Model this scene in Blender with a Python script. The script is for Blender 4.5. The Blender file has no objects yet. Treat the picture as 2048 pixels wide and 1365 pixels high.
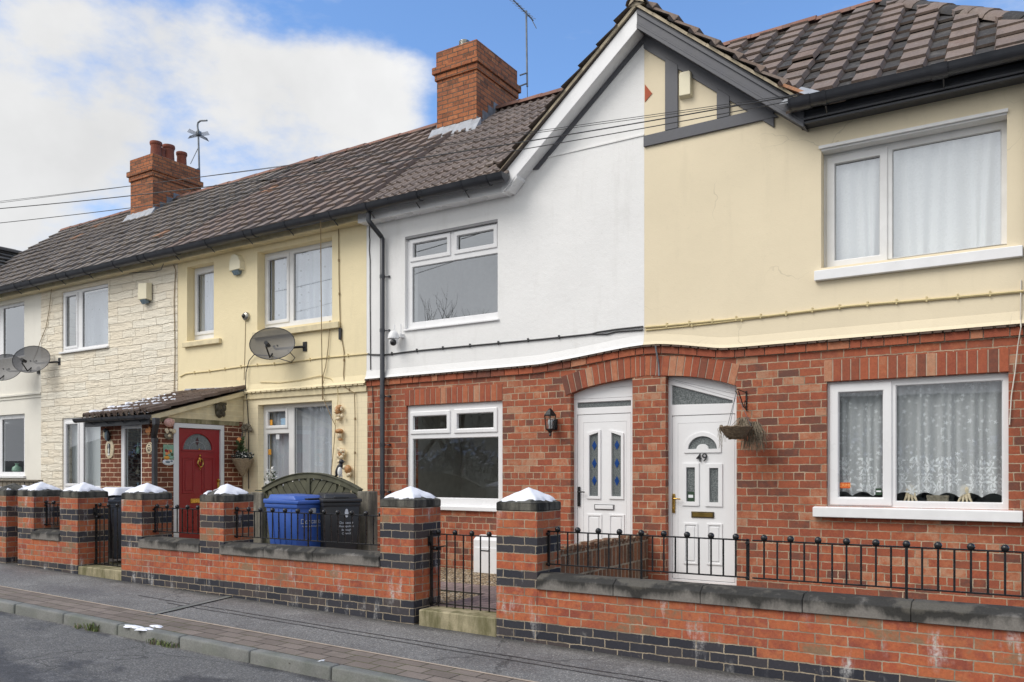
import bpy, bmesh, math, random
from mathutils import Vector, Matrix
from mathutils.geometry import tessellate_polygon
PI=math.pi
R=math.radians
rng=random.Random(11)
C=bpy.context.scene.collection
# ---- survey: the camera stands 9.4 m in front of the terrace; W() turns a measured direction into the point of a known vertical plane
F=1640.0; TH=R(32); CS=math.cos(TH); SN=math.sin(TH); HY=944.0; D=9.4; CZ=1.5
def W(x,y,Y=0.0):
    a=(x-1024)/F; t=(Y+D)/(CS+a*SN)
    return ((a*CS-SN)*t, CZ+(HY-y)*t/F)
def WX(x,Y=0.0): return W(x,0,Y)[0]
def WZ(x,y,Y=0.0): return W(x,y,Y)[1]
def WYX(x,y,X):              # point of the plane X=const
    a=(x-1024)/F; r=(a*CS-SN)/(CS+a*SN); P=X/r; t=P/(CS+a*SN)
    return (P-D, CZ+(HY-y)*t/F)
def rect(xl,xr,ytl,ytr,ybl,ybr,Y=0.0):
    return (WX(xl,Y),WX(xr,Y),(WZ(xl,ybl,Y)+WZ(xr,ybr,Y))/2,(WZ(xl,ytl,Y)+WZ(xr,ytr,Y))/2)
def zg(X): return -0.019*(X+4)     # the pavement falls gently along the street
# ---- mesh builder
AX={'y':lambda a,b,d:(a,d,b),'x':lambda a,b,d:(d,a,b),'z':lambda a,b,d:(a,b,d)}
ORG={}
class MB:
    def __init__(s): s.v=[];s.f=[];s.m=[];s.r=[]
    def add(s,vs,fs,mi=0,rn=0.5,M=None):
        o=len(s.v)
        if M is not None: vs=[M@Vector(p) for p in vs]
        s.v+= [tuple(p) for p in vs]
        for i,f in enumerate(fs):
            s.f.append([k+o for k in f]); s.m.append(mi); s.r.append(rn[i] if isinstance(rn,(list,tuple)) else rn)
        return s
    def box(s,x0,x1,y0,y1,z0,z1,mi=0,rn=0.5,M=None):
        vs=[(x0,y0,z0),(x1,y0,z0),(x1,y1,z0),(x0,y1,z0),(x0,y0,z1),(x1,y0,z1),(x1,y1,z1),(x0,y1,z1)]
        return s.add(vs,[(0,3,2,1),(4,5,6,7),(0,1,5,4),(1,2,6,5),(2,3,7,6),(3,0,4,7)],mi,rn,M)
    def hexa(s,vs,mi=0,rn=0.5,M=None):
        return s.add(vs,[(0,3,2,1),(4,5,6,7),(0,1,5,4),(1,2,6,5),(2,3,7,6),(3,0,4,7)],mi,rn,M)
    def plate(s,outer,d0,d1,holes=(),ax='y',mi=0,rn=0.5,M=None,back=True):
        # a flat outline with holes, from depth d0 (front) to d1 (back)
        g=AX[ax]; loops=[list(outer)]+[list(h) for h in holes]
        flat=[p for l in loops for p in l]; n=len(flat)
        tri=tessellate_polygon([[Vector((p[0],p[1],0)) for p in l] for l in loops])
        vs=[g(p[0],p[1],d0) for p in flat]+[g(p[0],p[1],d1) for p in flat]
        fs=[tuple(t) for t in tri]
        if back: fs+=[tuple(k+n for k in reversed(t)) for t in tri]
        o=0
        for l in loops:
            k=len(l)
            for i in range(k):
                j=(i+1)%k; fs.append((o+i,o+j,o+j+n,o+i+n))
            o+=k
        return s.add(vs,fs,mi,rn,M)
    def tube(s,pts,r,n=8,mi=0,rn=0.5,M=None,cap=True):
        pts=[Vector(p) for p in pts]; rs=r if isinstance(r,(list,tuple)) else [r]*len(pts)
        vs=[];fs=[];up=None
        for i,p in enumerate(pts):
            d=(pts[min(i+1,len(pts)-1)]-pts[max(i-1,0)])
            d=d.normalized() if d.length>1e-9 else Vector((0,0,1))
            if up is None:
                up=Vector((0,0,1)) if abs(d.z)<.9 else Vector((1,0,0))
            u=d.cross(up)
            if u.length<1e-6: u=d.cross(Vector((0,1,.3)))
            u.normalize(); w=u.cross(d).normalized(); up=w
            for k in range(n):
                a=2*PI*k/n; vs.append(p+u*(rs[i]*math.cos(a))+w*(rs[i]*math.sin(a)))
        for i in range(len(pts)-1):
            for k in range(n):
                fs.append((i*n+k,i*n+(k+1)%n,(i+1)*n+(k+1)%n,(i+1)*n+k))
        if cap: fs.append(tuple(range(n))); fs.append(tuple((len(pts)-1)*n+k for k in reversed(range(n))))
        return s.add(vs,fs,mi,rn,M)
    def lathe(s,prof,c=(0,0,0),n=16,mi=0,rn=0.5,M=None):
        vs=[];fs=[]
        for (r,z) in prof:
            for k in range(n):
                a=2*PI*k/n; vs.append((c[0]+r*math.cos(a),c[1]+r*math.sin(a),c[2]+z))
        for i in range(len(prof)-1):
            for k in range(n): fs.append((i*n+k,i*n+(k+1)%n,(i+1)*n+(k+1)%n,(i+1)*n+k))
        fs.append(tuple(reversed(range(n)))); fs.append(tuple((len(prof)-1)*n+k for k in range(n)))
        return s.add(vs,fs,mi,rn,M)
    def ball(s,c,r,n=12,m=8,mi=0,rn=0.5,M=None,sc=(1,1,1)):
        prof=[]
        vs=[(c[0],c[1],c[2]-r*sc[2])]
        for i in range(1,m):
            t=PI*i/m
            for k in range(n):
                a=2*PI*k/n; vs.append((c[0]+r*sc[0]*math.sin(t)*math.cos(a),c[1]+r*sc[1]*math.sin(t)*math.sin(a),c[2]-r*sc[2]*math.cos(t)))
        vs.append((c[0],c[1],c[2]+r*sc[2])); L=len(vs)-1; fs=[]
        for k in range(n): fs.append((0,1+(k+1)%n,1+k))
        for i in range(m-2):
            for k in range(n): fs.append((1+i*n+k,1+i*n+(k+1)%n,1+(i+1)*n+(k+1)%n,1+(i+1)*n+k))
        for k in range(n): fs.append((L,1+(m-2)*n+k,1+(m-2)*n+(k+1)%n))
        return s.add(vs,fs,mi,rn,M)
    def build(s,name,mats,parent=None,loc=(0,0,0),bev=0,smooth=None,seg=1,uvo=(0,0)):
        if not isinstance(mats,(list,tuple)): mats=[mats]
        me=bpy.data.meshes.new(name); org=ORG.get(parent,Vector((0,0,0))) if parent is not None else Vector(loc)
        me.from_pydata([Vector(p)-org for p in s.v],[],s.f)
        for m in mats: me.materials.append(m)
        me.polygons.foreach_set('material_index',s.m)
        at=me.attributes.new('rnd','FLOAT','FACE'); at.data.foreach_set('value',s.r)
        bm=bmesh.new(); bm.from_mesh(me)
        bmesh.ops.recalc_face_normals(bm,faces=bm.faces)
        if bev:
            es=[e for e in bm.edges if len(e.link_faces)==2 and e.calc_face_angle(0)>.5]
            bmesh.ops.bevel(bm,geom=es,offset=bev,segments=seg,affect='EDGES',clamp_overlap=True,profile=.5)
        uv=bm.loops.layers.uv.new('UVMap')
        for f in bm.faces:
            n=f.normal; ax=max(range(3),key=lambda i:abs(n[i])+(.02 if i==1 else 0))
            for l in f.loops:
                p=l.vert.co+org
                l[uv].uv=((p.y+.07,p.z) if ax==0 else (p.x,p.z) if ax==1 else (p.x,p.y))
        bm.to_mesh(me); bm.free()
        if smooth is not None:
            me.polygons.foreach_set('use_smooth',[True]*len(me.polygons))
            me.set_sharp_from_angle(angle=R(smooth))
        o=bpy.data.objects.new(name,me); C.objects.link(o)
        if parent is not None: o.parent=parent
        else: o.location=org
        ORG[o]=org
        return o
def tag(o,label=None,cat=None,group=None,kind=None):
    if label: o['label']=label
    if cat: o['category']=cat
    if group: o['group']=group
    if kind: o['kind']=kind
    return o
def thing(name,label,cat,loc=(0,0,0),group=None,rot=0,local=False):
    o=bpy.data.objects.new(name,None); C.objects.link(o); o.empty_display_size=.1
    o.location=loc; o.rotation_euler=(0,0,rot); tag(o,label,cat,group)
    ORG[o]=Vector((0,0,0)) if local or rot else Vector(loc)
    return o
def dup(root,loc,label,rot=None,group=None):
    r=root.copy(); C.objects.link(r); r.location=loc; r['label']=label
    if rot is not None: r.rotation_euler=(0,0,rot)
    if group: r['group']=group
    def kids(src,dst):
        for ch in list(src.children):
            c=ch.copy(); C.objects.link(c); c.parent=dst; kids(ch,c)
    kids(root,r); return r
def text(name,s,size,loc,mat,parent=None,rot=(PI/2,0,0),ext=.002,align='CENTER',sx=1,bold=0.0):
    cu=bpy.data.curves.new(name,'FONT'); cu.body=s; cu.size=size; cu.extrude=ext; cu.align_x=align; cu.align_y='CENTER'; cu.offset=bold
    cu.materials.append(mat); o=bpy.data.objects.new(name,cu); C.objects.link(o)
    org=ORG.get(parent,Vector((0,0,0))) if parent is not None else Vector((0,0,0))
    me=bpy.data.meshes.new_from_object(o.evaluated_get(bpy.context.evaluated_depsgraph_get())); bpy.data.objects.remove(o)
    me.transform(Matrix.Translation(Vector(loc)-org)@Matrix.LocRotScale(None,Matrix(((1,0,0),(0,1,0),(0,0,1))),(1,1,1))@__import__('mathutils').Euler(rot).to_matrix().to_4x4()@Matrix.Diagonal((sx,1,1,1)))
    if not me.materials: me.materials.append(mat)
    o=bpy.data.objects.new(name,me); C.objects.link(o)
    if parent is not None: o.parent=parent
    return o
def RC(x0,x1,z0,z1): return [(x0,z0),(x1,z0),(x1,z1),(x0,z1)]
# ---- materials
class NT:
    def __init__(s,name):
        s.m=bpy.data.materials.new(name); s.m.use_nodes=True; s.t=s.m.node_tree; s.t.nodes.clear()
        s.out=s.t.nodes.new('ShaderNodeOutputMaterial')
    def n(s,ty,ins=None,**pr):
        d=s.t.nodes.new('ShaderNode'+ty)
        for k,v in pr.items(): setattr(d,k,v)
        for k,v in (ins or {}).items():
            if isinstance(v,bpy.types.NodeSocket): s.t.links.new(v,d.inputs[k])
            else: d.inputs[k].default_value=v
        return d
    def math(s,op,a,b=0.0,c=0.0,clamp=False):
        d=s.n('Math',{0:a,1:b,2:c},operation=op); d.use_clamp=clamp; return d.outputs[0]
    def mix(s,f,a,b,bt='MIX'):
        d=s.t.nodes.new('ShaderNodeMix'); d.data_type='RGBA'; d.blend_type=bt
        for i,v in ((0,f),(6,a),(7,b)):
            if isinstance(v,bpy.types.NodeSocket): s.t.links.new(v,d.inputs[i])
            else: d.inputs[i].default_value=v if i==0 or len(v)==4 else (*v,1)
        return d.outputs[2]
    def ramp(s,f,st,interp='LINEAR'):
        d=s.t.nodes.new('ShaderNodeValToRGB'); cr=d.color_ramp; cr.interpolation=interp
        while len(cr.elements)<len(st): cr.elements.new(.5)
        for e,(p,c) in zip(cr.elements,st): e.position=p; e.color=(*c,1) if len(c)==3 else c
        s.t.links.new(f,d.inputs[0]); return d.outputs[0]
    def rmp(s,f,a,b): return s.n('MapRange',{0:f,1:a,2:b,3:0.0,4:1.0}).outputs[0]
    def noise(s,v,sc,det=3.0,ro=.55,w=0): return s.n('TexNoise',{'Vector':v,'Scale':sc,'Detail':det,'Roughness':ro}).outputs[0]
    def vscale(s,v,x,y,z): return s.n('VectorMath',{0:v,1:(x,y,z)},operation='MULTIPLY').outputs[0]
    def obj(s): return s.n('TexCoord').outputs['Object']
    def uv(s): return s.n('TexCoord').outputs['UV']
    def geo(s): return s.n('NewGeometry').outputs['Position']
    def bump(s,h,st=.4,dist=.01,nrm=None):
        i={'Strength':st,'Distance':dist,'Height':h}
        if nrm is not None: i['Normal']=nrm
        return s.n('Bump',i).outputs[0]
    def pr(s,col,ro=.7,nrm=None,sp=.5,me=0.0,**k):
        i={'Base Color':col if isinstance(col,bpy.types.NodeSocket) else (*col,1),'Roughness':ro,'Specular IOR Level':sp,'Metallic':me}
        if nrm is not None: i['Normal']=nrm
        i.update(k)
        d=s.n('BsdfPrincipled',i); s.t.links.new(d.outputs[0],s.out.inputs[0]); return s.m
    def surf(s,sh): s.t.links.new(sh,s.out.inputs[0]); return s.m
def srgb(r,g,b):
    f=lambda c:(c/255/12.92 if c/255<=.04045 else ((c/255+.055)/1.055)**2.4)
    return (f(r),f(g),f(b))
def plain(name,col,ro=.5,var=.12,sc=9,sp=.5,me=0.0,bmp=0.0,bsc=60,**k):
    t=NT(name); p=t.geo(); n=t.noise(p,sc,4)
    c=t.mix(t.rmp(n,.3,.7),tuple(x*(1-var) for x in col),tuple(min(1,x*(1+var)) for x in col))
    nr=t.bump(t.noise(p,bsc,3),bmp,.004) if bmp else None
    r=t.n('MapRange',{0:n,1:.3,2:.7,3:max(0,ro-.08),4:min(1,ro+.08)}).outputs[0]
    return t.pr(c,r,nr,sp,me,**k)
def brick(name,cols,mortar,bw=.235,bh=.0865,ms=.011,off=(0,0),squash=1.0,sqf=2,dark=None,stain=None,bmp=.5,speck=.25,paint=None,cut=None,mvar=.38,rough=.85):
    t=NT(name); uv=t.uv(); g=t.geo()
    nz=t.n('TexNoise',{'Vector':uv,'Scale':9.0,'Detail':3.0})
    dv=t.n('VectorMath',{0:nz.outputs['Color'],1:(.5,.5,.5)},operation='SUBTRACT').outputs[0]
    dv=t.vscale(dv,.016,.016,0)
    nf=t.n('TexNoise',{'Vector':uv,'Scale':48.0,'Detail':3.0}); df=t.vscale(t.n('VectorMath',{0:nf.outputs['Color'],1:(.5,.5,.5)},operation='SUBTRACT').outputs[0],.011,.011,0)
    dv=t.n('VectorMath',{0:dv,1:df},operation='ADD').outputs[0]
    v=t.n('VectorMath',{0:uv,1:dv},operation='ADD').outputs[0]
    v=t.n('VectorMath',{0:v,1:(off[0],off[1],0)},operation='ADD').outputs[0]
    b=t.n('TexBrick',{'Vector':v,'Color1':(0,0,0,1),'Color2':(1,1,1,1),'Mortar':(.5,.5,.5,1),'Scale':1.0,'Mortar Size':ms/2,'Mortar Smooth':.25,'Bias':0.0,'Brick Width':bw,'Row Height':bh},offset=.5,offset_frequency=2,squash=squash,squash_frequency=sqf)
    rndc=t.n('SeparateColor',{0:b.outputs[0]}).outputs[0]; fac=b.outputs['Fac']
    k=len(cols); st=[(i/(k-1),c) for i,c in enumerate(cols)]
    sp=t.noise(g,55,5,.7); md=t.noise(g,11,5,.65)
    if paint is None:
        rj=t.math('ADD',rndc,t.math('MULTIPLY',t.math('SUBTRACT',md,.5),.8))
        col=t.ramp(rj,st)
        col=t.mix(speck,col,t.ramp(sp,[(.3,(.25,.22,.2)),(.5,(.8,.8,.8)),(.72,(1.5,1.4,1.3))]),'MULTIPLY')
        big=t.noise(g,.9,5,.65); col=t.mix(t.math('MULTIPLY',t.rmp(big,.45,.72),.32),col,(.09,.07,.06))
    else:
        col=t.mix(t.rmp(md,.3,.7),tuple(x*.93 for x in paint),paint)
    if dark:
        z=t.n('SeparateXYZ',{0:uv}).outputs
        dm=None
        for lo,hi in dark:
            lo2=lo
            if cut and hi>5: pass
            a=t.math('MULTIPLY',t.math('GREATER_THAN',z[1],lo),t.math('LESS_THAN',z[1],hi))
            dm=a if dm is None else t.math('ADD',dm,a,0,True)
        if cut:  # the lowest dark courses step down past this point along the wall
            hi,u=cut
            low=t.math('LESS_THAN',z[1],t.math('SUBTRACT',hi,t.math('MULTIPLY',t.math('GREATER_THAN',z[0],u),.075)))
            dm=t.math('ADD',dm,low,0,True)
        dc=t.ramp(rndc,[(0,(.030,.032,.042)),(.5,(.045,.045,.055)),(.8,(.06,.055,.06)),(1,(.075,.06,.058))])
        dc=t.mix(speck,dc,t.ramp(sp,[(.3,(.6,.6,.6)),(.7,(1.5,1.5,1.5))]),'MULTIPLY')
        col=t.mix(dm,col,dc)
    mc=t.mix(t.rmp(t.noise(g,5,6,.7),.36,.64),tuple(x*(1-mvar) for x in mortar),tuple(x*(1+mvar) for x in mortar)) if paint is None else tuple(x*.9 for x in paint)
    if paint is None:
        sm_=t.math('MULTIPLY',t.rmp(t.noise(g,26,5,.75),.60,.70),t.rmp(t.noise(g,2.6,3),.45,.65)); col=t.mix(t.math('MULTIPLY',sm_,.55),col,mc)
    col=t.mix(fac,col,mc)
    if stain:
        sv=t.vscale(g,7,7,1.6); s1=t.noise(sv,1.0,5,.65); s2=t.noise(g,2.2,3); s3=t.noise(g,40,3,.7)
        sm=t.math('MULTIPLY',t.rmp(s1,.54,.66),t.math('MULTIPLY',t.rmp(s2,.46,.6),t.rmp(s3,.35,.6)))
        col=t.mix(t.math('MULTIPLY',sm,stain),col,(.62,.61,.6))
        # grime gathered on the courses nearest the pavement
    h=t.math('ADD',t.math('MULTIPLY',t.math('SUBTRACT',1.0,fac),1.0),t.math('MULTIPLY',sp,.35))
    return t.pr(col,rough,t.bump(h,bmp,.012),.25)
HB=[srgb(112,76,66),srgb(140,83,65),srgb(158,89,66),srgb(170,96,69),srgb(151,83,64),srgb(176,106,76),srgb(184,138,111)]
GB=[srgb(148,80,64),srgb(178,100,69),srgb(184,108,72),srgb(170,90,66),srgb(186,112,76),srgb(154,84,67),srgb(182,104,70),srgb(142,114,90)]
CHB=[srgb(118,80,60),srgb(164,102,70),srgb(182,114,76),srgb(172,108,72),srgb(150,92,66),srgb(190,124,84)]
PBK=[srgb(104,62,46),srgb(118,68,50),srgb(126,74,54),srgb(110,64,50)]
M={}
M['brick_house']=brick('red_house_brick',HB,srgb(166,148,126),bw=.232,bh=.0885,ms=.012,off=(.03,.012),squash=.5,sqf=4)
M['brick_garden']=brick('orange_garden_brick',GB,srgb(150,138,120),bw=.225,bh=.075,ms=.010,off=(.02,.055),dark=[(.845,.995),(.545,.695),(-1,.245)],stain=.85,bmp=.4)
M['brick_garden_low']=brick('orange_garden_brick_low',GB,srgb(150,138,120),bw=.225,bh=.075,ms=.010,off=(.06,.055),dark=[(.77,.92),(.47,.62)],cut=(.17,-1.72),stain=.85,bmp=.4)
M['brick_chimney']=brick('chimney_brick',CHB,srgb(92,82,72),bw=.225,bh=.078,ms=.016,off=(.1,.02),bmp=.5,speck=.4)
M['brick_porch']=brick('brown_porch_brick',PBK,srgb(200,176,150),bw=.225,bh=.075,ms=.013,off=(.04,.01))
M['brick_old']=brick('weathered_old_brick',[srgb(84,66,54),srgb(122,84,62),srgb(150,100,70),srgb(104,80,66),srgb(140,112,90)],srgb(150,138,120),bw=.10,bh=.225,ms=.022,off=(.02,.01),bmp=.8,speck=.5)
M['brick_cream']=brick('cream_painted_brick',[(0,0,0),(1,1,1)],(1,1,1),bw=.232,bh=.0885,ms=.012,paint=(.86,.75,.52),bmp=.22)
M['brick_grey']=brick('dark_old_brick',[srgb(90,56,46),srgb(110,66,52)],srgb(110,100,90))
def render_mat(name,col,bs,bst,dirt=.1,dcol=(.25,.22,.16),cr=0):
    t=NT(name); g=t.geo()
    n1=t.noise(g,bs,5,.65); n2=t.noise(g,1.4,5,.6); n3=t.noise(g,bs*.25,3)
    c=t.mix(t.rmp(n2,.35,.7),tuple(x*.95 for x in col),col)
    s=t.noise(t.vscale(g,5,5,.7),1.0,5,.65)
    c=t.mix(t.math('MULTIPLY',t.rmp(s,.56,.78),dirt),c,dcol)
    c=t.mix(t.math('MULTIPLY',t.rmp(t.noise(g,30,4,.7),.62,.75),dirt*1.4),c,dcol)
    h=t.math('ADD',t.math('ADD',t.math('MULTIPLY',n1,.6),t.math('MULTIPLY',n3,.8)),t.math('MULTIPLY',t.noise(g,3.2,3),1.6))
    if cr:   # hairline cracks
        w=t.n('TexNoise',{'Vector':g,'Scale':1.3,'Detail':4.0}).outputs['Color']
        v=t.n('VectorMath',{0:g,1:w},operation='ADD').outputs[0]
        vo=t.n('TexVoronoi',{'Vector':v,'Scale':.75},feature='DISTANCE_TO_EDGE').outputs[0]
        cm=t.math('MULTIPLY',t.math('LESS_THAN',vo,.0035),t.rmp(t.noise(g,.8,2),.5,.6))
        c=t.mix(t.math('MULTIPLY',cm,cr),c,(.3,.26,.18)); h=t.math('SUBTRACT',h,t.math('MULTIPLY',cm,.6))
    return t.pr(c,.9,t.bump(h,bst,.012),.2)
M['white_render']=render_mat('white_rough_render',(.85,.846,.838),90,.28,.13)
M['cream_render']=render_mat('cream_smooth_render',(.80,.70,.515),60,.14,.09,cr=.25)
M['cream_rough']=render_mat('cream_roughcast',(.86,.745,.49),45,.36,.10)
M['pale_render']=render_mat('pale_render',(.84,.81,.73),60,.25,.1)
def stone():
    t=NT('cream_stone_cladding'); g=t.geo(); uv=t.uv()
    nz=t.n('TexNoise',{'Vector':uv,'Scale':3.5,'Detail':4.0}).outputs['Color']
    dv=t.vscale(t.n('VectorMath',{0:nz,1:(.5,.5,.5)},operation='SUBTRACT').outputs[0],.10,.07,0)
    v=t.n('VectorMath',{0:uv,1:dv},operation='ADD').outputs[0]
    b=t.n('TexBrick',{'Vector':v,'Color1':(0,0,0,1),'Color2':(1,1,1,1),'Scale':1.0,'Mortar Size':.010,'Mortar Smooth':1.0,'Brick Width':.74,'Row Height':.15},offset=.37,squash=.55,squash_frequency=3)
    rc=t.n('SeparateColor',{0:b.outputs[0]}).outputs[0]
    lump=t.noise(t.vscale(g,.55,1,2.6),7,6,.68); fine=t.noise(g,40,4,.7)
    c=t.mix(rc,(.88,.79,.635),(.90,.84,.71)); c=t.mix(t.math('MULTIPLY',t.rmp(lump,.55,.8),.25),c,srgb(238,231,216))
    c=t.mix(t.math('MULTIPLY',b.outputs['Fac'],.12),c,srgb(205,192,166)); c=t.mix(t.math('MULTIPLY',t.rmp(t.noise(g,24,4,.75),.68,.74),.6),c,srgb(150,130,100))
    h=t.math('ADD',t.math('MULTIPLY',lump,1.6),t.math('ADD',t.math('MULTIPLY',fine,.25),t.math('MULTIPLY',rc,.5)))
    rg=t.noise(t.vscale(g,1.5,1,12),1.0,5,.62); h=t.math('ADD',h,t.math('MULTIPLY',rg,1.1))
    h=t.math('SUBTRACT',h,t.math('MULTIPLY',b.outputs['Fac'],.5))
    return t.pr(c,.85,t.bump(h,.85,.03),.25)
M['stone']=stone()
def tile_mat(name,st,lich=.35,moss=.2):
    t=NT(name); g=t.geo(); a=t.n('Attribute',attribute_name='rnd').outputs['Fac']
    n=t.noise(g,6,5,.65); f=t.noise(g,45,5,.7)
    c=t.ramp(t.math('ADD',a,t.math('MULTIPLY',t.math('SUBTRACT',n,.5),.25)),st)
    c=t.mix(.5,c,t.ramp(f,[(.3,(.7,.69,.67)),(.7,(1.62,1.6,1.56))]),'MULTIPLY')
    l=t.math('MULTIPLY',t.rmp(t.noise(g,18,5,.8),.56,.68),t.rmp(t.noise(g,1.1,3),.36,.6))
    c=t.mix(t.math('MULTIPLY',l,lich),c,(.42,.41,.37))
    c=t.mix(t.math('MULTIPLY',t.rmp(t.noise(g,3,5,.7),.55,.75),moss),c,(.055,.06,.025))
    c=t.mix(t.math('MULTIPLY',t.rmp(t.noise(t.vscale(g,5,.7,.7),1.0,5,.65),.5,.7),.4),c,(.05,.045,.04))
    c=t.mix(t.math('MULTIPLY',t.rmp(t.noise(g,2.1,5,.7),.52,.7),.28),c,(.30,.28,.25))
    return t.pr(c,.85,t.bump(f,.3,.006),.25)
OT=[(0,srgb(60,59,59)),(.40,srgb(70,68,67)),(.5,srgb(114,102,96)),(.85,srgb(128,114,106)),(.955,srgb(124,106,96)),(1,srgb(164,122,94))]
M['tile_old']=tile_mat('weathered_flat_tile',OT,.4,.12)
M['tile_old_left']=tile_mat('weathered_flat_tile_dark',[(0,srgb(46,45,45)),(.4,srgb(56,54,53)),(.5,srgb(106,99,94)),(.9,srgb(130,121,113)),(.96,srgb(120,108,98)),(1,srgb(164,124,96))],.9,.2)  # darkest stops hold the pans' dirt and painted shade beside the raised sides
M['tile_roman']=tile_mat('double_roman_tile',[(0,srgb(104,97,93)),(.5,srgb(122,111,105)),(1,srgb(138,125,117))],.5,.12)
M['tile_porch']=tile_mat('porch_roll_tile',[(0,srgb(74,64,58)),(.5,srgb(94,80,72)),(1,srgb(112,96,86))],.5,.2)
M['ridge']=tile_mat('terracotta_ridge_tile',[(0,srgb(112,84,75)),(.5,srgb(128,95,84)),(1,srgb(142,106,93))],.3,.15)
M['ridge_grey']=tile_mat('grey_ridge_tile',[(0,srgb(96,88,82)),(.5,srgb(112,100,92)),(1,srgb(128,114,102))],.4,.2)
M['slate']=tile_mat('grey_slate',[(0,srgb(62,62,62)),(.5,srgb(78,77,75)),(1,srgb(96,92,88))],.4,.3)
M['upvc']=plain('white_upvc',(.80,.80,.81),.28,.02,3)
M['upvc_old']=plain('older_white_upvc',(.74,.74,.74),.4,.05,5)
M['upvc_grey']=plain('white_door_surround',(.72,.73,.75),.35,.03,4)
M['paint_white']=plain('white_gloss_paint',(.82,.82,.83),.35,.04,6,bmp=.15,bsc=14)
M['paint_black']=plain('charcoal_gloss_paint',srgb(58,60,66),.4,.15,6,bmp=.15,bsc=20)
M['paint_timber']=plain('dark_grey_timber_paint',srgb(86,87,93),.55,.12,7,bmp=.2,bsc=25)
M['paint_cream']=plain('cream_timber_paint',srgb(214,200,164),.6,.14,8,bmp=.3)
M['cement']=plain('verge_cement',srgb(176,164,142),.95,.25,12,bmp=.5)
M['gutter']=plain('dark_plastic_gutter',srgb(54,56,62),.35,.15,5)
M['black_iron']=plain('black_iron_paint',(.012,.012,.013),.3,.3,20,bmp=.2,bsc=60)
M['black_plastic']=plain('black_plastic',(.015,.015,.017),.4,.2,10)
M['cable_black']=plain('black_cable',(.03,.03,.032),.5)
M['cable_cream']=plain('cream_cable',srgb(205,188,142),.7)
M['cable_brown']=plain('dull_brown_cable',srgb(140,120,88),.7)
M['cable_white']=plain('white_cable',srgb(215,208,196),.6)
M['gasket']=plain('black_gasket',(.02,.02,.022),.6)
M['seam']=plain('grey_seam',(.28,.28,.29),.6)
M['lead']=plain('lead_flashing',srgb(158,162,168),.6,.2,9,bmp=.5,bsc=25)
M['lead_dark']=plain('weathered_lead',srgb(120,122,126),.6,.3,9,bmp=.6,bsc=25)
M['grey_paint']=plain('pale_grey_sealant',srgb(176,180,188),.7,.1)
M['pot']=plain('terracotta_pot',srgb(132,72,54),.8,.25,5,bmp=.3)
M['steel']=plain('brushed_steel',srgb(170,168,160),.35,.1,9,me=.9)
M['galv']=plain('galvanised_steel',srgb(120,124,128),.5,.2,9,me=.5)
M['brass']=plain('brass',srgb(210,170,90),.25,.1,9,me=1.0)
M['dull_brass']=plain('dull_brass',srgb(140,118,66),.35,.1,9,me=.9)
M['door_white']=plain('white_door_skin',(.81,.81,.82),.35,.02,3)
M['door_red']=plain('red_door_skin',srgb(142,28,34),.38,.08,30,bmp=.12,bsc=40)
M['black_num']=plain('black_numeral',(.02,.02,.024),.4)
M['orange']=plain('orange_sticker',srgb(205,92,30),.5,.05)
M['orange_text']=plain('pale_orange_print',srgb(245,180,110),.5,.05)
M['yellow']=plain('yellow_sticker',srgb(226,160,60),.5,.05)
M['green_sticker']=plain('dark_green_sticker',srgb(40,64,44),.5,.1)
M['sticker_white']=plain('white_sticker',(.75,.77,.8),.5,.03)
M['sticker_blue']=plain('pale_blue_sticker',srgb(150,180,205),.5,.1)
M['bin_blue']=plain('blue_bin_plastic',srgb(58,94,172),.42,.08,4,bmp=.1,bsc=80)
M['bin_black']=plain('black_bin_plastic',srgb(44,45,48),.45,.12,4,bmp=.1,bsc=80)
M['bin_grey']=plain('grey_bin_plastic',srgb(70,73,80),.45,.12,4)
M['bin_green']=plain('green_bin_plastic',srgb(28,70,62),.5,.12,4)
M['print_white']=plain('white_print',srgb(200,206,216),.5,.05)
M['snow']=plain('snow',(.80,.81,.86),.75,.03,8,bmp=.5,bsc=45)
M['cream_plastic']=plain('cream_plastic',srgb(226,218,190),.45,.04)
M['white_plastic']=plain('white_plastic',(.78,.78,.79),.4,.03)
M['clay_red']=plain('brick_red_diamond',srgb(170,84,56),.8,.1)
M['timber_green']=plain('green_stained_timber',srgb(84,84,68),.85,.3,6,bmp=.4,bsc=30)
M['timber_grey']=plain('weathered_grey_timber',srgb(120,112,100),.9,.25,6,bmp=.5,bsc=30)
M['wicker']=plain('grey_brown_wicker',srgb(112,96,78),.9,.35,40,bmp=.6,bsc=60)
M['wicker_pale']=plain('pale_wicker',srgb(158,140,116),.9,.3,40,bmp=.6,bsc=60)
M['dead_leaf']=plain('dead_trailing_stems',srgb(132,120,102),.9,.35,30)
M['leaf']=plain('green_leaf',(.05,.085,.03),.6,.4,30)
M['leaf_dark']=plain('dark_leaf',(.03,.04,.035),.6,.4,30)
M['flower_white']=plain('white_flower',(.75,.75,.72),.6,.08,30)
M['flower_orange']=plain('peach_flower',srgb(226,150,92),.6,.1,30)
M['terracotta_glaze']=plain('tan_glazed_ornament',srgb(176,128,82),.5,.45,45,bmp=.5,bsc=60)
M['ornament_cream']=plain('cream_ornament',srgb(214,198,168),.55,.25,40,bmp=.5,bsc=60)
M['ornament_grey']=plain('grey_stone_ornament',srgb(120,112,96),.8,.35,40,bmp=.6,bsc=60)
M['bird_black']=plain('black_bird_paint',(.025,.025,.03),.5)
M['bird_blue']=plain('blue_grey_paint',srgb(110,128,140),.5,.3,40)
M['mask_bronze']=plain('bronze_mask',srgb(70,64,50),.5,.4,30,bmp=.6,bsc=50)
M['pink_ceramic']=plain('pink_ceramic',srgb(205,160,150),.5,.3,40)
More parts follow.
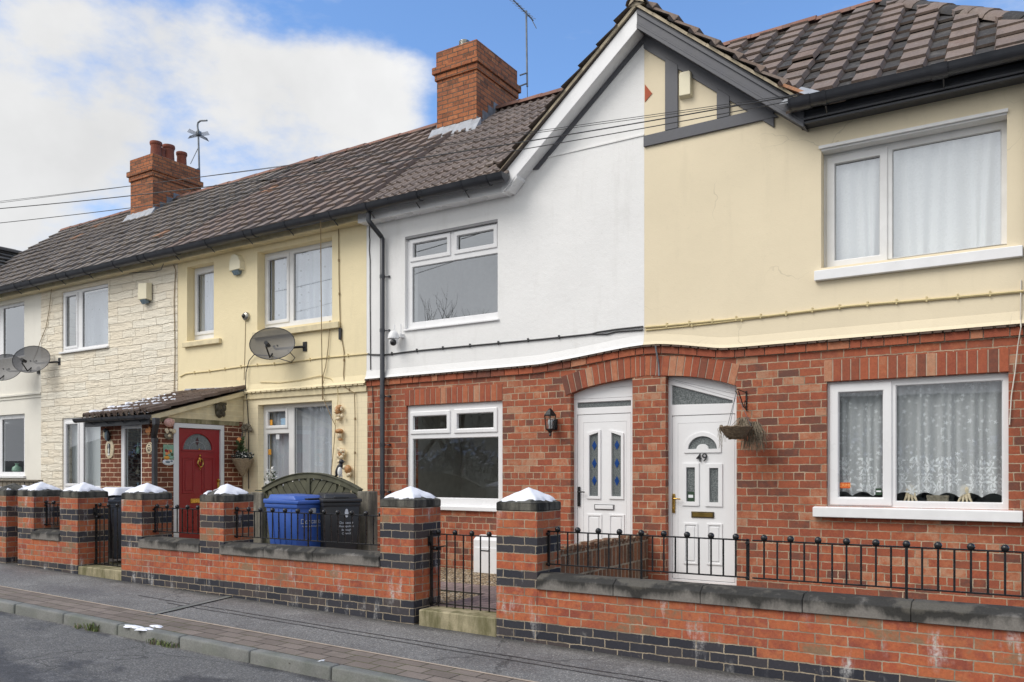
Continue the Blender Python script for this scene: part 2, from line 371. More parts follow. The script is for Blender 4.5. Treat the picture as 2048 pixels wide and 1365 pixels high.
M['vase_green']=plain('pale_green_glaze',srgb(130,168,146),.3,.1)
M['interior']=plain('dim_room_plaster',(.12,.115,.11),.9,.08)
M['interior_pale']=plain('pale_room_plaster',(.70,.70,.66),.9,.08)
M['bark']=plain('bare_bark',(.035,.028,.022),.9,.3)
M['hedge']=plain('frosty_hedge',(.085,.085,.07),.9,.4,6)
M['back_wall']=plain('rear_wall_render',(.4,.36,.3),.9)
def stain_stone(name,c0,c1,c2):
    t=NT(name); g=t.geo(); n=t.noise(g,3.2,5,.65); s=t.noise(t.vscale(g,7,7,1.6),1.0,5,.6); f=t.noise(g,60,4,.7)
    c=t.mix(t.rmp(n,.35,.65),c0,c1); c=t.mix(t.rmp(s,.44,.60),c,c2); c=t.mix(.4,c,t.ramp(f,[(.3,(.6,.6,.6)),(.7,(1.4,1.4,1.4))]),'MULTIPLY')
    return t.pr(c,.92,t.bump(f,.35,.006),.2)
M['coping']=stain_stone('stained_concrete_coping',srgb(136,134,130),srgb(108,106,102),srgb(50,50,51))
def coping_m():
    t=NT('sooted_concrete_coping'); g=t.geo(); z=t.n('SeparateXYZ',{0:t.n('TexCoord').outputs['Generated']}).outputs[2]
    n=t.noise(t.vscale(g,5,5,2.2),1.0,6,.65); n2=t.noise(g,1.3,3); f=t.noise(g,60,4,.7)
    e=t.math('ADD',t.math('MULTIPLY',z,.75),t.math('MULTIPLY',t.math('SUBTRACT',n,.42),1.7)); e=t.math('ADD',e,t.math('MULTIPLY',t.math('SUBTRACT',n2,.5),1.6))
    c=t.ramp(e,[(.20,srgb(124,120,115)),(.40,srgb(100,97,93)),(.56,srgb(62,61,59)),(.80,srgb(58,57,55)),(.98,srgb(90,87,81))])
    c=t.mix(.4,c,t.ramp(f,[(.3,(.6,.6,.6)),(.7,(1.4,1.4,1.4))]),'MULTIPLY')
    return t.pr(c,.92,t.bump(f,.35,.006),.2)
M['coping']=coping_m()
M['cap']=stain_stone('stained_pier_cap',srgb(108,106,98),srgb(84,82,78),srgb(48,48,46))
M['pebble_post']=stain_stone('pebbledash_post',srgb(140,135,124),srgb(112,108,98),srgb(86,84,78))
M['step']=stain_stone('mossy_concrete_step',srgb(168,158,130),srgb(132,126,100),srgb(110,106,78))
def kerb_m():
    t=NT('granite_kerb'); g=t.geo(); f=t.noise(g,70,4,.7); n=t.noise(g,3,4)
    vo=t.n('TexVoronoi',{'Vector':g,'Scale':90.0}).outputs['Color']
    c=t.mix(t.rmp(n,.3,.7),srgb(104,106,102),srgb(130,130,126)); c=t.mix(.45,c,t.ramp(f,[(.3,(.6,.6,.6)),(.7,(1.4,1.4,1.4))]),'MULTIPLY')
    c=t.mix(t.math('MULTIPLY',t.rmp(t.noise(g,2.1,5,.7),.5,.7),.5),c,srgb(92,100,82))
    return t.pr(c,.85,t.bump(f,.35,.006),.3)
M['kerb']=kerb_m()
def asphalt(name,base,lo,patch,worn):
    t=NT(name); g=t.geo()
    f=t.noise(g,160,3,.8); vo=t.n('TexVoronoi',{'Vector':g,'Scale':120.0}).outputs['Color']; vs=t.n('SeparateColor',{0:vo}).outputs[0]
    n=t.noise(t.vscale(g,1,1.6,1),.9,5,.6); n2=t.noise(g,2.6,5,.65)
    c=t.mix(t.rmp(n,.50,.58),base,lo) if patch else t.mix(t.rmp(n,.4,.7),base,lo)
    c=t.mix(t.math('MULTIPLY',t.rmp(n2,.55,.72),worn),c,tuple(x*1.7 for x in base))
    c=t.mix(.75,c,t.ramp(vs,[(0,(.45,.45,.45)),(.6,(.95,.95,.95)),(.93,(1.5,1.5,1.5)),(1,(2.6,2.5,2.4))]),'MULTIPLY')
    v2=t.n('VectorMath',{0:g,1:t.n('TexNoise',{'Vector':g,'Scale':1.1,'Detail':4.0}).outputs['Color']},operation='ADD').outputs[0]
    ck=t.n('TexVoronoi',{'Vector':v2,'Scale':.42},feature='DISTANCE_TO_EDGE').outputs[0]
    c=t.mix(t.math('MULTIPLY',t.math('LESS_THAN',ck,.0035),.45),c,(.02,.02,.02))
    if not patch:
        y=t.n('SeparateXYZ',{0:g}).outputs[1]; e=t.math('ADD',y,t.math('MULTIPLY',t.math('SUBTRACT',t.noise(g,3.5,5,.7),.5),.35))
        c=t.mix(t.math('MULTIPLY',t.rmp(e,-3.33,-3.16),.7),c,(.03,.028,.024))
    ro=t.n('MapRange',{0:n,1:.5,2:.58,3:.9,4:.62}).outputs[0]
    return t.pr(c,ro,t.bump(t.math('ADD',vs,f),.4,.005),.35)
M['road']=asphalt('worn_asphalt_road',(.142,.139,.134),(.066,.065,.066),True,.6)
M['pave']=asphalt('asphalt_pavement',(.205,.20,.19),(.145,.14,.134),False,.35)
def paving(name,a,b,joint,moss,bw,bh,of):
    t=NT(name); g=t.geo()
    nz=t.n('TexNoise',{'Vector':g,'Scale':6.0}).outputs['Color']
    v=t.n('VectorMath',{0:g,1:t.vscale(t.n('VectorMath',{0:nz,1:(.5,.5,.5)},operation='SUBTRACT').outputs[0],.012,.012,0)},operation='ADD').outputs[0]
    v=t.n('VectorMath',{0:v,1:of},operation='ADD').outputs[0]
    b_=t.n('TexBrick',{'Vector':v,'Color1':(0,0,0,1),'Color2':(1,1,1,1),'Scale':1.0,'Mortar Size':.006,'Mortar Smooth':.3,'Brick Width':bw,'Row Height':bh},offset=.5)
    rc=t.n('SeparateColor',{0:b_.outputs[0]}).outputs[0]; f=t.noise(g,70,4,.7)
    c=t.mix(rc,a,b); c=t.mix(.4,c,t.ramp(f,[(.3,(.6,.6,.6)),(.7,(1.4,1.4,1.4))]),'MULTIPLY')
    c=t.mix(t.math('MULTIPLY',t.rmp(t.noise(g,2.5,4),.45,.7),.3),c,(.06,.055,.045))
    jm=t.mix(t.rmp(t.noise(g,2.3,3),.42,.6),joint,moss); c=t.mix(b_.outputs['Fac'],c,jm)
    return t.pr(c,.9,t.bump(t.math('ADD',t.math('SUBTRACT',1.0,b_.outputs['Fac']),t.math('MULTIPLY',f,.3)),.5,.008),.25)
M['blocks']=paving('red_grey_block_paving',srgb(116,106,98),srgb(134,123,114),(.04,.035,.03),(.07,.08,.025),.26,.145,(.05,4.28,0))
M['path']=paving('garden_block_path',srgb(128,112,110),srgb(150,130,126),(.06,.055,.05),(.06,.06,.04),.2,.1,(0,0,0))
def gravel():
    t=NT('buff_gravel'); g=t.geo(); vo=t.n('TexVoronoi',{'Vector':g,'Scale':42.0}); r=t.n('SeparateColor',{0:vo.outputs['Color']}).outputs[0]
    c=t.ramp(r,[(0,srgb(120,96,70)),(.35,srgb(176,150,112)),(.7,srgb(206,184,148)),(1,srgb(232,220,200))])
    c=t.mix(t.rmp(vo.outputs['Distance'],.35,.75),c,(.06,.05,.04))
    return t.pr(c,.85,t.bump(t.math('SUBTRACT',1.0,vo.outputs['Distance']),1.0,.02),.3)
M['gravel']=gravel()
M['soil']=plain('garden_soil',(.10,.09,.075),.95,.3,5,bmp=.6)
M['verge']=plain('patchy_winter_verge',(.13,.135,.10),.95,.35,1.2)
def glass(name,tint=(.95,.975,.975),boost=.1,ior=1.75,rough=.0,wob=.0,wsc=3,pattern=0):
    t=NT(name); g=t.geo(); nr=None
    if wob: nr=t.bump(t.noise(g,wsc,3),wob,.02)
    fc=t.n('LayerWeight',{'Blend':.5}).outputs['Facing']; fr=t.math('ADD',t.math('MULTIPLY',t.math('POWER',fc,4.0),1-boost),boost,0,True)
    gi={'Color':(.92,.95,1,1),'Roughness':rough}
    if nr is not None: gi['Normal']=nr
    gl=t.n('BsdfGlossy',gi).outputs[0]
    if pattern:
        pn=t.noise(g,pattern,4,.7); dc=t.ramp(pn,[(.35,(.07,.08,.08)),(.5,(.14,.155,.155)),(.68,(.26,.28,.28))])
        base=t.n('BsdfDiffuse',{'Color':dc}).outputs[0]
    else: base=t.n('BsdfTransparent',{'Color':(*tint,1)}).outputs[0]
    return t.surf(t.n('MixShader',{0:fr,1:base,2:gl}).outputs[0])
M['glass']=glass('window_glass',boost=.30,wob=.02,wsc=1.2)
M['glass_low']=glass('window_glass_downstairs',boost=.10,wob=.02,wsc=1.2)
M['glass_obscure']=glass('obscure_glass',rough=.08,boost=.04,pattern=70,wob=.3,wsc=60)
M['glass_reeded']=glass('reeded_glass',rough=.1,boost=.05,pattern=110)
M['glass_blue']=plain('blue_glass',srgb(30,66,128),.15,.2,30)
M['glass_maroon']=plain('maroon_glass',(.05,.008,.012),.15,.2,30)
M['lantern_glass']=glass('lantern_glass',boost=.15)
def smoked():
    t=NT('smoked_dish_plastic'); d=t.n('BsdfPrincipled',{'Base Color':(.10,.10,.105,1),'Roughness':.5}).outputs[0]
    tr=t.n('BsdfTransparent',{'Color':(.6,.6,.62,1)}).outputs[0]
    return t.surf(t.n('MixShader',{0:.72,1:tr,2:d}).outputs[0])
M['smoked']=smoked()
def net(name,alpha=.72,pat=0,dots=0,base=(.82,.84,.88)):
    t=NT(name); g=t.geo()
    d=t.n('BsdfDiffuse',{'Color':(*base,1)}).outputs[0]; tl=t.n('BsdfTranslucent',{'Color':(*base,1)}).outputs[0]
    sh=t.n('MixShader',{0:.12,1:d,2:tl}).outputs[0]; tr=t.n('BsdfTransparent').outputs[0]
    a=t.math('ADD',t.math('MULTIPLY',t.math('SUBTRACT',t.noise(g,55,2,.6),.5),.25),alpha)
    if pat:  # lace flowers, denser towards the hem of the cloth
        uv=t.uv(); u=t.n('SeparateXYZ',{0:uv}).outputs
        w=t.n('VectorMath',{0:t.vscale(uv,1,1,0),1:t.vscale(t.n('TexNoise',{'Vector':uv,'Scale':9.0}).outputs['Color'],.05,.05,0)},operation='ADD').outputs[0]
        vo=t.n('TexVoronoi',{'Vector':w,'Scale':15.0,'Randomness':.8}).outputs['Distance']; v2=t.n('TexVoronoi',{'Vector':w,'Scale':42.0}).outputs['Distance']
        dens=t.n('MapRange',{0:u[1],1:pat[0],2:pat[1],3:1.0,4:.30}).outputs[0]
        def petals(scale,R_,np_,ho):
            vn=t.n('TexVoronoi',{'Vector':w,'Scale':scale,'Randomness':.85}); dd=t.n('VectorMath',{0:w,1:vn.outputs['Position']},operation='SUBTRACT').outputs[0]
            sx=t.n('SeparateXYZ',{0:dd}).outputs; an=t.math('ARCTAN2',sx[1],sx[0]); rr=t.n('VectorMath',{0:dd},operation='LENGTH').outputs['Value']
            lim=t.math('MULTIPLY',t.math('ADD',.62,t.math('MULTIPLY',t.math('COSINE',t.math('MULTIPLY',an,np_)),.38)),R_)
            return t.math('MULTIPLY',t.math('LESS_THAN',rr,lim),t.math('GREATER_THAN',rr,ho))
        fl=t.math('MAXIMUM',t.math('MULTIPLY',petals(6.5,.085,6.0,.014),t.math('LESS_THAN',u[1],pat[0]+.42*(pat[1]-pat[0]))),petals(17.0,.022,5.0,.0))
        bw_=t.math('MULTIPLY',t.math('LESS_THAN',u[1],pat[0]+.09),t.math('GREATER_THAN',v2,.22)); fl=t.math('MAXIMUM',fl,bw_)
        ny=t.n('SeparateXYZ',{0:t.n('NewGeometry').outputs['Normal']}).outputs[1]; a=t.math('ADD',a,t.math('MULTIPLY',t.math('SUBTRACT',1.0,t.math('ABSOLUTE',ny)),.35))
        a=t.math('ADD',a,t.math('MULTIPLY',fl,.45),0,True)
    if dots:
        vo=t.n('TexVoronoi',{'Vector':t.vscale(t.uv(),1,1,0),'Scale':7.5,'Randomness':.35}).outputs['Distance']
        a=t.math('SUBTRACT',a,t.math('MULTIPLY',t.math('LESS_THAN',vo,.13),.3),0,True)
    return t.surf(t.n('MixShader',{0:a,1:tr,2:sh}).outputs[0])
M['net_lace']=net('white_lace_net',.56,pat=(1.16,2.35),base=(.88,.89,.91))
M['net_up']=net('white_upstairs_net',.96,pat=(3.7,4.4),base=(.90,.90,.90))
M['net_dots']=net('pale_dotted_net',.90,dots=1,base=(.70,.74,.82))
M['net_plain']=net('grey_white_net',.88,base=(.68,.70,.76))
M['net_faint']=net('faint_grey_net',.38,dots=1,base=(.62,.66,.74))
M['net_blind']=net('pale_roller_cloth',.9,base=(.66,.68,.70))
# ---- parts shared by the houses
def lerp(a,b,t): return a+(b-a)*t
def resample(pts,n):
    L=[0]
    for a,b in zip(pts,pts[1:]): L.append(L[-1]+math.dist(a,b))
    out=[];j=0
    for i in range(n+1):
        s=L[-1]*i/n
        while j<len(L)-2 and L[j+1]<s: j+=1
        t=(s-L[j])/max(1e-9,L[j+1]-L[j]); out.append(tuple(lerp(p,q,t) for p,q in zip(pts[j],pts[j+1])))
    return out
def interp(pts,x):
    for a,b in zip(pts,pts[1:]):
        if a[0]<=x<=b[0]: return lerp(a[1],b[1],(x-a[0])/(b[0]-a[0]))
    return pts[0][1] if x<pts[0][0] else pts[-1][1]
def unit_mat():
    t=NT('single_house_brick'); g=t.geo(); a=t.n('Attribute',attribute_name='rnd').outputs['Fac']
    sp=t.noise(g,55,5,.7); md=t.noise(g,13,3)
    c=t.ramp(t.math('ADD',a,t.math('MULTIPLY',t.math('SUBTRACT',md,.5),.3)),[(i/6,c) for i,c in enumerate(HB)])
    c=t.mix(.25,c,t.ramp(sp,[(.3,(.25,.22,.2)),(.5,(.8,.8,.8)),(.72,(1.5,1.4,1.3))]),'MULTIPLY')
    return t.pr(c,.85,t.bump(sp,.2,.01),.25)
M['unit']=unit_mat()
M['mortar']=plain('pale_mortar',srgb(176,160,142),.95,.2,9)
M['creasing']=plain('tile_creasing',srgb(92,76,66),.9,.35,14,bmp=.4)
def window(parent,fr,y,panes,sashes=None,mat='upvc',gl='glass',depth=.07,sill=None,name='window',label=None,pm=None):
    b=MB(); sashes=sashes or [None]*len(panes)
    holes=[RC(s[0]+.015,s[1]-.015,s[2]+.015,s[3]-.015) if s else RC(*p) for p,s in zip(panes,sashes)]
    b.plate(RC(*fr),y,y+depth,holes)
    for p in panes:
        b.plate(RC(p[0]-.001,p[1]+.001,p[2]-.001,p[3]+.001),y+.012,y+.034,[RC(p[0]+.007,p[1]-.007,p[2]+.007,p[3]-.007)],mi=1)
    f=b.build(name,[M[mat],M['gasket']],parent,bev=.004)
    if label: f['label']=label
    for i,(p,s) in enumerate(zip(panes,sashes)):
        if s:
            q=MB(); q.plate(RC(*s),y-.018,y+.03,[RC(*p)]); q.build('sash',M[mat],f,bev=.009,seg=2)
        q=MB(); q.add([(p[0],y+.028,p[2]),(p[1],y+.028,p[2]),(p[1],y+.028,p[3]),(p[0],y+.028,p[3])],[(0,1,2,3)])
        q.build('pane',M[(pm or {}).get(i,gl)],f)
    if sill:
        x0,x1,z0,z1,yf,m=sill
        q=MB(); yb=y+.01
        q.hexa([(x0,yf,z0),(x1,yf,z0),(x1,yb,z0),(x0,yb,z0),(x0,yf,z1-.012),(x1,yf,z1-.012),(x1,yb,z1),(x0,yb,z1)])
        q.build('sill',M[m],f,bev=.006)
    return f
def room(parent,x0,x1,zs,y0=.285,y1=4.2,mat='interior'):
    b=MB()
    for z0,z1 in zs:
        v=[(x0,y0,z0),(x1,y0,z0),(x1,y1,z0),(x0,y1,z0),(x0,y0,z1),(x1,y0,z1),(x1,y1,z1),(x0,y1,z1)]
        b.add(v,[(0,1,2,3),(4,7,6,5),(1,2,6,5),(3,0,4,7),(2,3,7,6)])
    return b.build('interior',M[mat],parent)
def curtain(label,x0,x1,z0,z1,y,mat,folds=9,amp=.03,hem=0,group='net curtains behind the windows',seed=1,name='net_curtain',lean=0):
    r=random.Random(seed); nx=max(24,int(folds*12)); b=MB(); ph=[r.uniform(0,6) for _ in range(4)]
    rows=[1,.75,.5,.25,.06,0]; vs=[]
    for k,t in enumerate(rows):
        for i in range(nx+1):
            s=i/nx; a=2*PI*folds*s
            yy=y+amp*(math.sin(a+.9*math.sin(a*.37+ph[0])+ph[1])*.7+.5*math.sin(a*.43+ph[2]))*(.6+.4*(1-t))
            zz=z0+(z1-z0)*t
            if t==0 and hem: zz+=hem*abs(math.sin(PI*s*max(2,round((x1-x0)/.2))))-hem*.5
            vs.append((x0+(x1-x0)*s+lean*(1-t)*math.sin(a*.31+ph[3]),yy,zz))
    fs=[(k*(nx+1)+i,k*(nx+1)+i+1,(k+1)*(nx+1)+i+1,(k+1)*(nx+1)+i) for k in range(len(rows)-1) for i in range(nx)]
    b.add(vs,fs); o=b.build(name,M[mat],loc=((x0+x1)/2,y,z0),smooth=60)
    return tag(o,label,'curtain',group)
OLDP=[(0,0),(.13,0),(.142,.070),(.320,.070),(.332,0)]
OLDQ=[(0,0),(.165,0),(.181,.062),(.425,.062),(.441,0)]
ROMP=[(0,0),(.085,0),(.098,.02),(.117,.03),(.136,.02),(.15,0),(.235,0),(.248,.02),(.267,.03),(.286,.02),(.3,0)]
ROLLP=[(0,0),(.03,0),(.045,.045),(.075,.065),(.105,.045),(.12,0),(.15,0)]
def tiles(b,O,A,S,N,width,length,gauge,prof,keep=None,clamp=None,mi=0,lift=.036,th=.028,seed=1,low=True,rare=.03,jit=.005):
    r=random.Random(seed); O,A,S,N=map(Vector,(O,A,S,N)); cw=prof[-1][0]
    na=int(math.ceil(width/cw)); ns=int(math.ceil(length/gauge))
    for j in range(ns):
        for i in range(na):
            a0=i*cw; s0=j*gauge; s1=min((j+1)*gauge*1.0+.03,length+.02)
            if keep and not keep(a0+cw/2,s0+gauge/2): continue
            t=r.random(); base=1.0 if t<rare else .55+r.random()*.38
            dl=r.uniform(-jit,jit)+.012*math.sin(a0*1.1+O.x)*math.sin(s0*1.3+1)+(.02 if r.random()<.02 else 0); ds=r.uniform(-.012,.012); sk=r.uniform(-.006,.006); k=len(prof)
            vs=[]
            for row,(ss,hh) in enumerate(((s0+ds,lift+dl),(s1,.004+dl))):
                for q,(pa,ph) in enumerate(prof):
                    aa=min(a0+pa,width)+ (sk if 0<q<k-1 else 0)
                    if clamp: aa=clamp(aa,ss)
                    vs.append(O+A*aa+S*(ss+(.02 if low and ph<.01 and row==0 else 0))+N*(ph+hh))
            for q,(pa,ph) in enumerate(prof):
                aa=min(a0+pa,width)
                if clamp: aa=clamp(aa,s0)
                vs.append(O+A*aa+S*(s0+ds+(.02 if low and ph<.01 else 0))+N*(ph+lift+dl-th))
            fs=[];rn=[]
            for q in range(k-1):
                lo=prof[q][1]<.01 and prof[q+1][1]<.01
                fs.append((q,q+1,k+q+1,k+q)); rn.append(base*(.42 if (lo and base<1 and low) else 1))  # sunken pans darker: dirt, plus the raised sides' shade put into the colour
                fs.append((2*k+q,2*k+q+1,q+1,q)); rn.append(base*.8)
            b.add(vs,fs,mi,rn)
def ridge_run(b,p0,p1,r=.12,seg=.45,n=7,seed=3,mi=0,flat=.8):
    rr=random.Random(seed); p0,p1=Vector(p0),Vector(p1); L=(p1-p0).length; d=(p1-p0)/L; side=d.cross(Vector((0,0,1))).normalized(); up=side.cross(d).normalized()
    k=max(1,round(L/seg))
    for i in range(k):
        a=p0+d*(L*i/k-.01); e=p0+d*(L*(i+1)/k+.012); dz=rr.uniform(-.008,.008); rad=r*rr.uniform(.97,1.03)
        vs=[];c=rr.random()
        for p,q in ((a,1.0),(e,1.07)):
            for m in range(n+1):
                t=PI*m/n; vs.append(p+side*(math.cos(t)*rad*q)+up*(math.sin(t)*rad*q*flat+dz-.03))
        for m in range(n+1):
            t=PI*m/n; vs.append(e+side*(math.cos(t)*rad*.9)+up*(math.sin(t)*rad*.9*flat+dz-.03))
        fs=[(m,m+1,n+2+m,n+1+m) for m in range(n)]+[(n+1+m,n+2+m,2*n+3+m,2*n+2+m) for m in range(n)]
        b.add(vs,fs,mi,c)
def gutter(parent,x0,x1,y,z,r=.096,joints=(),ends=(0,0),step=.9,name='gutter',mat='gutter'):
    b=MB(); n=9; prof=[(r*math.cos(PI+PI*i/n),r*math.sin(PI+PI*i/n)) for i in range(n+1)]
    prof=[(-r-.004,.006)]+prof+[(r+.004,.006)]
    inn=[(a*.9,c*.9) for a,c in prof[::-1]]; ring=prof+inn
    b.plate([(y+a,z+c) for a,c in ring],x0,x1,ax='x')
    q=[(a*1.09,c*1.09) for a,c in prof]; q2=[(a*1.01,c*1.01) for a,c in prof[::-1]]
    x=x0+.35
    while x<x1-.1:
        w=.018; b.plate([(y+a,z+c) for a,c in q+q2],x-w,x+w,ax='x')
        b.tube([(x,y+r*.4,z-r),(x,y+r*1.3,z-r*1.6)],.009,5); x+=step
    for x in joints: b.plate([(y+a*1.02,z+c*1.02) for a,c in q+q2],x-.07,x+.07,ax='x')
    for f,x in zip(ends,(x0,x1)):
        if f: b.plate([(y+a*1.06,z+c*1.06) for a,c in prof],x-.008,x+.008,ax='x')
    return b.build(name,M[mat],parent,smooth=40)
YE=-.27; ZE=5.40; SL=.79; YR=3.0
def zmain(Y): return ZE+SL*(Y-YE)
ZR=zmain(YR)
GZ=7.09; GS=.84; GH=1.93; GY=-.24
def main_roof(parent,x0,x1,prof,gauge,mat,gx=None,hip=None,seed=1,rmat='ridge',ridge=True,rx=None,rare=.03,low=True):
    b=MB(); L=math.hypot(YR-YE,ZR-ZE); S=Vector((0,(YR-YE)/L,(ZR-ZE)/L)); N=Vector((0,-S.z,S.y))
    def keep(a,s):
        X=x0+a; p=Vector((0,YE,ZE))+S*s
        if gx is not None:
            if p.z<GZ-GS*abs(X-gx)-.12: return False
        if hip is not None and X>hip(s)+.3: return False
        return True
    cl=(lambda a,s: min(a,hip(s)-x0)) if hip else None
    tiles(b,(x0,YE-.05,ZE-.04),(1,0,0),S,N,x1-x0,L+.04,gauge,prof,keep,cl,seed=seed,rare=rare,low=low)
    # sarking under the tiles and the rear slope
    n0=x0 if gx is None or gx>x0+.1 else gx+GH
    n1=x1 if gx is None or gx<x1-.1 else gx-GH
    h=hip(L) if hip else x1
    h0=hip(0) if hip else n1
    b.add([(n0,YE,ZE-.03),(h0 if hip else n1,YE,ZE-.03),(h,YR,ZR-.03),(n0,YR,ZR-.03)],[(0,1,2,3)],0,.2)
    b.add([(x0,YR,ZR),(h,YR,ZR),(x1 if not hip else h0,YR*2-YE,ZE),(x0,YR*2-YE,ZE)],[(0,3,2,1)],0,.6)
    o=b.build('roof',M[mat],parent)
    if ridge:
        b=MB(); ridge_run(b,(x0,YR,ZR+.03),(h,YR,ZR+.03),seed=seed); b.build('ridge',M[rmat],o,smooth=50)
    return o
def chimney(parent,xc,y0,y1,w,zb,zt,pots,potmat):
    b=MB(); x0,x1=xc-w/2,xc+w/2; e=.002
    b.box(x0,x1,y0,y1,zb,zt-.52)
    b.box(x0-.03,x1+.03,y0-.03,y1+.03,zt-.52,zt-.41)
    b.box(x0-.065,x1+.065,y0-.065,y1+.065,zt-.41,zt-.29)
    b.box(x0-.01,x1+.01,y0-.01,y1+.01,zt-.29,zt)
    b.add([(x0,y0,zt),(x1,y0,zt),(x1,y1,zt),(x0,y1,zt),(x0+.15,y0+.2,zt+.07),(x1-.15,y0+.2,zt+.07),(x1-.15,y1-.2,zt+.07),(x0+.15,y1-.2,zt+.07)],[(4,5,6,7),(0,1,5,4),(1,2,6,5),(2,3,7,6),(3,0,4,7)],1)
    c=b.build('chimney',[M['brick_chimney'],M['cap']],parent,bev=.006)
    for (py,hh,rr) in pots:
        q=MB()
        if potmat=='pot': q.lathe([(rr,0),(rr*.95,hh*.3),(rr*.88,hh*.72),(rr*.92,hh*.76),(rr*.9,hh*.8),(rr*1.02,hh*.84),(rr*1.06,hh*.92),(rr*1.02,hh),(rr*.8,hh),(rr*.78,hh*.7)],(xc,py,zt+.03),18)
        else:
            pr=[(rr*.9,0)]
            for k in range(5): pr+=[(rr*.9,hh*(.2+.15*k)),(rr,hh*(.24+.15*k)),(rr,hh*(.29+.15*k)),(rr*.9,hh*(.33+.15*k))]
            q.lathe(pr+[(rr*.7,hh)],(xc,py,zt+.03),18)
        q.build('chimney_pot',M[potmat],c,smooth=40)
    b=MB(); k=.05
    for a in range(12):
        xa=x0-.1+(w+.2)*a/12; xb=x0-.1+(w+.2)*(a+1)/12; j=rng.uniform(-.03,.03)
        b.hexa([(xa,y0-.17+j,zmain(y0-.17+j)+k),(xb,y0-.17+j,zmain(y0-.17+j)+k),(xb,y0-.004,zmain(y0)+k),(xa,y0-.004,zmain(y0)+k),(xa,y0-.17+j,zmain(y0-.17+j)+k+.012),(xb,y0-.17+j,zmain(y0-.17+j)+k+.012),(xb,y0-.012,zmain(y0)+k+.13+j*.4),(xa,y0-.012,zmain(y0)+k+.13+j*.4)])
    for a in range(4):
        ya=y0+(YR-y0)*a/4; yb=y0+(YR-y0)*(a+1)/4
        for xs,sg in ((x1,1),(x0,-1)):
            b.box(min(xs,xs+sg*.012),max(xs,xs+sg*.012),ya,yb,zmain(ya)-.1,zmain(yb)+.10+rng.uniform(-.02,.03),mi=1)
    b.build('flashing',[M['lead'],M['lead_dark']],c)
    return c
CURVE=[(-9,2.89),(-8.47,2.89),(-5.75,2.90),(-5.4,2.905),(-4.83,2.957),(-4.44,3.0),(-4.15,3.028),(-3.95,3.038),(-3.75,3.034),(-3.60,3.017),(-3.42,2.991),(-3.15,2.946),(-3.0,2.922),(-2.8,2.915),(-2.0,2.918),(.6,2.925)]
def curve(x0,x1,n,dz=0): return [(x,interp(CURVE,x)+dz) for x in [x0+(x1-x0)*i/n for i in range(n+1)]]
def band(parent,x0,x1,string=True,name='string_course'):
    r=random.Random(int(-x0*10)); b=MB()
    if string:
        b.plate(curve(x0,x1,40,-.098)+curve(x0,x1,40,-.006)[::-1],-.012,.05,mi=1)
        x=x0
        while x<x1:
            w=r.choice((.225,.225,.115)); e=min(x+w,x1)-.012
            if e-x>.03: b.plate([(x,interp(CURVE,x)-.094),(e,interp(CURVE,e)-.094),(e,interp(CURVE,e)-.012),(x,interp(CURVE,x)-.012)],-.03,.05,rn=r.random())
            x+=w
    x=x0
    while x<x1:
        w=r.uniform(.08,.14); e=min(x+w-r.uniform(.008,.03),x1); dz=r.uniform(0,.008)
        b.plate([(x,interp(CURVE,x)-.012),(e,interp(CURVE,e)-.012),(e,interp(CURVE,e)+.004+dz),(x,interp(CURVE,x)+.004+dz)],-.055-r.uniform(0,.012),.05,mi=2,rn=r.random())
        x+=w
    return b.build(name,[M['unit'],M['mortar'],M['creasing']],parent,bev=.003)
def bellcast(b,x0,x1,n=50,yf=-.02,fl=.045,mi=0,crv=None):
    c=crv or curve(x0,x1,n)
    for (xa,za),(xb,zb) in zip(c,c[1:]):
        j=.004
        b.add([(xa,yf-fl,za+.012),(xb,yf-fl,zb+.012),(xb,yf-fl*.5,zb+.05),(xa,yf-fl*.5,za+.05),(xa,yf-.001,za+.14),(xb,yf-.001,zb+.14),(xa,.02,za+.012),(xb,.02,zb+.012)],[(0,1,2,3),(3,2,5,4),(6,7,1,0)],mi)
def voussoirs(b,ins,outs,n,y0=-.006,y1=.06,gap=.011,seed=1):
    r=random.Random(seed); I=resample(ins,n*8); O=resample(outs,n*8)
    b.plate(ins+outs[::-1],-.002,.04,mi=1)
    for k in range(n):
        g=gap*.5; a,c=I[k*8],I[k*8+8]; d,e=O[k*8],O[k*8+8]
        def mv(p,q,s):
            L=math.dist(p,q); return tuple(lerp(u,v,s/L) for u,v in zip(p,q))
        b.plate([mv(a,c,g),mv(c,a,g),mv(e,d,g),mv(d,e,g)],y0-r.uniform(0,.004),y1,rn=r.random())
def soldiers(parent,x0,x1,zb0,zb1,zt0,zt1,n,seed=1,name='lintel'):
    b=MB(); voussoirs(b,[(x0,zb0),(x1,zb1)],[(x0,zt0),(x1,zt1)],n,seed=seed)
    return b.build(name,[M['unit'],M['mortar']],parent,bev=.003)
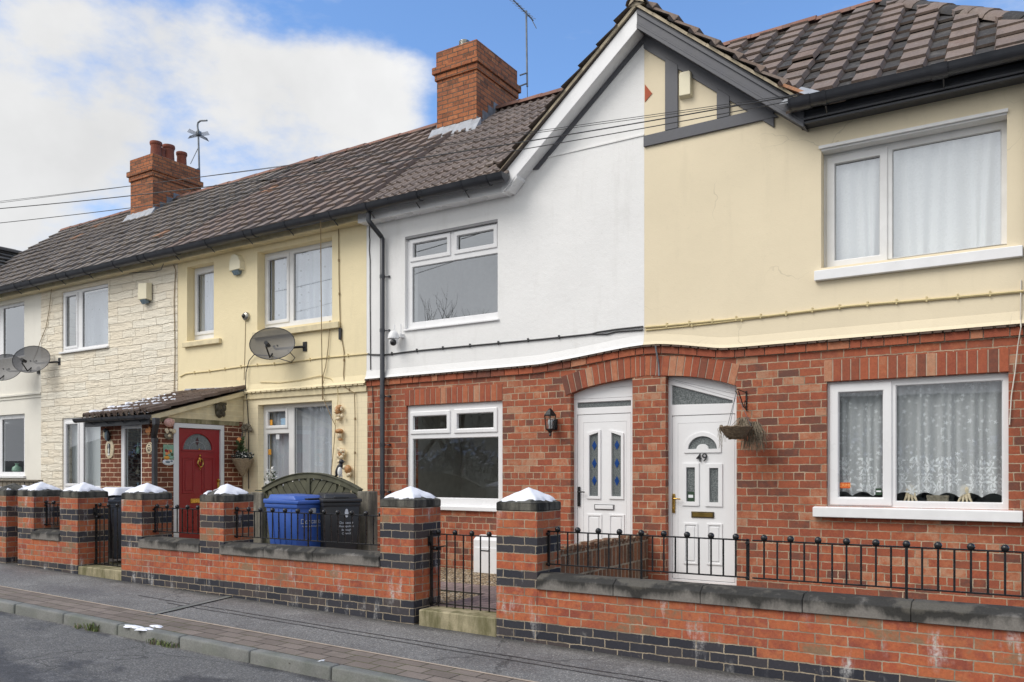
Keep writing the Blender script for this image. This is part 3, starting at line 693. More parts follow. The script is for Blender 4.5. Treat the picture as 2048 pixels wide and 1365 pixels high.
def gable_roof(parent,xc,side,mat,prof,gauge,seed,front=GY,yend=2.1):
    # one slope of the cross gable: side -1 falls to the left, +1 to the right
    b=MB(); L=GH*math.hypot(1,GS)+.02; c=1/math.hypot(1,GS); s_=GS*c
    O=Vector((xc+side*(GH+.02),front-.07,GZ-GS*(GH+.02)+.035)); S=Vector((-side*c,0,s_)); N=Vector((side*s_,0,c))
    tiles(b,O,(0,1,0),S,N,yend-front+.04,L,gauge,prof,seed=seed,lift=.055,th=.04)
    b.add([tuple(O-N*.03),tuple(O-N*.03+Vector((0,yend-front,0))),(xc,yend,GZ-.01),(xc,front,GZ-.01)],[(0,1,2,3)],0,.3)
    # bedding mortar along the verge
    for k in range(9):
        a=O+S*(L*k/9)-N*.03; e=O+S*(L*(k+1)/9)-N*.03
        b.hexa([a+Vector((0,.035,0)),e+Vector((0,.035,0)),e+Vector((0,.08,0)),a+Vector((0,.08,0)),a+N*.028+Vector((0,.028,0)),e+N*.034+Vector((0,.034,0)),e+N*.03+Vector((0,.08,0)),a+N*.03+Vector((0,.08,0))],mi=1,rn=.5)
    return b.build('gable_roof',[M[mat],M['cement']],parent)
def barge(parent,xc,side,mat,mould=False,zoff=-.03,y0=GY,h=.235,wall=-.02):
    b=MB(); xe=xc+side*(GH+.005)
    def zt(x): return GZ-GS*abs(x-xc)+zoff
    x0=xc+side*.0005
    b.plate([(x0,zt(x0)),(xe,zt(xe)),(xe,zt(xe)-h),(x0,zt(x0)-h)],y0,y0+.025)
    b.hexa([(x0,y0+.025,zt(x0)-h+.006),(xe,y0+.025,zt(xe)-h+.006),(xe,wall,zt(xe)-h+.006),(x0,wall,zt(x0)-h+.006),(x0,y0+.025,zt(x0)-h+.03),(xe,y0+.025,zt(xe)-h+.03),(xe,wall,zt(xe)-h+.03),(x0,wall,zt(x0)-h+.03)])
    if mould:
        for dz,w,p in ((-h+.03,.05,.02),(-h+.06,.03,.012),(-.03,.05,.018)):
            b.plate([(x0,zt(x0)+dz),(xe,zt(xe)+dz),(xe,zt(xe)+dz-w),(x0,zt(x0)+dz-w)],y0-p,y0-.001)
    return b.build('barge_board',M[mat],parent,bev=.003)
XP=[.57,-3.95,-8.464,-12.99,-17.525,-22.05]
# ================= house 49
h49=thing('terraced_house','cream rendered brick house with black timbered gable and door numbered 49','house',(-1.69,0,.1))
x1,x0=XP[0],XP[1]
Y0=0.0
# arch over both doors, measured on the wall plane
ARI=[W(*p) for p in [(1322,751.8),(1373,753),(1400,756),(1424.5,760),(1450,765.5),(1470,771.6)]]
ARO=[W(*p) for p in [(1326,712.5),(1358,712.5),(1388,714),(1412,716.5),(1436,719.6),(1480,730)]]
ALI=[W(*p) for p in [(1131.5,792),(1148,784.5),(1167,776.7),(1201,768),(1232,761.5),(1262.6,756)]]
ALO=[W(*p) for p in [(1122,754),(1145,746.5),(1170,738.6),(1195,729.5),(1221.6,721),(1261,714)]]
dx0,dx1=WX(1331),WX(1473)
w49l=rect(1653,2017,762.4,746.5,1012,1021)
w49u=rect(1643,2014,297.4,226.4,538,490)
top49=lambda x: 5.33 if x>x0+GH-.05 else GZ-GS*abs(x-x0)-.07
b=MB()
door_hole=[(dx0,.12),(dx1,.12)]+[(dx1,interp(ARI,dx1))]+[p for p in ARI[::-1] if dx0+.02<p[0]<dx1-.02]+[(dx0,interp(ARI,dx0))]
b.plate([(x0+.0005,-.15),(x1,-.15)]+curve(x0+.0005,x1,40,-.004)[::-1],0,.28,[door_hole,RC(*w49l)])
b.build('wall',M['brick_house'],h49)
b=MB(); b.plate(curve(x0+.0005,x1,40,.0)+[(x1,5.33),(x0+GH-.05,5.33),(x0+.0005,GZ-.07)],-.02,.28,[RC(*w49u)]); bellcast(b,x0+.0005,x1)
b.build('upper_wall',M['cream_render'],h49)
b=MB(); b.box(x1-.28,x1-.001,.281,6.0,-.15,5.33); b.box(x0+.002,x1-.281,5.72,5.998,-.15,5.33); b.build('rear_wall',M['back_wall'],h49)
band(h49,x0+.0005,x1)
b=MB(); voussoirs(b,ARI,ARO,10,seed=5); pl=[W(1290.5,752),W(1322,751.8)]; po=[W(1290.5,712.6),W(1326,712.5)]; voussoirs(b,pl,po,3,seed=6)
b.build('door_arch',[M['unit'],M['mortar']],h49,bev=.003)
soldiers(h49,WX(1648),WX(2019),w49l[3]+.003,w49l[3]+.003,w49l[3]+.235,w49l[3]+.235,19,seed=8)
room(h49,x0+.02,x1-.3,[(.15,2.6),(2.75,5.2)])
# windows
ys=.13
fr=(w49u[0]-.01,w49u[1]+.01,WZ(1827,512,ys)-.0,w49u[3]+.01)
pa=rect(1669.6,1760,328,313,522,511,ys); pb=rect(1784.6,2002.5,299,259.5,516,490,ys)
wu=window(h49,fr,ys,[pa,pb],[(pa[0]-.085,pa[1]+.075,pa[2]-.075,pa[3]+.085),None],mat='upvc_old',
  sill=(WX(1628,-.08),WX(2046,-.08),(WZ(1633,561,-.08)+WZ(2046,513,-.08))/2,(WZ(1628,538,-.08)+WZ(2046,490,-.08))/2,-.08,'paint_white'),label='wide white window with long white stone sill upstairs')
b=MB(); b.box(w49u[0]-.02,w49u[1]+.01,-.05,-.021,w49u[3]-.01,w49u[3]+.022); b.box(w49u[0]+.001,w49u[1]-.001,-.02,ys-.005,w49u[3]-.03,w49u[3]-.003); b.build('drip_strip',M['upvc_old'],wu)
yl=.06
pa=rect(1677,1766.5,785,782,995,997,yl); pb=rect(1791.6,2005.5,771,761.4,1003,1007.5,yl)
fr=(w49l[0]-.005,w49l[1]+.005,w49l[2]-.01,w49l[3]+.005)
window(h49,fr,yl,[pa,pb],[(pa[0]-.09,pa[1]+.085,pa[2]-.085,pa[3]+.095),None],mat='upvc',gl='glass_low',
  sill=(WX(1625,-.08),WX(2046,-.08),(WZ(1625,1034,-.08)+WZ(2044,1046,-.08))/2,(WZ(1625,1012,-.08)+WZ(2044,1021.5,-.08))/2,-.08,'paint_white'),label='wide white window with lace curtain and thick white sill downstairs')
# door
def door_panel(b,y,r,mi=0):
    x0_,x1_,z0_,z1_=r; w=.022
    b.plate(RC(x0_,x1_,z0_,z1_),y-.012,y+.002,[RC(x0_+w,x1_-w,z0_+w,z1_-w)],mi=mi)
    b.plate(RC(x0_+w*2,x1_-w*2,z0_+w*2,z1_-w*2),y-.009,y+.002,mi=mi)
yd=.10; zb=.2
L,Rr=WX(1329,yd),WX(1473.5,yd)
archd=[(x,interp(ARI,x)+.03) for x in [L+(Rr-L)*i/12 for i in range(13)]]
li=(WX(1343.5,yd),WX(1470,yd)); zt=WZ(1400,830,yd)
fan=[W(1343,811,yd),W(1465.5,807.6,yd),W(1465.5,801,yd),W(1343,770,yd)]
b=MB(); b.plate([(L,zb-.1),(Rr,zb-.1)]+archd[::-1],yd,yd+.07,[RC(li[0],li[1],zb,zt),fan])
gx=[(W(1343,811,yd)[0]+.006,fan[0][1]+.006),(fan[1][0]-.006,fan[1][1]+.006),(fan[2][0]-.006,fan[2][1]-.006),(fan[3][0]+.006,fan[3][1]-.008)]
b.plate(fan,yd+.012,yd+.03,[gx],mi=1)
for k,(a,c) in enumerate((((1331,757),(1472,797)),((1345,759),(1472,788)))):   # boards closing the arch
    p,q=W(*a,yd),W(*c,yd); b.plate([p,q,(q[0],q[1]-.008),(p[0],p[1]-.008)],yd-.004,yd+.001,mi=2)
dr=b.build('door',[M['door_white'],M['gasket'],M['seam']],h49,bev=.003); dr['label']='white panelled front door with sloping glazed top light'
q=MB(); q.add([(p[0],yd+.024,p[1]) for p in fan],[(0,1,2,3)]); q.build('fanlight_pane',M['glass_obscure'],dr)
yf=yd+.006
cx,cz=W(1405.3,898.5,yf); rad=WX(1434.5,yf)-cx
ring=[(cx+rad*math.cos(PI*i/16),cz+rad*.86*math.sin(PI*i/16)) for i in range(17)]
r2=rad*.42; inner=[(cx+r2*math.cos(PI*i/8),cz+r2*.8*math.sin(PI*i/8)) for i in range(9)]
archhole=ring+inner[::-1]
g1=rect(1373,1390.5,935,935.5,1003.5,1004,yf); g2=rect(1419,1437,936,937,1005,1005.5,yf)
b=MB(); b.plate(RC(li[0]+.006,li[1]-.006,zb+.006,zt-.006),yf,yf+.05,[archhole,RC(*g1),RC(*g2)])
xl=WX(1356.5,yf); ztl=WZ(1405,845,yf)
b.box(xl-.005,xl,yf-.002,yf+.001,zb+.02,ztl,mi=1); b.box(xl-.005,WX(1453,yf),yf-.002,yf+.001,ztl-.005,ztl,mi=1)
o_=[(cx+(rad+.05)*math.cos(PI*i/16),cz+(rad*.86+.05)*math.sin(PI*i/16)) for i in range(17)]
o_=[(o_[0][0],cz-.045)]+o_+[(o_[-1][0],cz-.045)]
b.plate(o_[::-1],yf-.014,yf-.001,[archhole])
for g in (g1,g2): b.plate(RC(g[0]-.05,g[1]+.05,g[2]-.05,g[3]+.05),yf-.014,yf-.001,[RC(*g)])
for r in (rect(1367.5,1396,1046,1047,1128,1129,yf),rect(1414,1445,1047,1048,1130,1131,yf)): door_panel(b,yf,r)
lf=b.build('leaf',[M['door_white'],M['seam']],dr,bev=.004)
def quadpane(poly,y,mat,parent,name='pane'):
    q=MB(); q.plate(poly,y,y+.004); return q.build(name,M[mat],parent)
quadpane(archhole,yf+.012,'glass_obscure',dr); quadpane(RC(*g1),yf+.012,'glass_obscure',dr); quadpane(RC(*g2),yf+.012,'glass_obscure',dr)
text('number_plate','49',.14,(cx-.005,yf-.018,WZ(1403,916.5,yf)),M['black_num'],dr,ext=.002,bold=.001)
def letter_plate(parent,r,y,mat,edge=None):
    b=MB(); b.box(r[0],r[1],y-.012,y+.002,r[2],r[3],mi=1 if edge else 0); b.box(r[0]+.014,r[1]-.014,y-.018,y-.012,r[2]+.012,r[3]-.012)
    return b.build('letter_plate',[M[mat],M[edge or mat]],parent,bev=.003)
letter_plate(dr,rect(1383,1428.6,1023.6,1024,1036,1036.5,yf),yf,'dull_brass','black_num')
def handle(parent,xa,xb,z0,z1,y,mat,lev):
    b=MB(); xm=(xa+xb)/2; b.box(xa,xb,y-.012,y,z0,z1); zl=z1-(z1-z0)*.25
    b.tube([(xm,y,zl),(xm,y-.045,zl),(xm+lev*.2,y-.05,zl),(xm+lev,y-.045,zl-.004)],.009,8); b.ball((xm,y-.013,z0+(z1-z0)*.25),.009,8,6)
    return b.build('handle',M[mat],parent,bev=.002,smooth=40)
handle(dr,WX(1345,yd),WX(1350.5,yd),WZ(1347,1026,yd),WZ(1347,988,yd),yd-.001,'brass',.1)
q=MB(); q.box(WX(1375,yf),WX(1388,yf),yf+.004,yf+.008,WZ(1380,1003,yf),WZ(1380,984,yf)); q.box(WX(1376.5,yf),WX(1386,yf),yf+.003,yf+.0045,WZ(1380,996,yf),WZ(1380,990,yf),mi=1); q.build('sticker',[M['green_sticker'],M['sticker_white']],dr)
b=MB(); b.box(L,Rr,-.03,yd+.05,zb-.17,zb-.101); b.build('threshold',M['upvc_old'],dr)
# roof, hip, gutter, gable dressing
hipx=lambda s: .72+(-1.62-.72)*min(1,max(0,s/4.17))
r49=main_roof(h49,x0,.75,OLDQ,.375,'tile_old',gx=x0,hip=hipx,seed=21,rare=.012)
b=MB(); ridge_run(b,(-1.62,YR,ZR+.03),(.72,YE,ZE+.05),r=.13,seg=.33,seed=9,flat=.75); b.build('hip_ridge',M['tile_old'],r49,smooth=50)
b=MB(); Lh=math.hypot(2.34,2.58); S=Vector((-2.34/Lh,0,2.58/Lh)); N=Vector((2.58/Lh,0,2.34/Lh))
tiles(b,(.75,YE,ZE-.03),(0,1,0),S,N,6.54,Lh,.335,OLDP,None,lambda a,s:min(max(a,3.27*s/Lh),6.54-3.27*s/Lh),seed=3); b.build('hip_slope',M['tile_old'],r49)
gutter(h49,WX(1583,YE-.06),.78,YE-.095,5.455,joints=(WX(1610,YE-.06),-.7),ends=(1,1),step=1.1)
b=MB(); xs=WX(1597,-.2)
b.box(xs,.74,-.215,-.19,5.26,5.44); b.box(xs,.74,-.189,-.021,5.27,5.29)
for z_,p in ((5.25,.02),(5.285,.035)): b.box(xs+.02,.75,-.215-p,-.2151,z_,z_+.025)
b.build('fascia',M['paint_black'],h49,bev=.003)
gable_roof(h49,x0,1,'tile_old',OLDP,.335,31)
barge(h49,x0,1,'paint_timber',True,zoff=-.005)
b=MB(); yt=-.05
zt_=lambda x: GZ-GS*abs(x-x0)-.26
zb_=WZ(1287,294,yt); zB=WZ(1287,272,yt); xe=x0+(GZ-.26-zb_)/GS
b.plate([(x0+.001,zb_),(xe,zb_),(xe-.15,zB),(x0+.001,zB)],yt,-.021)
for a,c in ((1330,1355.5),(1433.4,1459)):
    xa,xb=WX(a,yt),WX(c,yt); b.plate([(xa,zB+.001),(xb,zB+.001),(xb,zt_(xb)-.1),(xa,zt_(xa)-.1)],yt-.003,-.021)
b.plate([(x0+.001,zt_(x0)-.15),(xe-.05,zt_(xe-.05)-.15),(xe-.05,zt_(xe-.05)+.06),(x0+.001,zt_(x0)+.06)],yt+.004,-.021)
b.build('timber_frame',M['paint_timber'],h49,bev=.004)
b=MB(); b.plate([W(1289.5,169,-.03),W(1304,187,-.03),W(1289.5,204,-.03)],-.028,-.021); b.build('diamond_panel',M['clay_red'],h49)
b=MB(); p=WX(1590,-.3)   # lead soaker at the valley foot
b.add([(p-.16,-.31,5.50),(p+.1,-.33,5.47),(p+.26,-.22,5.56),(p+.02,-.1,5.72),(p-.16,-.31,5.49),(p+.1,-.33,5.46),(p+.26,-.22,5.55),(p+.02,-.1,5.71)],[(0,1,2,3),(4,7,6,5),(0,4,5,1),(1,5,6,2)]); b.build('valley_flashing',M['lead'],h49)
b=MB(); xd=WX(2046,-.06); b.tube([(xd+.06,YE-.07,5.39),(xd+.06,YE-.07,5.3),(xd+.06,-.09,5.12),(xd+.06,-.09,.2)],.036,12); b.build('downpipe',M['gutter'],h49,smooth=40)
# ================= house 51
h51=thing('terraced_house','white rendered house over red brick with blank white front door and clear windows','house',(-6.2,0,.1))
x1,x0=XP[1],XP[2]
w51u=rect(811.8,997,474.9,439,664,641); w51l=rect(812.6,1005,812.5,801.6,1012,1019)
ex0,ex1=WX(1141),WX(1264.8)
b=MB()
hole=[(ex0,.12),(ex1,.12),(ex1,interp(ALI,ex1))]+[p for p in ALI[::-1] if ex0+.02<p[0]<ex1-.02]+[(ex0,interp(ALI,ex0))]
b.plate([(x0+.001,-.15),(x1-.0005,-.15)]+curve(x0+.001,x1-.0005,40,-.004)[::-1],0,.28,[hole,RC(*w51l)])
b.build('wall',M['brick_house'],h51)
b=MB(); b.plate(curve(x0+.001,x1-.0005,40,0)+[(x1-.0005,GZ-.07),(x1-GH+.05,5.33),(x0+.001,5.33)],-.02,.28,[RC(*w51u)]); bellcast(b,x0+.001,x1-.0005)
b.build('upper_wall',M['white_render'],h51)
b=MB(); b.box(x0+.002,x1-.002,5.72,5.998,-.15,5.33); b.build('rear_wall',M['back_wall'],h51)
band(h51,x0+.001,x1-.0005)
b=MB(); voussoirs(b,ALI,ALO,11,seed=15); voussoirs(b,[W(1263,756),W(1290,752)],[W(1261.5,714),W(1290,712.6)],3,seed=16); b.build('door_arch',[M['unit'],M['mortar']],h51,bev=.003)
soldiers(h51,WX(809.4),WX(1005.5),w51l[3]+.003,w51l[3]+.003,w51l[3]+.23,w51l[3]+.23,18,seed=18)
room(h51,x0+.02,x1-.02,[(.15,2.6),(2.75,5.2)],mat='interior_pale',y1=2.4)
ys=.03
pa=rect(827,895,488,476,516,505,ys); pb=rect(915,988,473,459,500.5,488,ys); pc=rect(824.5,996,535.4,505.6,646,625.6,ys)
fr=(w51u[0]-.005,w51u[1]+.005,w51u[2]-.005,w51u[3]-.035)
sg=lambda p:(p[0]-.055,p[1]+.06,p[2]-.06,p[3]+.065)
window(h51,fr,ys,[pa,pb,pc],[sg(pa),sg(pb),None],label='white upstairs window with two small top lights over one large pane',
  sill=(w51u[0]-.01,w51u[1]+.025,w51u[2]-.005,w51u[2]+.035,-.05,'upvc'))
b=MB(); b.box(w51u[0]+.001,w51u[1]-.001,-.018,ys+.03,w51u[3]-.036,w51u[3]-.001); b.build('head_trim',M['seam'],h51)
yl=.04
pa=rect(827.5,894.4,832.6,831,860,859.5,yl); pb=rect(915,988,827.5,825.5,857.5,857,yl); pc=rect(825.5,996.5,878,874,996,998,yl)
fr=(w51l[0]-.005,w51l[1]+.005,w51l[2]-.01,w51l[3]+.005)
window(h51,fr,yl,[pa,pb,pc],[sg(pa),sg(pb),None],gl='glass_low',label='white downstairs window with two small top lights over one large pane',
  sill=(w51l[0]-.01,w51l[1]+.02,w51l[2]-.04,w51l[2]+.03,-.05,'upvc'))
yd=.10
L,Rr=WX(1140,yd)-.01,WX(1266,yd)
archd=[(x,interp(ALI,x)+.03) for x in [L+(Rr-L)*i/12 for i in range(13)]]
li=(WX(1154,yd),WX(1262,yd)); zt=WZ(1208,828,yd); fz=rect(1154.3,1262,807,799.5,817.5,812.5,yd)
b=MB(); b.plate([(L,zb-.1),(Rr,zb-.1)]+archd[::-1],yd,yd+.07,[RC(li[0],li[1],zb,zt),RC(*fz)])
b.plate(RC(*fz),yd+.012,yd+.03,[RC(fz[0]+.006,fz[1]-.006,fz[2]+.006,fz[3]-.006)],mi=1)
for yy in (798,778):
    z_=WZ(1200,yy-1,yd); xa=L+.02 if yy>790 else WX(1220,yd); b.box(xa,Rr-.01,yd-.004,yd+.001,z_,z_+.007,mi=2)
dr=b.build('door',[M['door_white'],M['gasket'],M['seam']],h51,bev=.003); dr['label']='white front door with two blue diamond glass strips and black handle'
q=MB(); q.add([(fz[0],yd+.024,fz[2]),(fz[1],yd+.024,fz[2]),(fz[1],yd+.024,fz[3]),(fz[0],yd+.024,fz[3])],[(0,1,2,3)]); q.build('fanlight_pane',M['glass_reeded'],dr)
ga=[W(1179,992.4,yf),W(1197,993,yf),W(1197,865.5,yf),W(1179,871.6,yf)]; gb=[W(1223.6,993,yf),W(1242.7,993.5,yf),W(1242.7,872,yf),W(1223.6,865.5,yf)]
def grow(poly,w):
    cx_=sum(p[0] for p in poly)/4; cz_=sum(p[1] for p in poly)/4
    return [(p[0]+(w if p[0]>cx_ else -w),p[1]+(w if p[1]>cz_ else -w)) for p in poly]
b=MB(); b.plate(RC(li[0]+.006,li[1]-.006,zb+.006,zt-.006),yf,yf+.05,[ga,gb])
xa,xb,zz=WX(1167.5,yf),WX(1253,yf),WZ(1210,843.5,yf)
b.box(xa-.005,xa,yf-.002,yf+.001,zb+.02,zz,mi=1); b.box(xa-.005,xb,yf-.002,yf+.001,zz-.006,zz,mi=1); b.box(xb,xb+.004,yf-.002,yf+.001,zb+.02,zz,mi=1)
for g in (ga,gb): b.plate(grow(g,.035),yf-.016,yf-.001,[g])
for r in (rect(1174.5,1204,1028.5,1029,1110,1111,yf),rect(1218,1249,1029,1029.5,1112,1113,yf)): door_panel(b,yf,r)
b.build('leaf',[M['door_white'],M['seam']],dr,bev=.004)
for g in (ga,gb):
    quadpane(g,yf+.014,'glass_reeded',dr); cx=(g[0][0]+g[1][0])/2
    for yy in (891,927,962):
        c=W(1210,yy,yf)[1]; q=MB(); q.plate([(cx-.033,c),(cx,c-.062),(cx+.033,c),(cx,c+.062)],yf+.008,yf+.0135); q.build('diamond_pane',M['glass_blue'],dr)
letter_plate(dr,rect(1189,1229,1008.5,1009,1020,1020.5,yf),yf,'door_white','black_num')
handle(dr,WX(1156,yd),WX(1161,yd),WZ(1158,1013,yd),WZ(1158,974,yd),yd-.001,'black_iron',.1)
b=MB(); b.box(L,Rr,-.03,yd+.05,zb-.17,zb-.101); b.build('threshold',M['upvc'],dr)
main_roof(h51,x0,x1,ROMP,.315,'tile_roman',gx=x1,seed=22,low=False,rare=0)
gable_roof(h51,x1,-1,'tile_roman',ROMP,.315,32)
b=MB(); ridge_run(b,(x1,GY-.05,GZ+.06),(x1,2.2,GZ+.06),r=.13,seg=.42,seed=4); b.plate([(x1-.11,GZ+.0),(x1+.11,GZ+.0),(x1+.06,GZ+.1),(x1,GZ+.125),(x1-.06,GZ+.1)],GY-.04,GY+.1,mi=1); b.build('gable_ridge',[M['ridge_grey'],M['cement']],h51,smooth=50)
barge(h51,x1,-1,'upvc',zoff=-.03)
b=MB(); yt=-.04   # dark rake board under the white barge, and the groove line across the gable
zt_=lambda x: GZ-GS*abs(x-x1)-.26
b.plate([(x1-.001,zt_(x1)+.04),(x1-1.62,zt_(x1-1.62)+.04),(x1-1.5,zt_(x1-1.5)-.075),(x1-.001,zt_(x1)-.075)],yt,-.021); b.build('rake_board',M['paint_timber'],h51)
b=MB(); zl=WZ(1284,272,-.03); b.box(WX(1088,-.03),x1-.001,-.032,-.021,zl,zl+.02); b.build('drip_bead',M['white_render'],h51)
xs=WX(1016,-.2)
b=MB(); b.box(x0+.001,xs,-.215,-.19,5.22,5.42); b.box(x0+.001,xs,-.189,-.021,5.225,5.245); b.hexa([(xs,-.214,5.22),(xs+.16,-.24,5.36),(xs+.16,-.03,5.36),(xs,-.021,5.22),(xs,-.214,5.40),(xs+.16,-.24,5.43),(xs+.16,-.03,5.43),(xs,-.021,5.40)])
b.build('fascia',M['upvc'],h51,bev=.003)
gutter(h51,x0+.002,WX(1013,YE-.06),YE-.095,5.39,joints=(WX(735,YE-.06),WX(836,YE-.06),WX(974,YE-.06)),ends=(0,1),step=.85)
b=MB(); xd=WX(737,YE-.07); xe=WX(766,-.07)
b.tube([(xd,YE-.07,5.40),(xd,YE-.07,5.18),(xd+.02,YE-.065,5.15),(xe-.02,-.09,5.0),(xe,-.085,4.96),(xe,-.085,.18)],.036,12)
for z_ in (4.4,3.6,2.62,1.9,1.2): b.tube([(xe,-.085,z_-.025),(xe,-.085,z_+.025)],.041,12); b.tube([(xe,-.06,z_),(xe+.09,-.03,z_)],.008,6); b.box(xe+.08,xe+.1,-.045,-.0,z_-.015,z_+.015)
b.build('downpipe',M['gutter'],h51,smooth=40)
chimney(h51,XP[2],2.3,3.62,.86,6.9,8.98,[(2.55,.17,.1),(3.1,.15,.085),(3.38,.15,.085)],'steel')
# ================= house 53
h53=thing('terraced_house','cream roughcast house behind a brick porch with dotted net curtains','house',(-10.7,0,.15))
x1,x0=XP[2],XP[3]
ZB=2.83
o1=rect(376,429.5,535,524.4,684,676); o2=rect(516.5,666,504.6,475.6,662,641); o3=rect(516,664,810,801.7,985,990)
b=MB(); b.plate(RC(x0+.001,x1-.001,-.15,ZB),0,.28,[RC(*o3)]); b.build('wall',M['brick_cream'],h53)
b=MB(); b.plate(RC(x0+.001,x1-.001,ZB,5.33),-.02,.28,[RC(*o1),RC(*o2)])
cv=[(x0+.001+(x1-x0-.002)*i/20,ZB) for i in range(21)]; bellcast(b,0,0,crv=cv)
b.build('upper_wall',M['cream_rough'],h53)
b=MB(); r_=random.Random(4); x=x0+.01
while x<x1-.05:
    w=r_.uniform(.09,.15); b.box(x,x+w-.02,-.06-r_.uniform(0,.01),.02,ZB-.012,ZB+.006+r_.uniform(0,.006)); x+=w
b.box(x0+.002,x1-.002,-.03,.02,ZB-.11,ZB-.013)
b.build('string_course',M['paint_cream'],h53,bev=.003)
b=MB(); b.box(x0+.002,x1-.002,5.72,5.998,-.15,5.33); b.build('rear_wall',M['back_wall'],h53)
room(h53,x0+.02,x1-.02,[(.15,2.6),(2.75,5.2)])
ys=.14
p=rect(395,430,549.5,543.7,665,660,ys); window(h53,(o1[0]-.01,o1[1]+.01,o1[2]-.01,o1[3]+.01),ys,[p],[(p[0]-.06,p[1]+.05,p[2]-.06,p[3]+.06)],mat='upvc_old',label='small narrow upstairs window',
  sill=(WX(363.7,-.08),WX(437.6,-.08),WZ(400,691,-.08),WZ(400,680,-.08),-.08,'paint_cream'))
pa=rect(537.5,574.5,520.5,514.7,643,638,ys); pb=rect(587,666.5,506,492,642,632,ys)
window(h53,(o2[0]-.01,o2[1]+.01,o2[2]-.01,o2[3]+.01),ys,[pa,pb],[(pa[0]-.06,pa[1]+.055,pa[2]-.06,pa[3]+.065),None],mat='upvc_old',label='wider upstairs window with two panes',
  sill=(WX(503.6,-.08),WX(676.4,-.08),(WZ(503,678,-.08)+WZ(676,655,-.08))/2,(WZ(503,664,-.08)+WZ(676,641.5,-.08))/2,-.08,'paint_cream'))
ys=.12
pa=rect(537,572,824,823,852,851.5,ys); pb=rect(534,577.5,867.6,867,980,981,ys); pc=rect(588,664,815,811.5,980,982,ys)
window(h53,(o3[0]-.01,o3[1]+.01,o3[2]-.01,o3[3]+.01),ys,[pa,pb,pc],[(pa[0]-.055,pa[1]+.05,pa[2]-.05,pa[3]+.05),None,None],mat='upvc_old',gl='glass_low',label='downstairs window behind the timber fence',
  sill=(o3[0]-.05,o3[1]+.05,o3[2]-.08,o3[2],-.07,'paint_cream'))
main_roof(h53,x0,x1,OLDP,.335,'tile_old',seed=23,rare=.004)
b=MB(); b.box(x0+.001,x1-.001,-.205,-.18,5.262,5.4); b.box(x0+.001,x1-.001,-.179,-.021,5.265,5.285); b.build('fascia',M['paint_cream'],h53,bev=.003)
gutter(h53,x0+.002,x1-.002,YE-.095,5.39,joints=(x0+.4,x0+2.4),step=.95)
# ================= house 55
h55=thing('terraced_house','cream stone clad house left of the brick porch with terracotta chimney pots','house',(-15.2,0,.2))
x1,x0=XP[3],XP[4]
o1=rect(126.4,219.3,585.7,568,708,694); o2=rect(127,215,840,829,980,985)
b=MB(); b.plate(RC(x0+.001,x1-.001,-.15,5.33),-.03,.28,[RC(*o1),RC(*o2)]); b.build('wall',M['stone'],h55)
b=MB(); b.box(x0+.002,x1-.002,5.72,5.998,-.15,5.33); b.build('rear_wall',M['back_wall'],h55)
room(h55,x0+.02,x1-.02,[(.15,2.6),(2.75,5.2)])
ys=0.0
pa=rect(132.5,154,594.5,590,694.5,691,ys); pb=rect(164.5,218.5,583.5,573.6,695,688,ys)
window(h55,(o1[0]-.005,o1[1]+.005,o1[2]-.005,o1[3]+.005),ys,[pa,pb],[(pa[0]-.05,pa[1]+.045,pa[2]-.05,pa[3]+.05),None],label='upstairs window in the stone cladding',sill=(o1[0]-.03,o1[1]+.03,o1[2]-.02,o1[2]+.03,-.08,'upvc'))
pa=rect(133,156.5,849.7,848,967.6,968.5,ys); pb=rect(166.5,214,843.6,839,971,975,ys)
window(h55,(o2[0]-.005,o2[1]+.005,o2[2]-.005,o2[3]+.005),ys,[pa,pb],[(pa[0]-.05,pa[1]+.045,pa[2]-.05,pa[3]+.05),None],gl='glass_low',label='downstairs window partly behind the porch',sill=(o2[0]-.03,o2[1]+.03,o2[2]-.03,o2[2]+.02,-.08,'upvc'))
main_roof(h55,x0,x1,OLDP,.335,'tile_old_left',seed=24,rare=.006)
b=MB(); b.box(x0+.001,x1-.001,-.205,-.18,5.262,5.4); b.box(x0+.001,x1-.001,-.179,-.031,5.265,5.285); b.build('fascia',M['paint_cream'],h55,bev=.003)
gutter(h55,x0+.002,x1-.002,YE-.095,5.39,joints=(x0+1.6,x0+3.9),step=.95)
chimney(h55,XP[4],2.28,3.55,.86,6.9,8.87,[(2.66,.44,.135),(3.0,.47,.14),(3.36,.42,.125),(2.82,.34,.09)],'pot')
# ================= house 57
h57=thing('terraced_house','pale rendered house at the far end with slate cross gable','house',(-19.8,0,.25))
x1,x0=XP[4],XP[5]
xr=WX(49.5)
o1=(xr-2.0,xr,WZ(30,716),WZ(30,606)); o2=(xr-1.9,xr+.02,WZ(30,952),WZ(30,829))
b=MB(); b.plate([(x0,-.15),(x1-.001,-.15),(x1-.001,5.33),(x0+GH-.05,5.33),(x0,GZ-.07)],-.01,.28,[RC(*o1),RC(*o2)])
zc=WZ(40,791); b.box(x0,x1-.001,-.05,-.011,zc-.015,zc+.02); b.box(x0,x1-.001,-.03,-.012,zc-.08,zc-.06)
b.build('wall',M['pale_render'],h57)
room(h57,x0+.02,x1-.02,[(.15,2.6),(2.75,5.2)])
b=MB(); b.box(x0+.002,x1-.002,5.72,5.998,-.15,5.33); b.build('rear_wall',M['back_wall'],h57)
ys=.06
zt1,zb1=WZ(40,611,ys),WZ(40,712,ys); p1=(WX(6.5,ys),xr-.01,zb1,zt1); p0=(o1[0]+.1,WX(0,ys)-.1,zb1+.06,zt1-.06)
window(h57,(o1[0]-.005,o1[1]+.005,o1[2]-.005,o1[3]+.005),ys,[p0,p1],[(p0[0]-.05,p0[1]+.05,p0[2]-.05,p0[3]+.05),None],label='upstairs window with grey sky reflected')
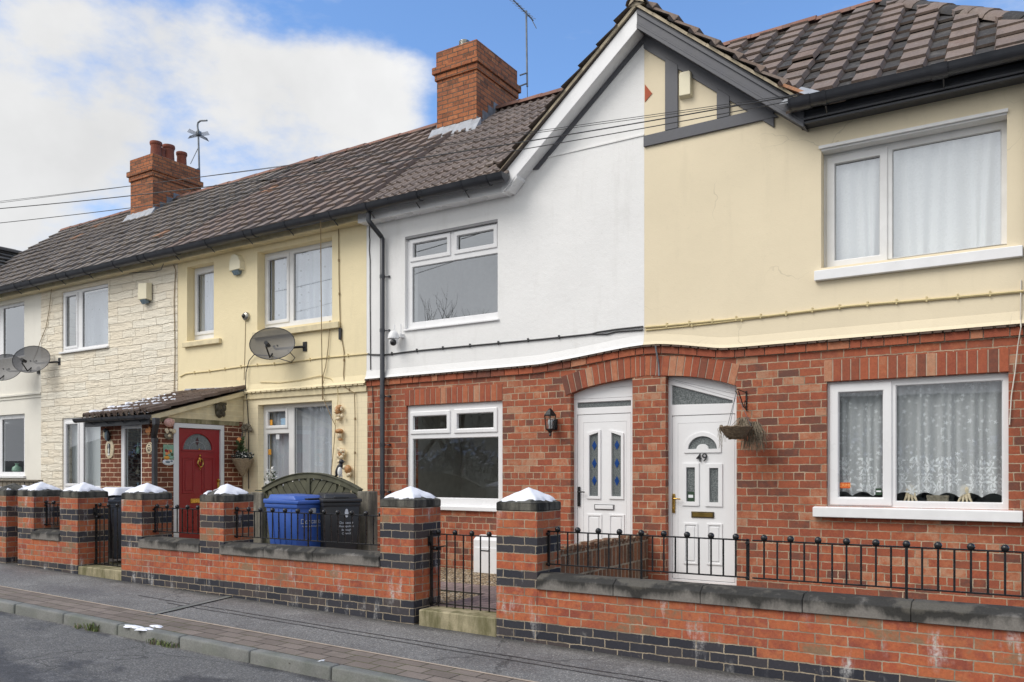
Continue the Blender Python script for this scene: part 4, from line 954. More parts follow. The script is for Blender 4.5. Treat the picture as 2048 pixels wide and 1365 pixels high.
p1=(WX(4,ys),WX(48,ys),WZ(30,945,ys),WZ(30,838,ys)); p0=(o2[0]+.1,p1[0]-.12,p1[2],p1[3])
w57l=o2
window(h57,(o2[0]-.005,o2[1]+.005,o2[2]-.005,o2[3]+.005),ys,[p0,p1],gl='glass_low',label='downstairs window with a pale green vase',sill=(o2[0]-.05,o2[1]+.05,o2[2]-.05,o2[2]+.01,-.06,'upvc_old'))
main_roof(h57,x0,x1,OLDP,.335,'tile_old_left',gx=x0,seed=25,rare=.01)
gable_roof(h57,x0,1,'slate',[(0,0),(.25,0),(.26,.004)],.2,33)
b=MB(); ridge_run(b,(x0,GY,GZ+.05),(x0,2.2,GZ+.05),r=.13,seed=6); b.build('gable_ridge',M['slate'],h57,smooth=50)
barge(h57,x0,1,'paint_cream')
b=MB(); b.box(x0+GH,x1-.001,-.205,-.18,5.262,5.4); b.box(x0+GH,x1-.001,-.179,-.011,5.265,5.285); b.build('fascia',M['paint_cream'],h57,bev=.003)
gutter(h57,x0+GH,x1-.002,YE-.095,5.39,joints=(x1-.3,),step=.95)
# ================= ground
def G(x,y,off=0.0):
    a=(x-1024)/F; dx=a*CS-SN; t=(-.076+off-1.5)/((HY-y)/F+.019*dx)
    return Vector((dx*t,(CS+a*SN)*t-D,1.5+(HY-y)*t/F))
def sheet(name,y0,y1,mat,off,xa=-70,xb=30,n=1,kind='structure'):
    b=MB()
    b.add([(xa,y0,zg(xa)+off),(xb,y0,zg(xb)+off),(xb,y1,zg(xb)+off),(xa,y1,zg(xa)+off)],[(0,1,2,3)])
    return tag(b.build(name,M[mat]),kind=kind)
sheet('ground',-300,300,'soil',-.35,-300,300)
sheet('road',-11.6,-4.70,'road',-.098,-120,60)
sheet('pavement',-4.30,-2.9,'pave',-.004)
sheet('paving_strip',-4.73,-4.29,'blocks',0.0)
sheet('far_pavement',-13.4,-11.62,'pave',-.02)
b=MB(); b.add([(-70,-4.31,zg(-70)+.004),(30,-4.31,zg(30)+.004),(30,-4.283,zg(30)+.004),(-70,-4.283,zg(-70)+.004)],[(0,1,2,3)]); tag(b.build('edging',M['mortar']),kind='structure')
b=MB(); r_=random.Random(2); x=-42.0; kg=G(205,1252)[0]
while x<9:
    L_=.915; j=r_.uniform(-.006,.006)
    b.hexa([(x+.006,-4.845+j,zg(x)-.3),(x+L_-.006,-4.845+j,zg(x+L_)-.3),(x+L_-.006,-4.722,zg(x+L_)-.3),(x+.006,-4.722,zg(x)-.3),
            (x+.006,-4.835+j,zg(x)+.004),(x+L_-.006,-4.835+j,zg(x+L_)+.004),(x+L_-.006,-4.722,zg(x+L_)+.006),(x+.006,-4.722,zg(x)+.006)]); x+=L_
tag(b.build('kerb',M['kerb'],bev=.016,seg=2,smooth=50),kind='structure')
for nm,xa,xb,z in (('garden_ground',-22.1,-17.6,.30),('garden_ground',-17.55,-13.0,.22),('garden_ground',-12.98,-8.5,.18),('garden_gravel',-8.45,-3.99,.14),('garden_ground',-3.93,1.6,.13)):
    b=MB(); b.box(xa,xb,-2.94,-.002,-.6,z); tag(b.build(nm,M['gravel'] if 'gravel' in nm else M['soil']),kind='structure')
b=MB(); b.box(-5.0,-4.02,-2.93,-1.35,.10,.165); b.box(-5.0,-2.4-1.62,-1.35,-.01,.10,.158); b.box(-6.3,-5.01,-1.9,-1.35,.1,.158); tag(b.build('garden_path',M['path']),kind='structure')
b=MB(); b.box(-11.25,-9.6,-2.9,-.1,.1,.195); b.box(-13.3,-12.55,-2.9,-1.7,.1,.235); tag(b.build('garden_slabs',M['step']),kind='structure')
# a strip of newer patching runs across the pavement to a gap in the kerb
p,q=G(300,1229.5,.004),G(462,1192,.004); dv=(q-p).normalized(); nv=Vector((dv.y,-dv.x,0))*.045
b=MB(); b.add([p-nv,p+nv,q+nv,q-nv],[(0,1,2,3)]); b.add([p-nv*1.25,p-nv,q-nv,q-nv*1.25],[(0,1,2,3)],1); b.add([p+nv,p+nv*1.2,q+nv*1.2,q+nv],[(0,1,2,3)],1)
for yy,x0_,x1_ in ((-3.72,-8.6,3),(-3.83,-7.9,3)):   # seams of an old cable trench
    x=x0_
    while x<x1_:
        e=x+.5; j=r_.uniform(-.012,.012); b.add([(x,yy+j-.006,zg(x)+.001),(e,yy-.006,zg(e)+.001),(e,yy+.006,zg(e)+.001),(x,yy+j+.007,zg(x)+.001)],[(0,1,2,3)],1); x=e
tag(b.build('pavement_patch',[M['kerb'],M['gasket']]),kind='structure')
# ================= boundary walls, piers, gates, railings
YW=-3.15; PW=.43
WT_=.215
def garden_wall(label,x0,x1,zt,mat,seed=1,group='brick garden walls along the pavement'):
    t=thing('garden_wall',label,'garden wall',((x0+x1)/2,YW,zg((x0+x1)/2)),group)
    b=MB(); b.box(x0,x1,YW,YW+WT_,-.6,zt); b.build('brickwork',M[mat],t)
    r=random.Random(seed); x=x0-.055 if seed!=3 else x0
    xe=x1
    while x<xe-.02:
        L_=min(r.uniform(.72,.80),xe-x)
        if xe-(x+L_)<.2: L_=xe-x
        j=r.uniform(-.004,.004); c=MB(); y0,y1=YW-.022+j,YW+WT_+.022
        a,e=x+.002,x+L_-.002
        c.v=[];c.plate([(y0,zt+.003),(y1,zt+.003),(y1,zt+.108),(y1-.03,zt+.135),(y0+.065,zt+.138),(y0,zt+.098)],a,e,ax='x')
        c.build('coping',M['coping'],t,bev=.004); x+=L_
    return t
def pier(label,xl,mat,low=False):
    x0=WX(xl,YW); t=thing('gate_pier',label,'gate pier',(x0+PW/2,YW+PW/2,zg(x0)),'brick piers along the pavement')
    b=MB(); b.box(x0,x0+PW,YW-.003,YW+PW,-.6,1.147); b.build('brickwork',M[mat],t,bev=.003)
    e=.004; b=MB(); cx,cy=x0+PW/2,YW+PW/2; h=PW/2+e
    b.box(cx-h,cx+h,cy-h,cy+h,1.148,1.222)
    b.add([(cx-h,cy-h,1.222),(cx+h,cy-h,1.222),(cx+h,cy+h,1.222),(cx-h,cy+h,1.222),(cx,cy,1.335)],[(0,1,4),(1,2,4),(2,3,4),(3,0,4)])
    b.build('cap',M['cap'],t,bev=.008); return x0
def snow_cap(label,x0,seed,bald=None):
    r=random.Random(seed); cx,cy=x0+PW/2,YW+PW/2; n=26; b=MB(); h=PW/2; idx={}; vs=[];fs=[]
    ph=[r.uniform(0,6) for _ in range(6)]
    for i in range(n+1):
        for j in range(n+1):
            u,v=-1+2*i/n,-1+2*j/n; m=max(abs(u),abs(v)); a=math.atan2(v,u)
            lim=.86+.06*math.sin(3*a+ph[0])+.04*math.sin(7*a+ph[1])+.03*math.sin(13*a+ph[2])
            e=lim-m
            if bald and (u-bald[0])**2+(v-bald[1])**2<bald[2]**2: e=min(e,-.05)
            th=.018*min(1,max(0,e)/.16)**.5-(.012 if e<=0 else 0)
            vs.append((cx+u*h,cy+v*h,1.222+(1-m)*.113*1.04+th+.004*math.sin(u*9+ph[3])*math.sin(v*8+ph[4])*(e>0)))
    for i in range(n):
        for j in range(n):
            k=i*(n+1)+j; fs.append((k,k+n+1,k+n+2,k+1))
    # keep only the snowy faces
    keep=[f for f in fs if any(vs[k][2]-(1.222+(1-max(abs(vs[k][0]-cx),abs(vs[k][1]-cy))/h)*.113)>.003 for k in f)]
    b.add(vs,keep); o=b.build('snow_mound',M['snow'],loc=(cx,cy,1.23),smooth=80); return tag(o,label,'snow','snow left on the pier caps')
xA=pier('banded brick pier between the nearest gate and the railing before the white doors',993,'brick_garden_low')
xB=pier('banded brick pier beside the black wheelie bin, left of the nearest gate',760.5,'brick_garden')
xC=pier('banded brick pier in front of the red door with partly melted snow',399.5,'brick_garden')
xD=pier('banded brick pier right of the farther gate, below the porch downpipe',243,'brick_garden')
xE=pier('banded brick pier left of the farther gate, below the stone clad house window',120,'brick_garden')
xF=pier('banded brick pier at the left end of the short railing',35.6,'brick_garden')
xG=pier('cut-off brick pier at the extreme left edge of the picture',-18,'brick_garden')
for nm,x,s,bd in (('snow heaped on the pier cap right of the nearest gate',xA,1,None),('snow heaped on the pier cap left of the nearest gate',xB,2,None),('snow with a melted hollow on the pier before the red door',xC,3,(-.35,-.62,.34)),
    ('snow on the pier cap below the porch downpipe',xD,4,None),('snow on the pier cap before the stone clad house window',xE,5,None),('snow on the pier cap at the left end of the short railing',xF,6,None),('thin snow on the cut-off leftmost pier',xG,7,(.1,-.3,.8))): snow_cap(nm,x,s,bd)
garden_wall('low orange brick wall with dark stained coping in front of the house numbered 49',xA+PW+.001,2.2,.463,'brick_garden_low',3)
garden_wall('low orange brick wall with grey coping in front of the bins',xC+PW+.001,xB-.001,.548,'brick_garden',4)
garden_wall('low orange brick wall with grey coping in front of the red door',xD+PW+.001,xC-.001,.548,'brick_garden',5)
garden_wall('short orange brick wall between the two leftmost full piers',xF+PW+.001,xE-.001,.548,'brick_garden',6)
def iron_bars(t,xs,z0,z1,y,balls,r=.0075,br=.026,zball=None):
    bar=fin=None
    for k,x in enumerate(xs):
        if bar is None:
            q=MB(); q.tube([(x,y,z0),(x,y,z1)],r,8); bar=q.build('bar',M['black_iron'],t,smooth=40); bx=x; o=bar
        else:
            o=bar.copy(); C.objects.link(o); o.parent=t; o.location=bar.location+Vector((x-bx,0,0))
        if balls(k):
            zb_=zball or z1+.022
            if fin is None:
                q=MB(); q.ball((x,y,zb_),br,14,10); q.lathe([(.010,0),(.012,.008),(.007,.014)],(x,y,z1),8); fin=q.build('finial',M['black_iron'],o,smooth=50); fx=x; fo=bx if o is bar else x
                fin.location=(0,0,0) if o is bar else Vector((-(x-bx),0,0))+Vector((x-bx,0,0))
                if o is not bar: fin.location=Vector((-(x-bx),0,0)); base=x
                fbase=fin.location.copy(); fx=x-bx
            else:
                c=fin.copy(); C.objects.link(c); c.parent=o; c.location=fbase
                # the copied finial keeps its offset from its own bar
def railing(label,x0,x1,y,zb,zt,first,step,posts=(),plates=(),group='black iron railings on the garden walls'):
    t=thing('railing',label,'railing',((x0+x1)/2,y,zb-.1),group)
    q=MB(); q.box(x0,x1,y-.006,y+.006,zt-.006,zt+.006); q.build('top_rail',M['black_iron'],t,bev=.002)
    q=MB(); q.box(x0,x1,y-.006,y+.006,zb-.006,zb+.006); q.build('bottom_rail',M['black_iron'],t,bev=.002)
    for x in plates:
        q=MB(); q.box(x-.013,x+.013,y-.006,y+.006,zb-.02,zt+.01)
        for z in (zb,zt-.02): q.tube([(x,y-.012,z),(x,y-.03,z)],.014,8)
        q.build('end_plate',M['black_iron'],t,bev=.002)
    for x in posts:
        q=MB(); q.tube([(x,y,zb-.12),(x,y,zt)],.010,8); q.box(x-.035,x+.035,y-.02,y+.02,zb-.122,zb-.11); q.build('post',M['black_iron'],t,smooth=40)
    xs=[];x=first
    while x<x1-.03: xs.append(x); x+=step/2
    iron_bars(t,xs,zb,zt,y,lambda k:k%2==0)
    return t
YRL=-2.98
railing('black ball-topped railing beside the nearest gate pier, in front of both white doors',xA+PW+.005,-1.83,YRL,.672,.965,-3.53,.2,posts=(-2.73,),plates=(xA+PW+.02,-1.835))
railing('black ball-topped railing in front of the lace-curtained window',-1.80,2.1,YRL,.672,.965,-1.71,.2,posts=(-.71,))
def pxs(l,y=YRL): return WX(l,y)
sb=(pxs(757.4)-pxs(519.5))/9
railing('black ball-topped railing in front of the blue and black bins',xC+PW+.005,xB-.005,YRL,.748,1.045,pxs(474),.2,posts=((xC+xB+PW)/2,),plates=(xC+PW+.02,xB-.02))
railing('black ball-topped railing in front of the red door',xD+PW+.005,xC-.005,YRL,.748,1.045,pxs(314.5),.2,plates=(xD+PW+.02,xC-.02))
railing('short black ball-topped railing between the two leftmost full piers',xF+PW+.005,xE-.005,YRL,.748,1.045,pxs(92.3),.2,plates=(xF+PW+.02,))
def gate(label,x0,x1,y,zb,zt,dip):
    t=thing('garden_gate',label,'gate',((x0+x1)/2,y,zb-.1),'black iron garden gates')
    q=MB(); q.box(x0+.03,x1-.01,y-.006,y+.006,zt-.006,zt+.006); q.build('top_rail',M['black_iron'],t,bev=.002)
    q=MB(); q.box(x0+.03,x1-.01,y-.006,y+.006,zb-.006,zb+.006); q.build('bottom_rail',M['black_iron'],t,bev=.002)
    q=MB(); q.box(x0+.015,x0+.04,y-.012,y+.012,zb-.03,zt+.03); q.box(x0+.0,x0+.015,y-.03,y+.03,zt-.12,zt-.02)
    for z in (zb+.03,zt-.05): q.tube([(x0+.028,y-.02,z-.03),(x0+.028,y-.02,z+.03)],.012,8)
    q.build('hinge_stile',M['black_iron'],t,bev=.002)
    q=MB(); q.box(x0+.04,x0+.15,y-.02,y-.006,zt-.16,zt-.12); q.tube([(x0+.05,y-.03,zt-.14),(x0+.22,y-.03,zt-.11)],.008,6); q.ball((x0+.1,y-.03,zt-.14),.02,8,6); q.build('latch',M['black_iron'],t)
    xs=[];x=x0+.115
    while x<x1-.02: xs.append(x); x+=.1
    iron_bars(t,xs,zb-dip,zt,y,lambda k:k%2==0)
    return t
gate('black iron gate with ball finials opening to the paved path of the white house',xB+PW+.002,xA-.002,-2.91,.20,.885,.055)
gate('black iron gate with ball finials in front of a grey wheelie bin',xE+PW+.002,xD-.002,-2.91,.24,1.03,.05)
def step(label,x0,x1,zt,y0=YW+.0,dy=.3):
    b=MB(); b.box(x0,x1,y0,y0+dy,zg(x0)-.3,zt); return tag(b.build('gate_step',M['step'],loc=((x0+x1)/2,y0,zg(x0)),bev=.01),label,'step','concrete steps under the gates')
step('pale mossy concrete step under the nearest gate',xB+PW+.055,xA-.002,.168)
step('pale concrete step under the farther gate',xE+PW+.002,xD-.002,.232)
# old wall between the two front paths
b=MB(); t=thing('dividing_wall','low weathered brick wall between the two white doors','garden wall',(-3.96,-1.1,.14))
y0_=7.2-D
b.box(-4.02,-3.905,y0_-.35,-.003,-.2,.70); b.build('brickwork',M['brick_old'],t)
b=MB(); r_=random.Random(8); y=y0_-.35
while y<-.05:
    e=min(y+r_.uniform(.1,.12),-.004); b.box(-4.03-r_.uniform(0,.01),-3.90+r_.uniform(0,.012),y,e-.012,.701,.735+r_.uniform(-.01,.02)); y=e
b.build('top_bricks',M['brick_old'],t,bev=.006)
# ================= porch
PX1=-11.25; PX0=WX(201,-1.61); PYF=-1.61
po=thing('porch','lean-to brown brick porch with red door and snow on its tiles','porch',((PX0+PX1)/2,-.8,.2))
pw=(WX(241.6,PYF),WX(283.5,PYF),.85,WZ(260,847.5,PYF))
b=MB(); b.plate(RC(PX0,PX1,-.1,2.34),PYF,PYF+.11,[RC(*pw)]); b.box(PX0,PX0+.1,PYF+.111,-.031,-.1,2.34)
dy0,dy1=WYX(347,850,PX1)[0],WYX(448.5,850,PX1)[0]; dzt=WYX(347,845.5,PX1)[1]
b.plate(RC(PYF+.111,-.031,-.1,2.26)[:1]+[(dy0,-.1),(dy0,dzt),(dy1,dzt),(dy1,-.1),(-.031,-.1),(-.031,2.34),(PYF+.111,2.34)],PX1,PX1-.11,ax='x')
b.build('brick_wall',M['brick_porch'],po)
b=MB(); b.plate([(PYF-.12,2.342),(-.022,2.342),(-.022,2.84),(PYF-.14,2.36)],PX1+.012,PX1-.05,ax='x')
for k in range(5):
    z_=2.43+.09*k; b.box(PX1+.0125,PX1+.015,max(PYF-.1,-.022-1.6*(2.80-z_)/.46),-.03,z_,z_+.006,mi=1)
b.build('gable_boards',[M['paint_cream'],M['cream_plastic']],po)
b=MB(); b.box(PX1-.1,PX1+.006,dy0-.25,dy1+.3,dzt+.004,2.341); b.box(PX0+.3,PX1-.35,PYF-.006,PYF+.1,pw[3]+.004,pw[3]+.075); b.build('lintel',M['step'],po)
L_=math.hypot(1.83,.53); S=Vector((0,1.83/L_,.53/L_)); N=Vector((0,-S.z,S.y)); 
b=MB(); O=Vector((PX0-.14,PYF-.22,2.37)); wd=PX1+.09-O.x
tiles(b,O,(1,0,0),S,N,wd,L_-.02,.33,ROLLP,seed=6,low=False,rare=0,lift=.02,th=.03)
b.add([tuple(O-N*.02),tuple(O+Vector((wd,0,0))-N*.02),tuple(O+Vector((wd,0,0))+S*L_-N*.02),tuple(O+S*L_-N*.02)],[(0,1,2,3)],0,.2)
rf=b.build('roof',M['tile_porch'],po)
b=MB(); o2=O+Vector((wd-.06,0,0))
b.hexa([o2+S*.03-N*.1,o2+S*.03-N*.1+Vector((.05,0,0)),o2+S*L_-N*.1+Vector((.05,0,0)),o2+S*L_-N*.1,o2+S*.03-N*.02,o2+S*.03-N*.02+Vector((.05,0,0)),o2+S*L_-N*.02+Vector((.05,0,0)),o2+S*L_-N*.02]); b.build('verge_board',M['paint_cream'],po,bev=.004)
b=MB(); b.box(PX0-.1,PX1+.1,-.032,-.021,2.84,ZB-.02 if ZB-.02>2.9 else 2.985); 
za,zb2=2.86,2.80
b=MB(); b.plate([(PX0-.1,2.86),(PX1+.07,2.86),(PX1+.07,2.94),(PX0+.05,2.985)],-.052,-.031); b.box(PX0+.25,PX0+.36,-.085,-.053,2.915,2.965,mi=1); b.build('flashing',[M['grey_paint'],M['black_plastic']],po)
gutter(po,PX0-.22,PX1+.13,PYF-.28,2.345,r=.055,joints=(PX1-.22,),ends=(1,1),step=.42)
b=MB(); b.box(PX0-.1,PX1+.03,PYF-.2,PYF-.17,2.22,2.36); b.box(PX0-.1,PX1+.03,PYF-.17,PYF-.002,2.265,2.285); b.build('fascia',M['paint_black'],po)
xd=WX(309,PYF-.07); xt=WX(312,PYF-.26)
b=MB(); b.box(xt-.04,xt+.04,PYF-.30,PYF-.22,2.2,2.30); b.hexa([(xd-.035,PYF-.12,2.02),(xd+.035,PYF-.12,2.02),(xd+.035,PYF-.05,2.02),(xd-.035,PYF-.05,2.02),(xt-.035,PYF-.3,2.2),(xt+.035,PYF-.3,2.2),(xt+.035,PYF-.22,2.2),(xt-.035,PYF-.22,2.2)])
b.box(xd-.034,xd+.034,PYF-.10,PYF-.035,.2,2.02); b.box(xd-.04,xd+.04,PYF-.106,PYF-.03,1.95,2.02); b.build('downpipe',M['gutter'],po,bev=.006)
ys=PYF+.006
g=(WX(248.5,ys),pw[1]-.03,pw[2]+.06,WZ(260,857,ys)); wp=window(po,(pw[0]-.004,pw[1]+.004,pw[2],pw[3]+.004),ys,[g],gl='glass_low')
b=MB(); b.box(g[0]+.02,g[1]-.02,ys-.012,ys-.001,g[3]+.012,g[3]+.04); b.build('vent',M['upvc'],wp,bev=.003)
# red door set in the side wall
XD=PX1-.03
def pbox(b,Xf,a,proud,back=.0,mi=0): b.box(Xf-back,Xf+proud,a[0],a[1],a[2],a[3],mi)
def yrect(xl,xr,yt,yb,X):
    ya,zt=WYX(xl,yt,X); yb_,_=WYX(xr,yt,X); z0=WYX(xl,yb,X)[1]; return (ya,yb_,z0,zt)
ly0,ly1=WYX(355.4,900,XD)[0],WYX(439.5,900,XD)[0]; lzt=WYX(356,855.5,XD)[1]
b=MB(); b.plate([(dy0+.002,.2),(ly0,.2),(ly0,lzt),(ly1,lzt),(ly1,.2),(dy1-.002,.2),(dy1-.002,dzt-.002),(dy0+.002,dzt-.002)],PX1+.004,PX1-.08,ax='x')
rd=b.build('door',M['upvc_grey'],po,bev=.004); rd['label']='red front door with half-round glass and brass knocker'
fy,fz_=WYX(395.5,900,XD); fr_=abs(WYX(424,900,XD)[0]-fy)
half=[(fy+fr_*math.cos(PI*i/16),fz_+fr_*.93*math.sin(PI*i/16)) for i in range(17)]
b=MB(); b.plate(RC(ly0+.004,ly1-.004,.21,lzt-.004),XD,XD-.045,[half],ax='x')
big=[(fy+(fr_+.03)*math.cos(PI*i/16),fz_-.03+(fr_+.06)*.93*math.sin(PI*i/16)) for i in range(17)]
b.plate(big,XD+.012,XD-.001,[half],ax='x')
for xl,xr,yt,yb in ((364.5,388.5,915,988),(403,428,914.5,987),(364.5,388.5,1016,1062),(403,428,1015,1061)):
    q=yrect(xl,xr,yt,yb,XD); w=.025
    b.plate(RC(*q),XD+.012,XD-.001,[RC(q[0]+w,q[1]-w,q[2]+w,q[3]-w)],ax='x'); pbox(b,XD,(q[0]+2*w,q[1]-2*w,q[2]+2*w,q[3]-2*w),.010,.001)
b.build('leaf',M['door_red'],rd,bev=.005)
q=MB(); q.plate(half,XD-.015,XD-.02,ax='x'); fp=q.build('fan_pane',M['glass_reeded'],rd)
q=MB(); q.plate([(fy-.035,fz_+.13),(fy,fz_+.06),(fy+.035,fz_+.13),(fy,fz_+.21)],XD-.012,XD-.0145,ax='x'); q.build('diamond_pane',M['glass_maroon'],rd)
q=MB(); q.tube([(XD-.012,fy+.15*math.cos(PI*i/12),fz_+.13*math.sin(PI*i/12)) for i in range(13)],.005,5); q.build('lead_strip',M['lead'],rd)
kz=WYX(398.5,924,XD)[1]; ky=WYX(398.5,924,XD)[0]
q=MB(); q.ball((XD+.02,ky,kz+.1),.018,8,6); q.ball((XD+.015,ky,kz+.03),.03,8,6,sc=(.5,.8,1.5)); q.tube([(XD+.03,ky+.05*math.sin(2*PI*i/14),kz-.02+.065*math.cos(2*PI*i/14)) for i in range(15)],.011,7,cap=False); q.ball((XD+.02,ky,kz-.12),.012,8,6); q.build('knocker',M['brass'],rd,smooth=50); q=MB(); q.lathe([(.013,0),(.013,.008),(.006,.012)],(0,0,0),10,M=Matrix.Translation((XD,ky,kz+.2))@Matrix.Rotation(PI/2,4,'Y')); q.build('spyhole',M['brass'],rd)
q=MB(); a=yrect(380.5,412,998,1007,XD); pbox(q,XD,a,.012,.001); pbox(q,XD+.013,(a[0]+.02,a[1]-.02,a[2]+.012,a[3]-.012),.006); q.build('letter_plate',M['brass'],rd,bev=.003)
q=MB(); hy,hz=WYX(436,968,XD); q.ball((XD+.03,hy,hz+.05),.02,8,6); q.box(XD,XD+.012,hy-.02,hy+.02,hz-.12,hz+.08); q.build('handle',M['brass'],rd)
b=MB(); r_=random.Random(3)   # snow lying along the tile courses
for j in range(5):
    s0=j*.33+.05; xa=O.x+.02; xb=O.x+wd*(1.0,.98,.84,.6,.38)[j]; n=int((xb-xa)/.025); vs=[]
    for k in range(n+1):
        x=lerp(xa,xb,k/n); ph=((x-O.x)%.15)/.15; roll=.062*math.exp(-((ph-.5)/.17)**2); w=(.20-.02*j)*(.75+.25*math.sin(k*.37+j)+.12*math.sin(k*1.3))*min(1,(n-k)/6,(k+2)/4); up=.035*(1-roll/.062*.7)
        c0=O+Vector((x-O.x,0,0))+S*(s0+.02*math.sin(k*.9)); c1=c0+S*w
        base=.022-.016*.3
        vs+=[c0+N*(roll*.98+base-.01),c0+S*w*.2+N*(roll+base+.014+.4*up),c0+S*w*.7+N*(roll*.96+base+.012+.4*up),c1+N*(roll*.9+base-.012)]
    b.add(vs,[(4*k+q,4*k+4+q,4*k+5+q,4*k+1+q) for k in range(n) for q in range(3)])
tag(b.build('snow_streaks',M['snow'],loc=(O.x+.8,-1.2,2.5),smooth=70),'streaks of snow lying between the porch roof tiles','snow',kind='stuff')
# ================= loose things in the front gardens
def wheelie(label,loc,rot,mat,w=.48,d=.55,h=1.05,logo=None,group='wheelie bins in the front gardens'):
    t=thing('wheelie_bin',label,'wheelie bin',loc,group,rot,local=True)
    b=MB(); wb,db=w*.80,d*.74; hb=h*.90
    def ring(z,f):
        a=lerp(wb,w,f)/2; c=lerp(db,d,f)/2; return [(-a,-c,z),(a,-c,z),(a,c,z),(-a,c,z)]
    b.hexa(ring(.06,0)+ring(hb,1.0*.96))
    a=ring(hb-.05,1.0); e=ring(hb,1.0); b.hexa([(x*1.03,y*1.03,z) for x,y,z in a]+[(x*1.03,y*1.03,z) for x,y,z in e])
    for k in range(4):   # stiffening ribs
        for s in (-1,1):
            y_=-d*.3+d*.2*k; b.hexa([(s*wb*.5,y_*.8-.012,.12),(s*(wb*.5+.012),y_*.8-.012,.12),(s*(wb*.5+.012),y_*.8+.012,.12),(s*wb*.5,y_*.8+.012,.12),(s*w*.485,y_-.012,hb-.06),(s*(w*.485+.012),y_-.012,hb-.06),(s*(w*.485+.012),y_+.012,hb-.06),(s*w*.485,y_+.012,hb-.06)])
    b.build('body',M[mat],t,bev=.012,seg=2,smooth=35)
    b=MB(); lw,ld=w*.54,d*.54
    b.hexa([(-lw,-ld-.02,hb+.002),(lw,-ld-.02,hb+.002),(lw,ld,hb+.002),(-lw,ld,hb+.002),(-lw,-ld-.02,hb+.045),(lw,-ld-.02,hb+.045),(lw,ld,hb+.06),(-lw,ld,hb+.06)])
    b.hexa([(-lw*.88,-ld*.8,hb+.05),(lw*.88,-ld*.8,hb+.05),(lw*.88,ld*.86,hb+.05),(-lw*.88,ld*.86,hb+.05),(-lw*.78,-ld*.6,hb+.105),(lw*.78,-ld*.6,hb+.105),(lw*.8,ld*.8,hb+.115),(-lw*.8,ld*.8,hb+.115)])
    for s in (-1,1): b.box(s*lw*.6-.03,s*lw*.6+.03,ld-.02,ld+.05,hb-.02,hb+.05)
    ld_=b.build('lid',M[mat],t,bev=.012,seg=2,smooth=35)
    b=MB(); b.box(-.09,.09,-ld*.93,-ld*.55,hb+.0505,hb+.07); b.box(lw*.60,lw*.80,-.11,.11,hb+.075,hb+.098); b.box(-lw*.8,-lw*.6,-.11,.11,hb+.075,hb+.098); b.build('grip_recess',M['black_plastic'],ld_)
    b=MB(); b.tube([(-w*.4,d*.5,hb-.02),(-w*.4,d*.5+.06,hb),(w*.4,d*.5+.06,hb),(w*.4,d*.5,hb-.02)],.014,8); b.build('handle',M[mat],t,smooth=40)
    for s in (-1,1):
        b=MB(); b.lathe([(.02,-.025),(.09,-.025),(.1,-.015),(.1,.015),(.09,.025),(.02,.025)],(0,0,0),20,M=Matrix.Translation((s*(wb*.5+.03),db*.5-.02,.1))@Matrix.Rotation(PI/2,4,'Y')); b.build('wheel',M['black_plastic'],t,smooth=40)
    if logo:
        yy=-d*.5*.93; tilt=math.atan2((d-db)/2,hb)
        def on(z,x=0,dy=.016): f=(z-.06)/hb; return (x,-lerp(db,d*.96,f)/2-dy,z)
        rx=(PI/2+tilt*1.0,0,0)
        if logo==1:
            text('lettering','Doncaster',.088,on(.70),M['print_white'],t,rot=(PI/2+tilt,0,0),ext=.001)
            text('lettering','Metropolitan Borough Council',.026,on(.64),M['print_white'],t,rot=(PI/2+tilt,0,0),ext=.001)
            b=MB(); o_=on(.83)
            for k in range(5):
                a=(k-2)*.32; b.ball((math.sin(a)*.045,o_[1],.80+math.cos(a)*.05),.03,8,6,sc=(.55,.12,1.3 if k!=2 else 1.7))
            b.build('crest',M['print_white'],t)
        else:
            for k,s in enumerate(('Doncaster','Metropolitan','Borough','Council')): text('lettering',s,.036 if k else .042,on(.68-.045*k,.06),M['print_white'],t,rot=(PI/2+tilt,0,0),ext=.001)
            b=MB(); b.ball((.06,on(.80)[1],.80),.04,8,6,sc=(.6,.1,1.4)); b.build('crest',M['print_white'],t)
    return t
wheelie('blue wheelie bin with a white council crest behind the railing',(-7.86,-1.98,.18),R(84),'bin_blue',w=.51,d=.64,h=1.02,logo=1)
wheelie('black wheelie bin with white council lettering beside the blue bin',(-7.44,-1.70,.18),R(58),'bin_black',w=.46,d=.46,h=1.04,logo=2)
wheelie('dark grey wheelie bin with snow on its lid behind the farther gate',(-11.10,-2.30,.2),R(-10),'bin_grey',w=.50,d=.55,h=.95)
wheelie('dark green wheelie bin at the far left between two piers',(-14.0,-1.9,.2),R(20),'bin_green',w=.5,d=.55,h=.72)
b=MB(); b.box(-11.37,-10.86,-2.6,-2.06,1.243+.08,1.275+.09); 
b=MB(); r_=random.Random(5); n=12; vs=[]
for i in range(n+1):
    for j in range(n+1):
        u,v=i/n*2-1,j/n*2-1; m=max(abs(u),abs(v)); vs.append((-11.10+u*.22,-2.30+v*.25-.01,1.165+.085+(.022 if m<.95 else -.05)+.006*math.sin(5*u+3*v)-(.035*max(0,m-.7)/.3)))
b.add(vs,[(i*(n+1)+j,(i+1)*(n+1)+j,(i+1)*(n+1)+j+1,i*(n+1)+j+1) for i in range(n) for j in range(n)])
tag(b.build('snow_mound',M['snow'],loc=(-11.12,-2.33,1.26),smooth=80),'flat snow layer on the dark grey wheelie bin lid','snow')
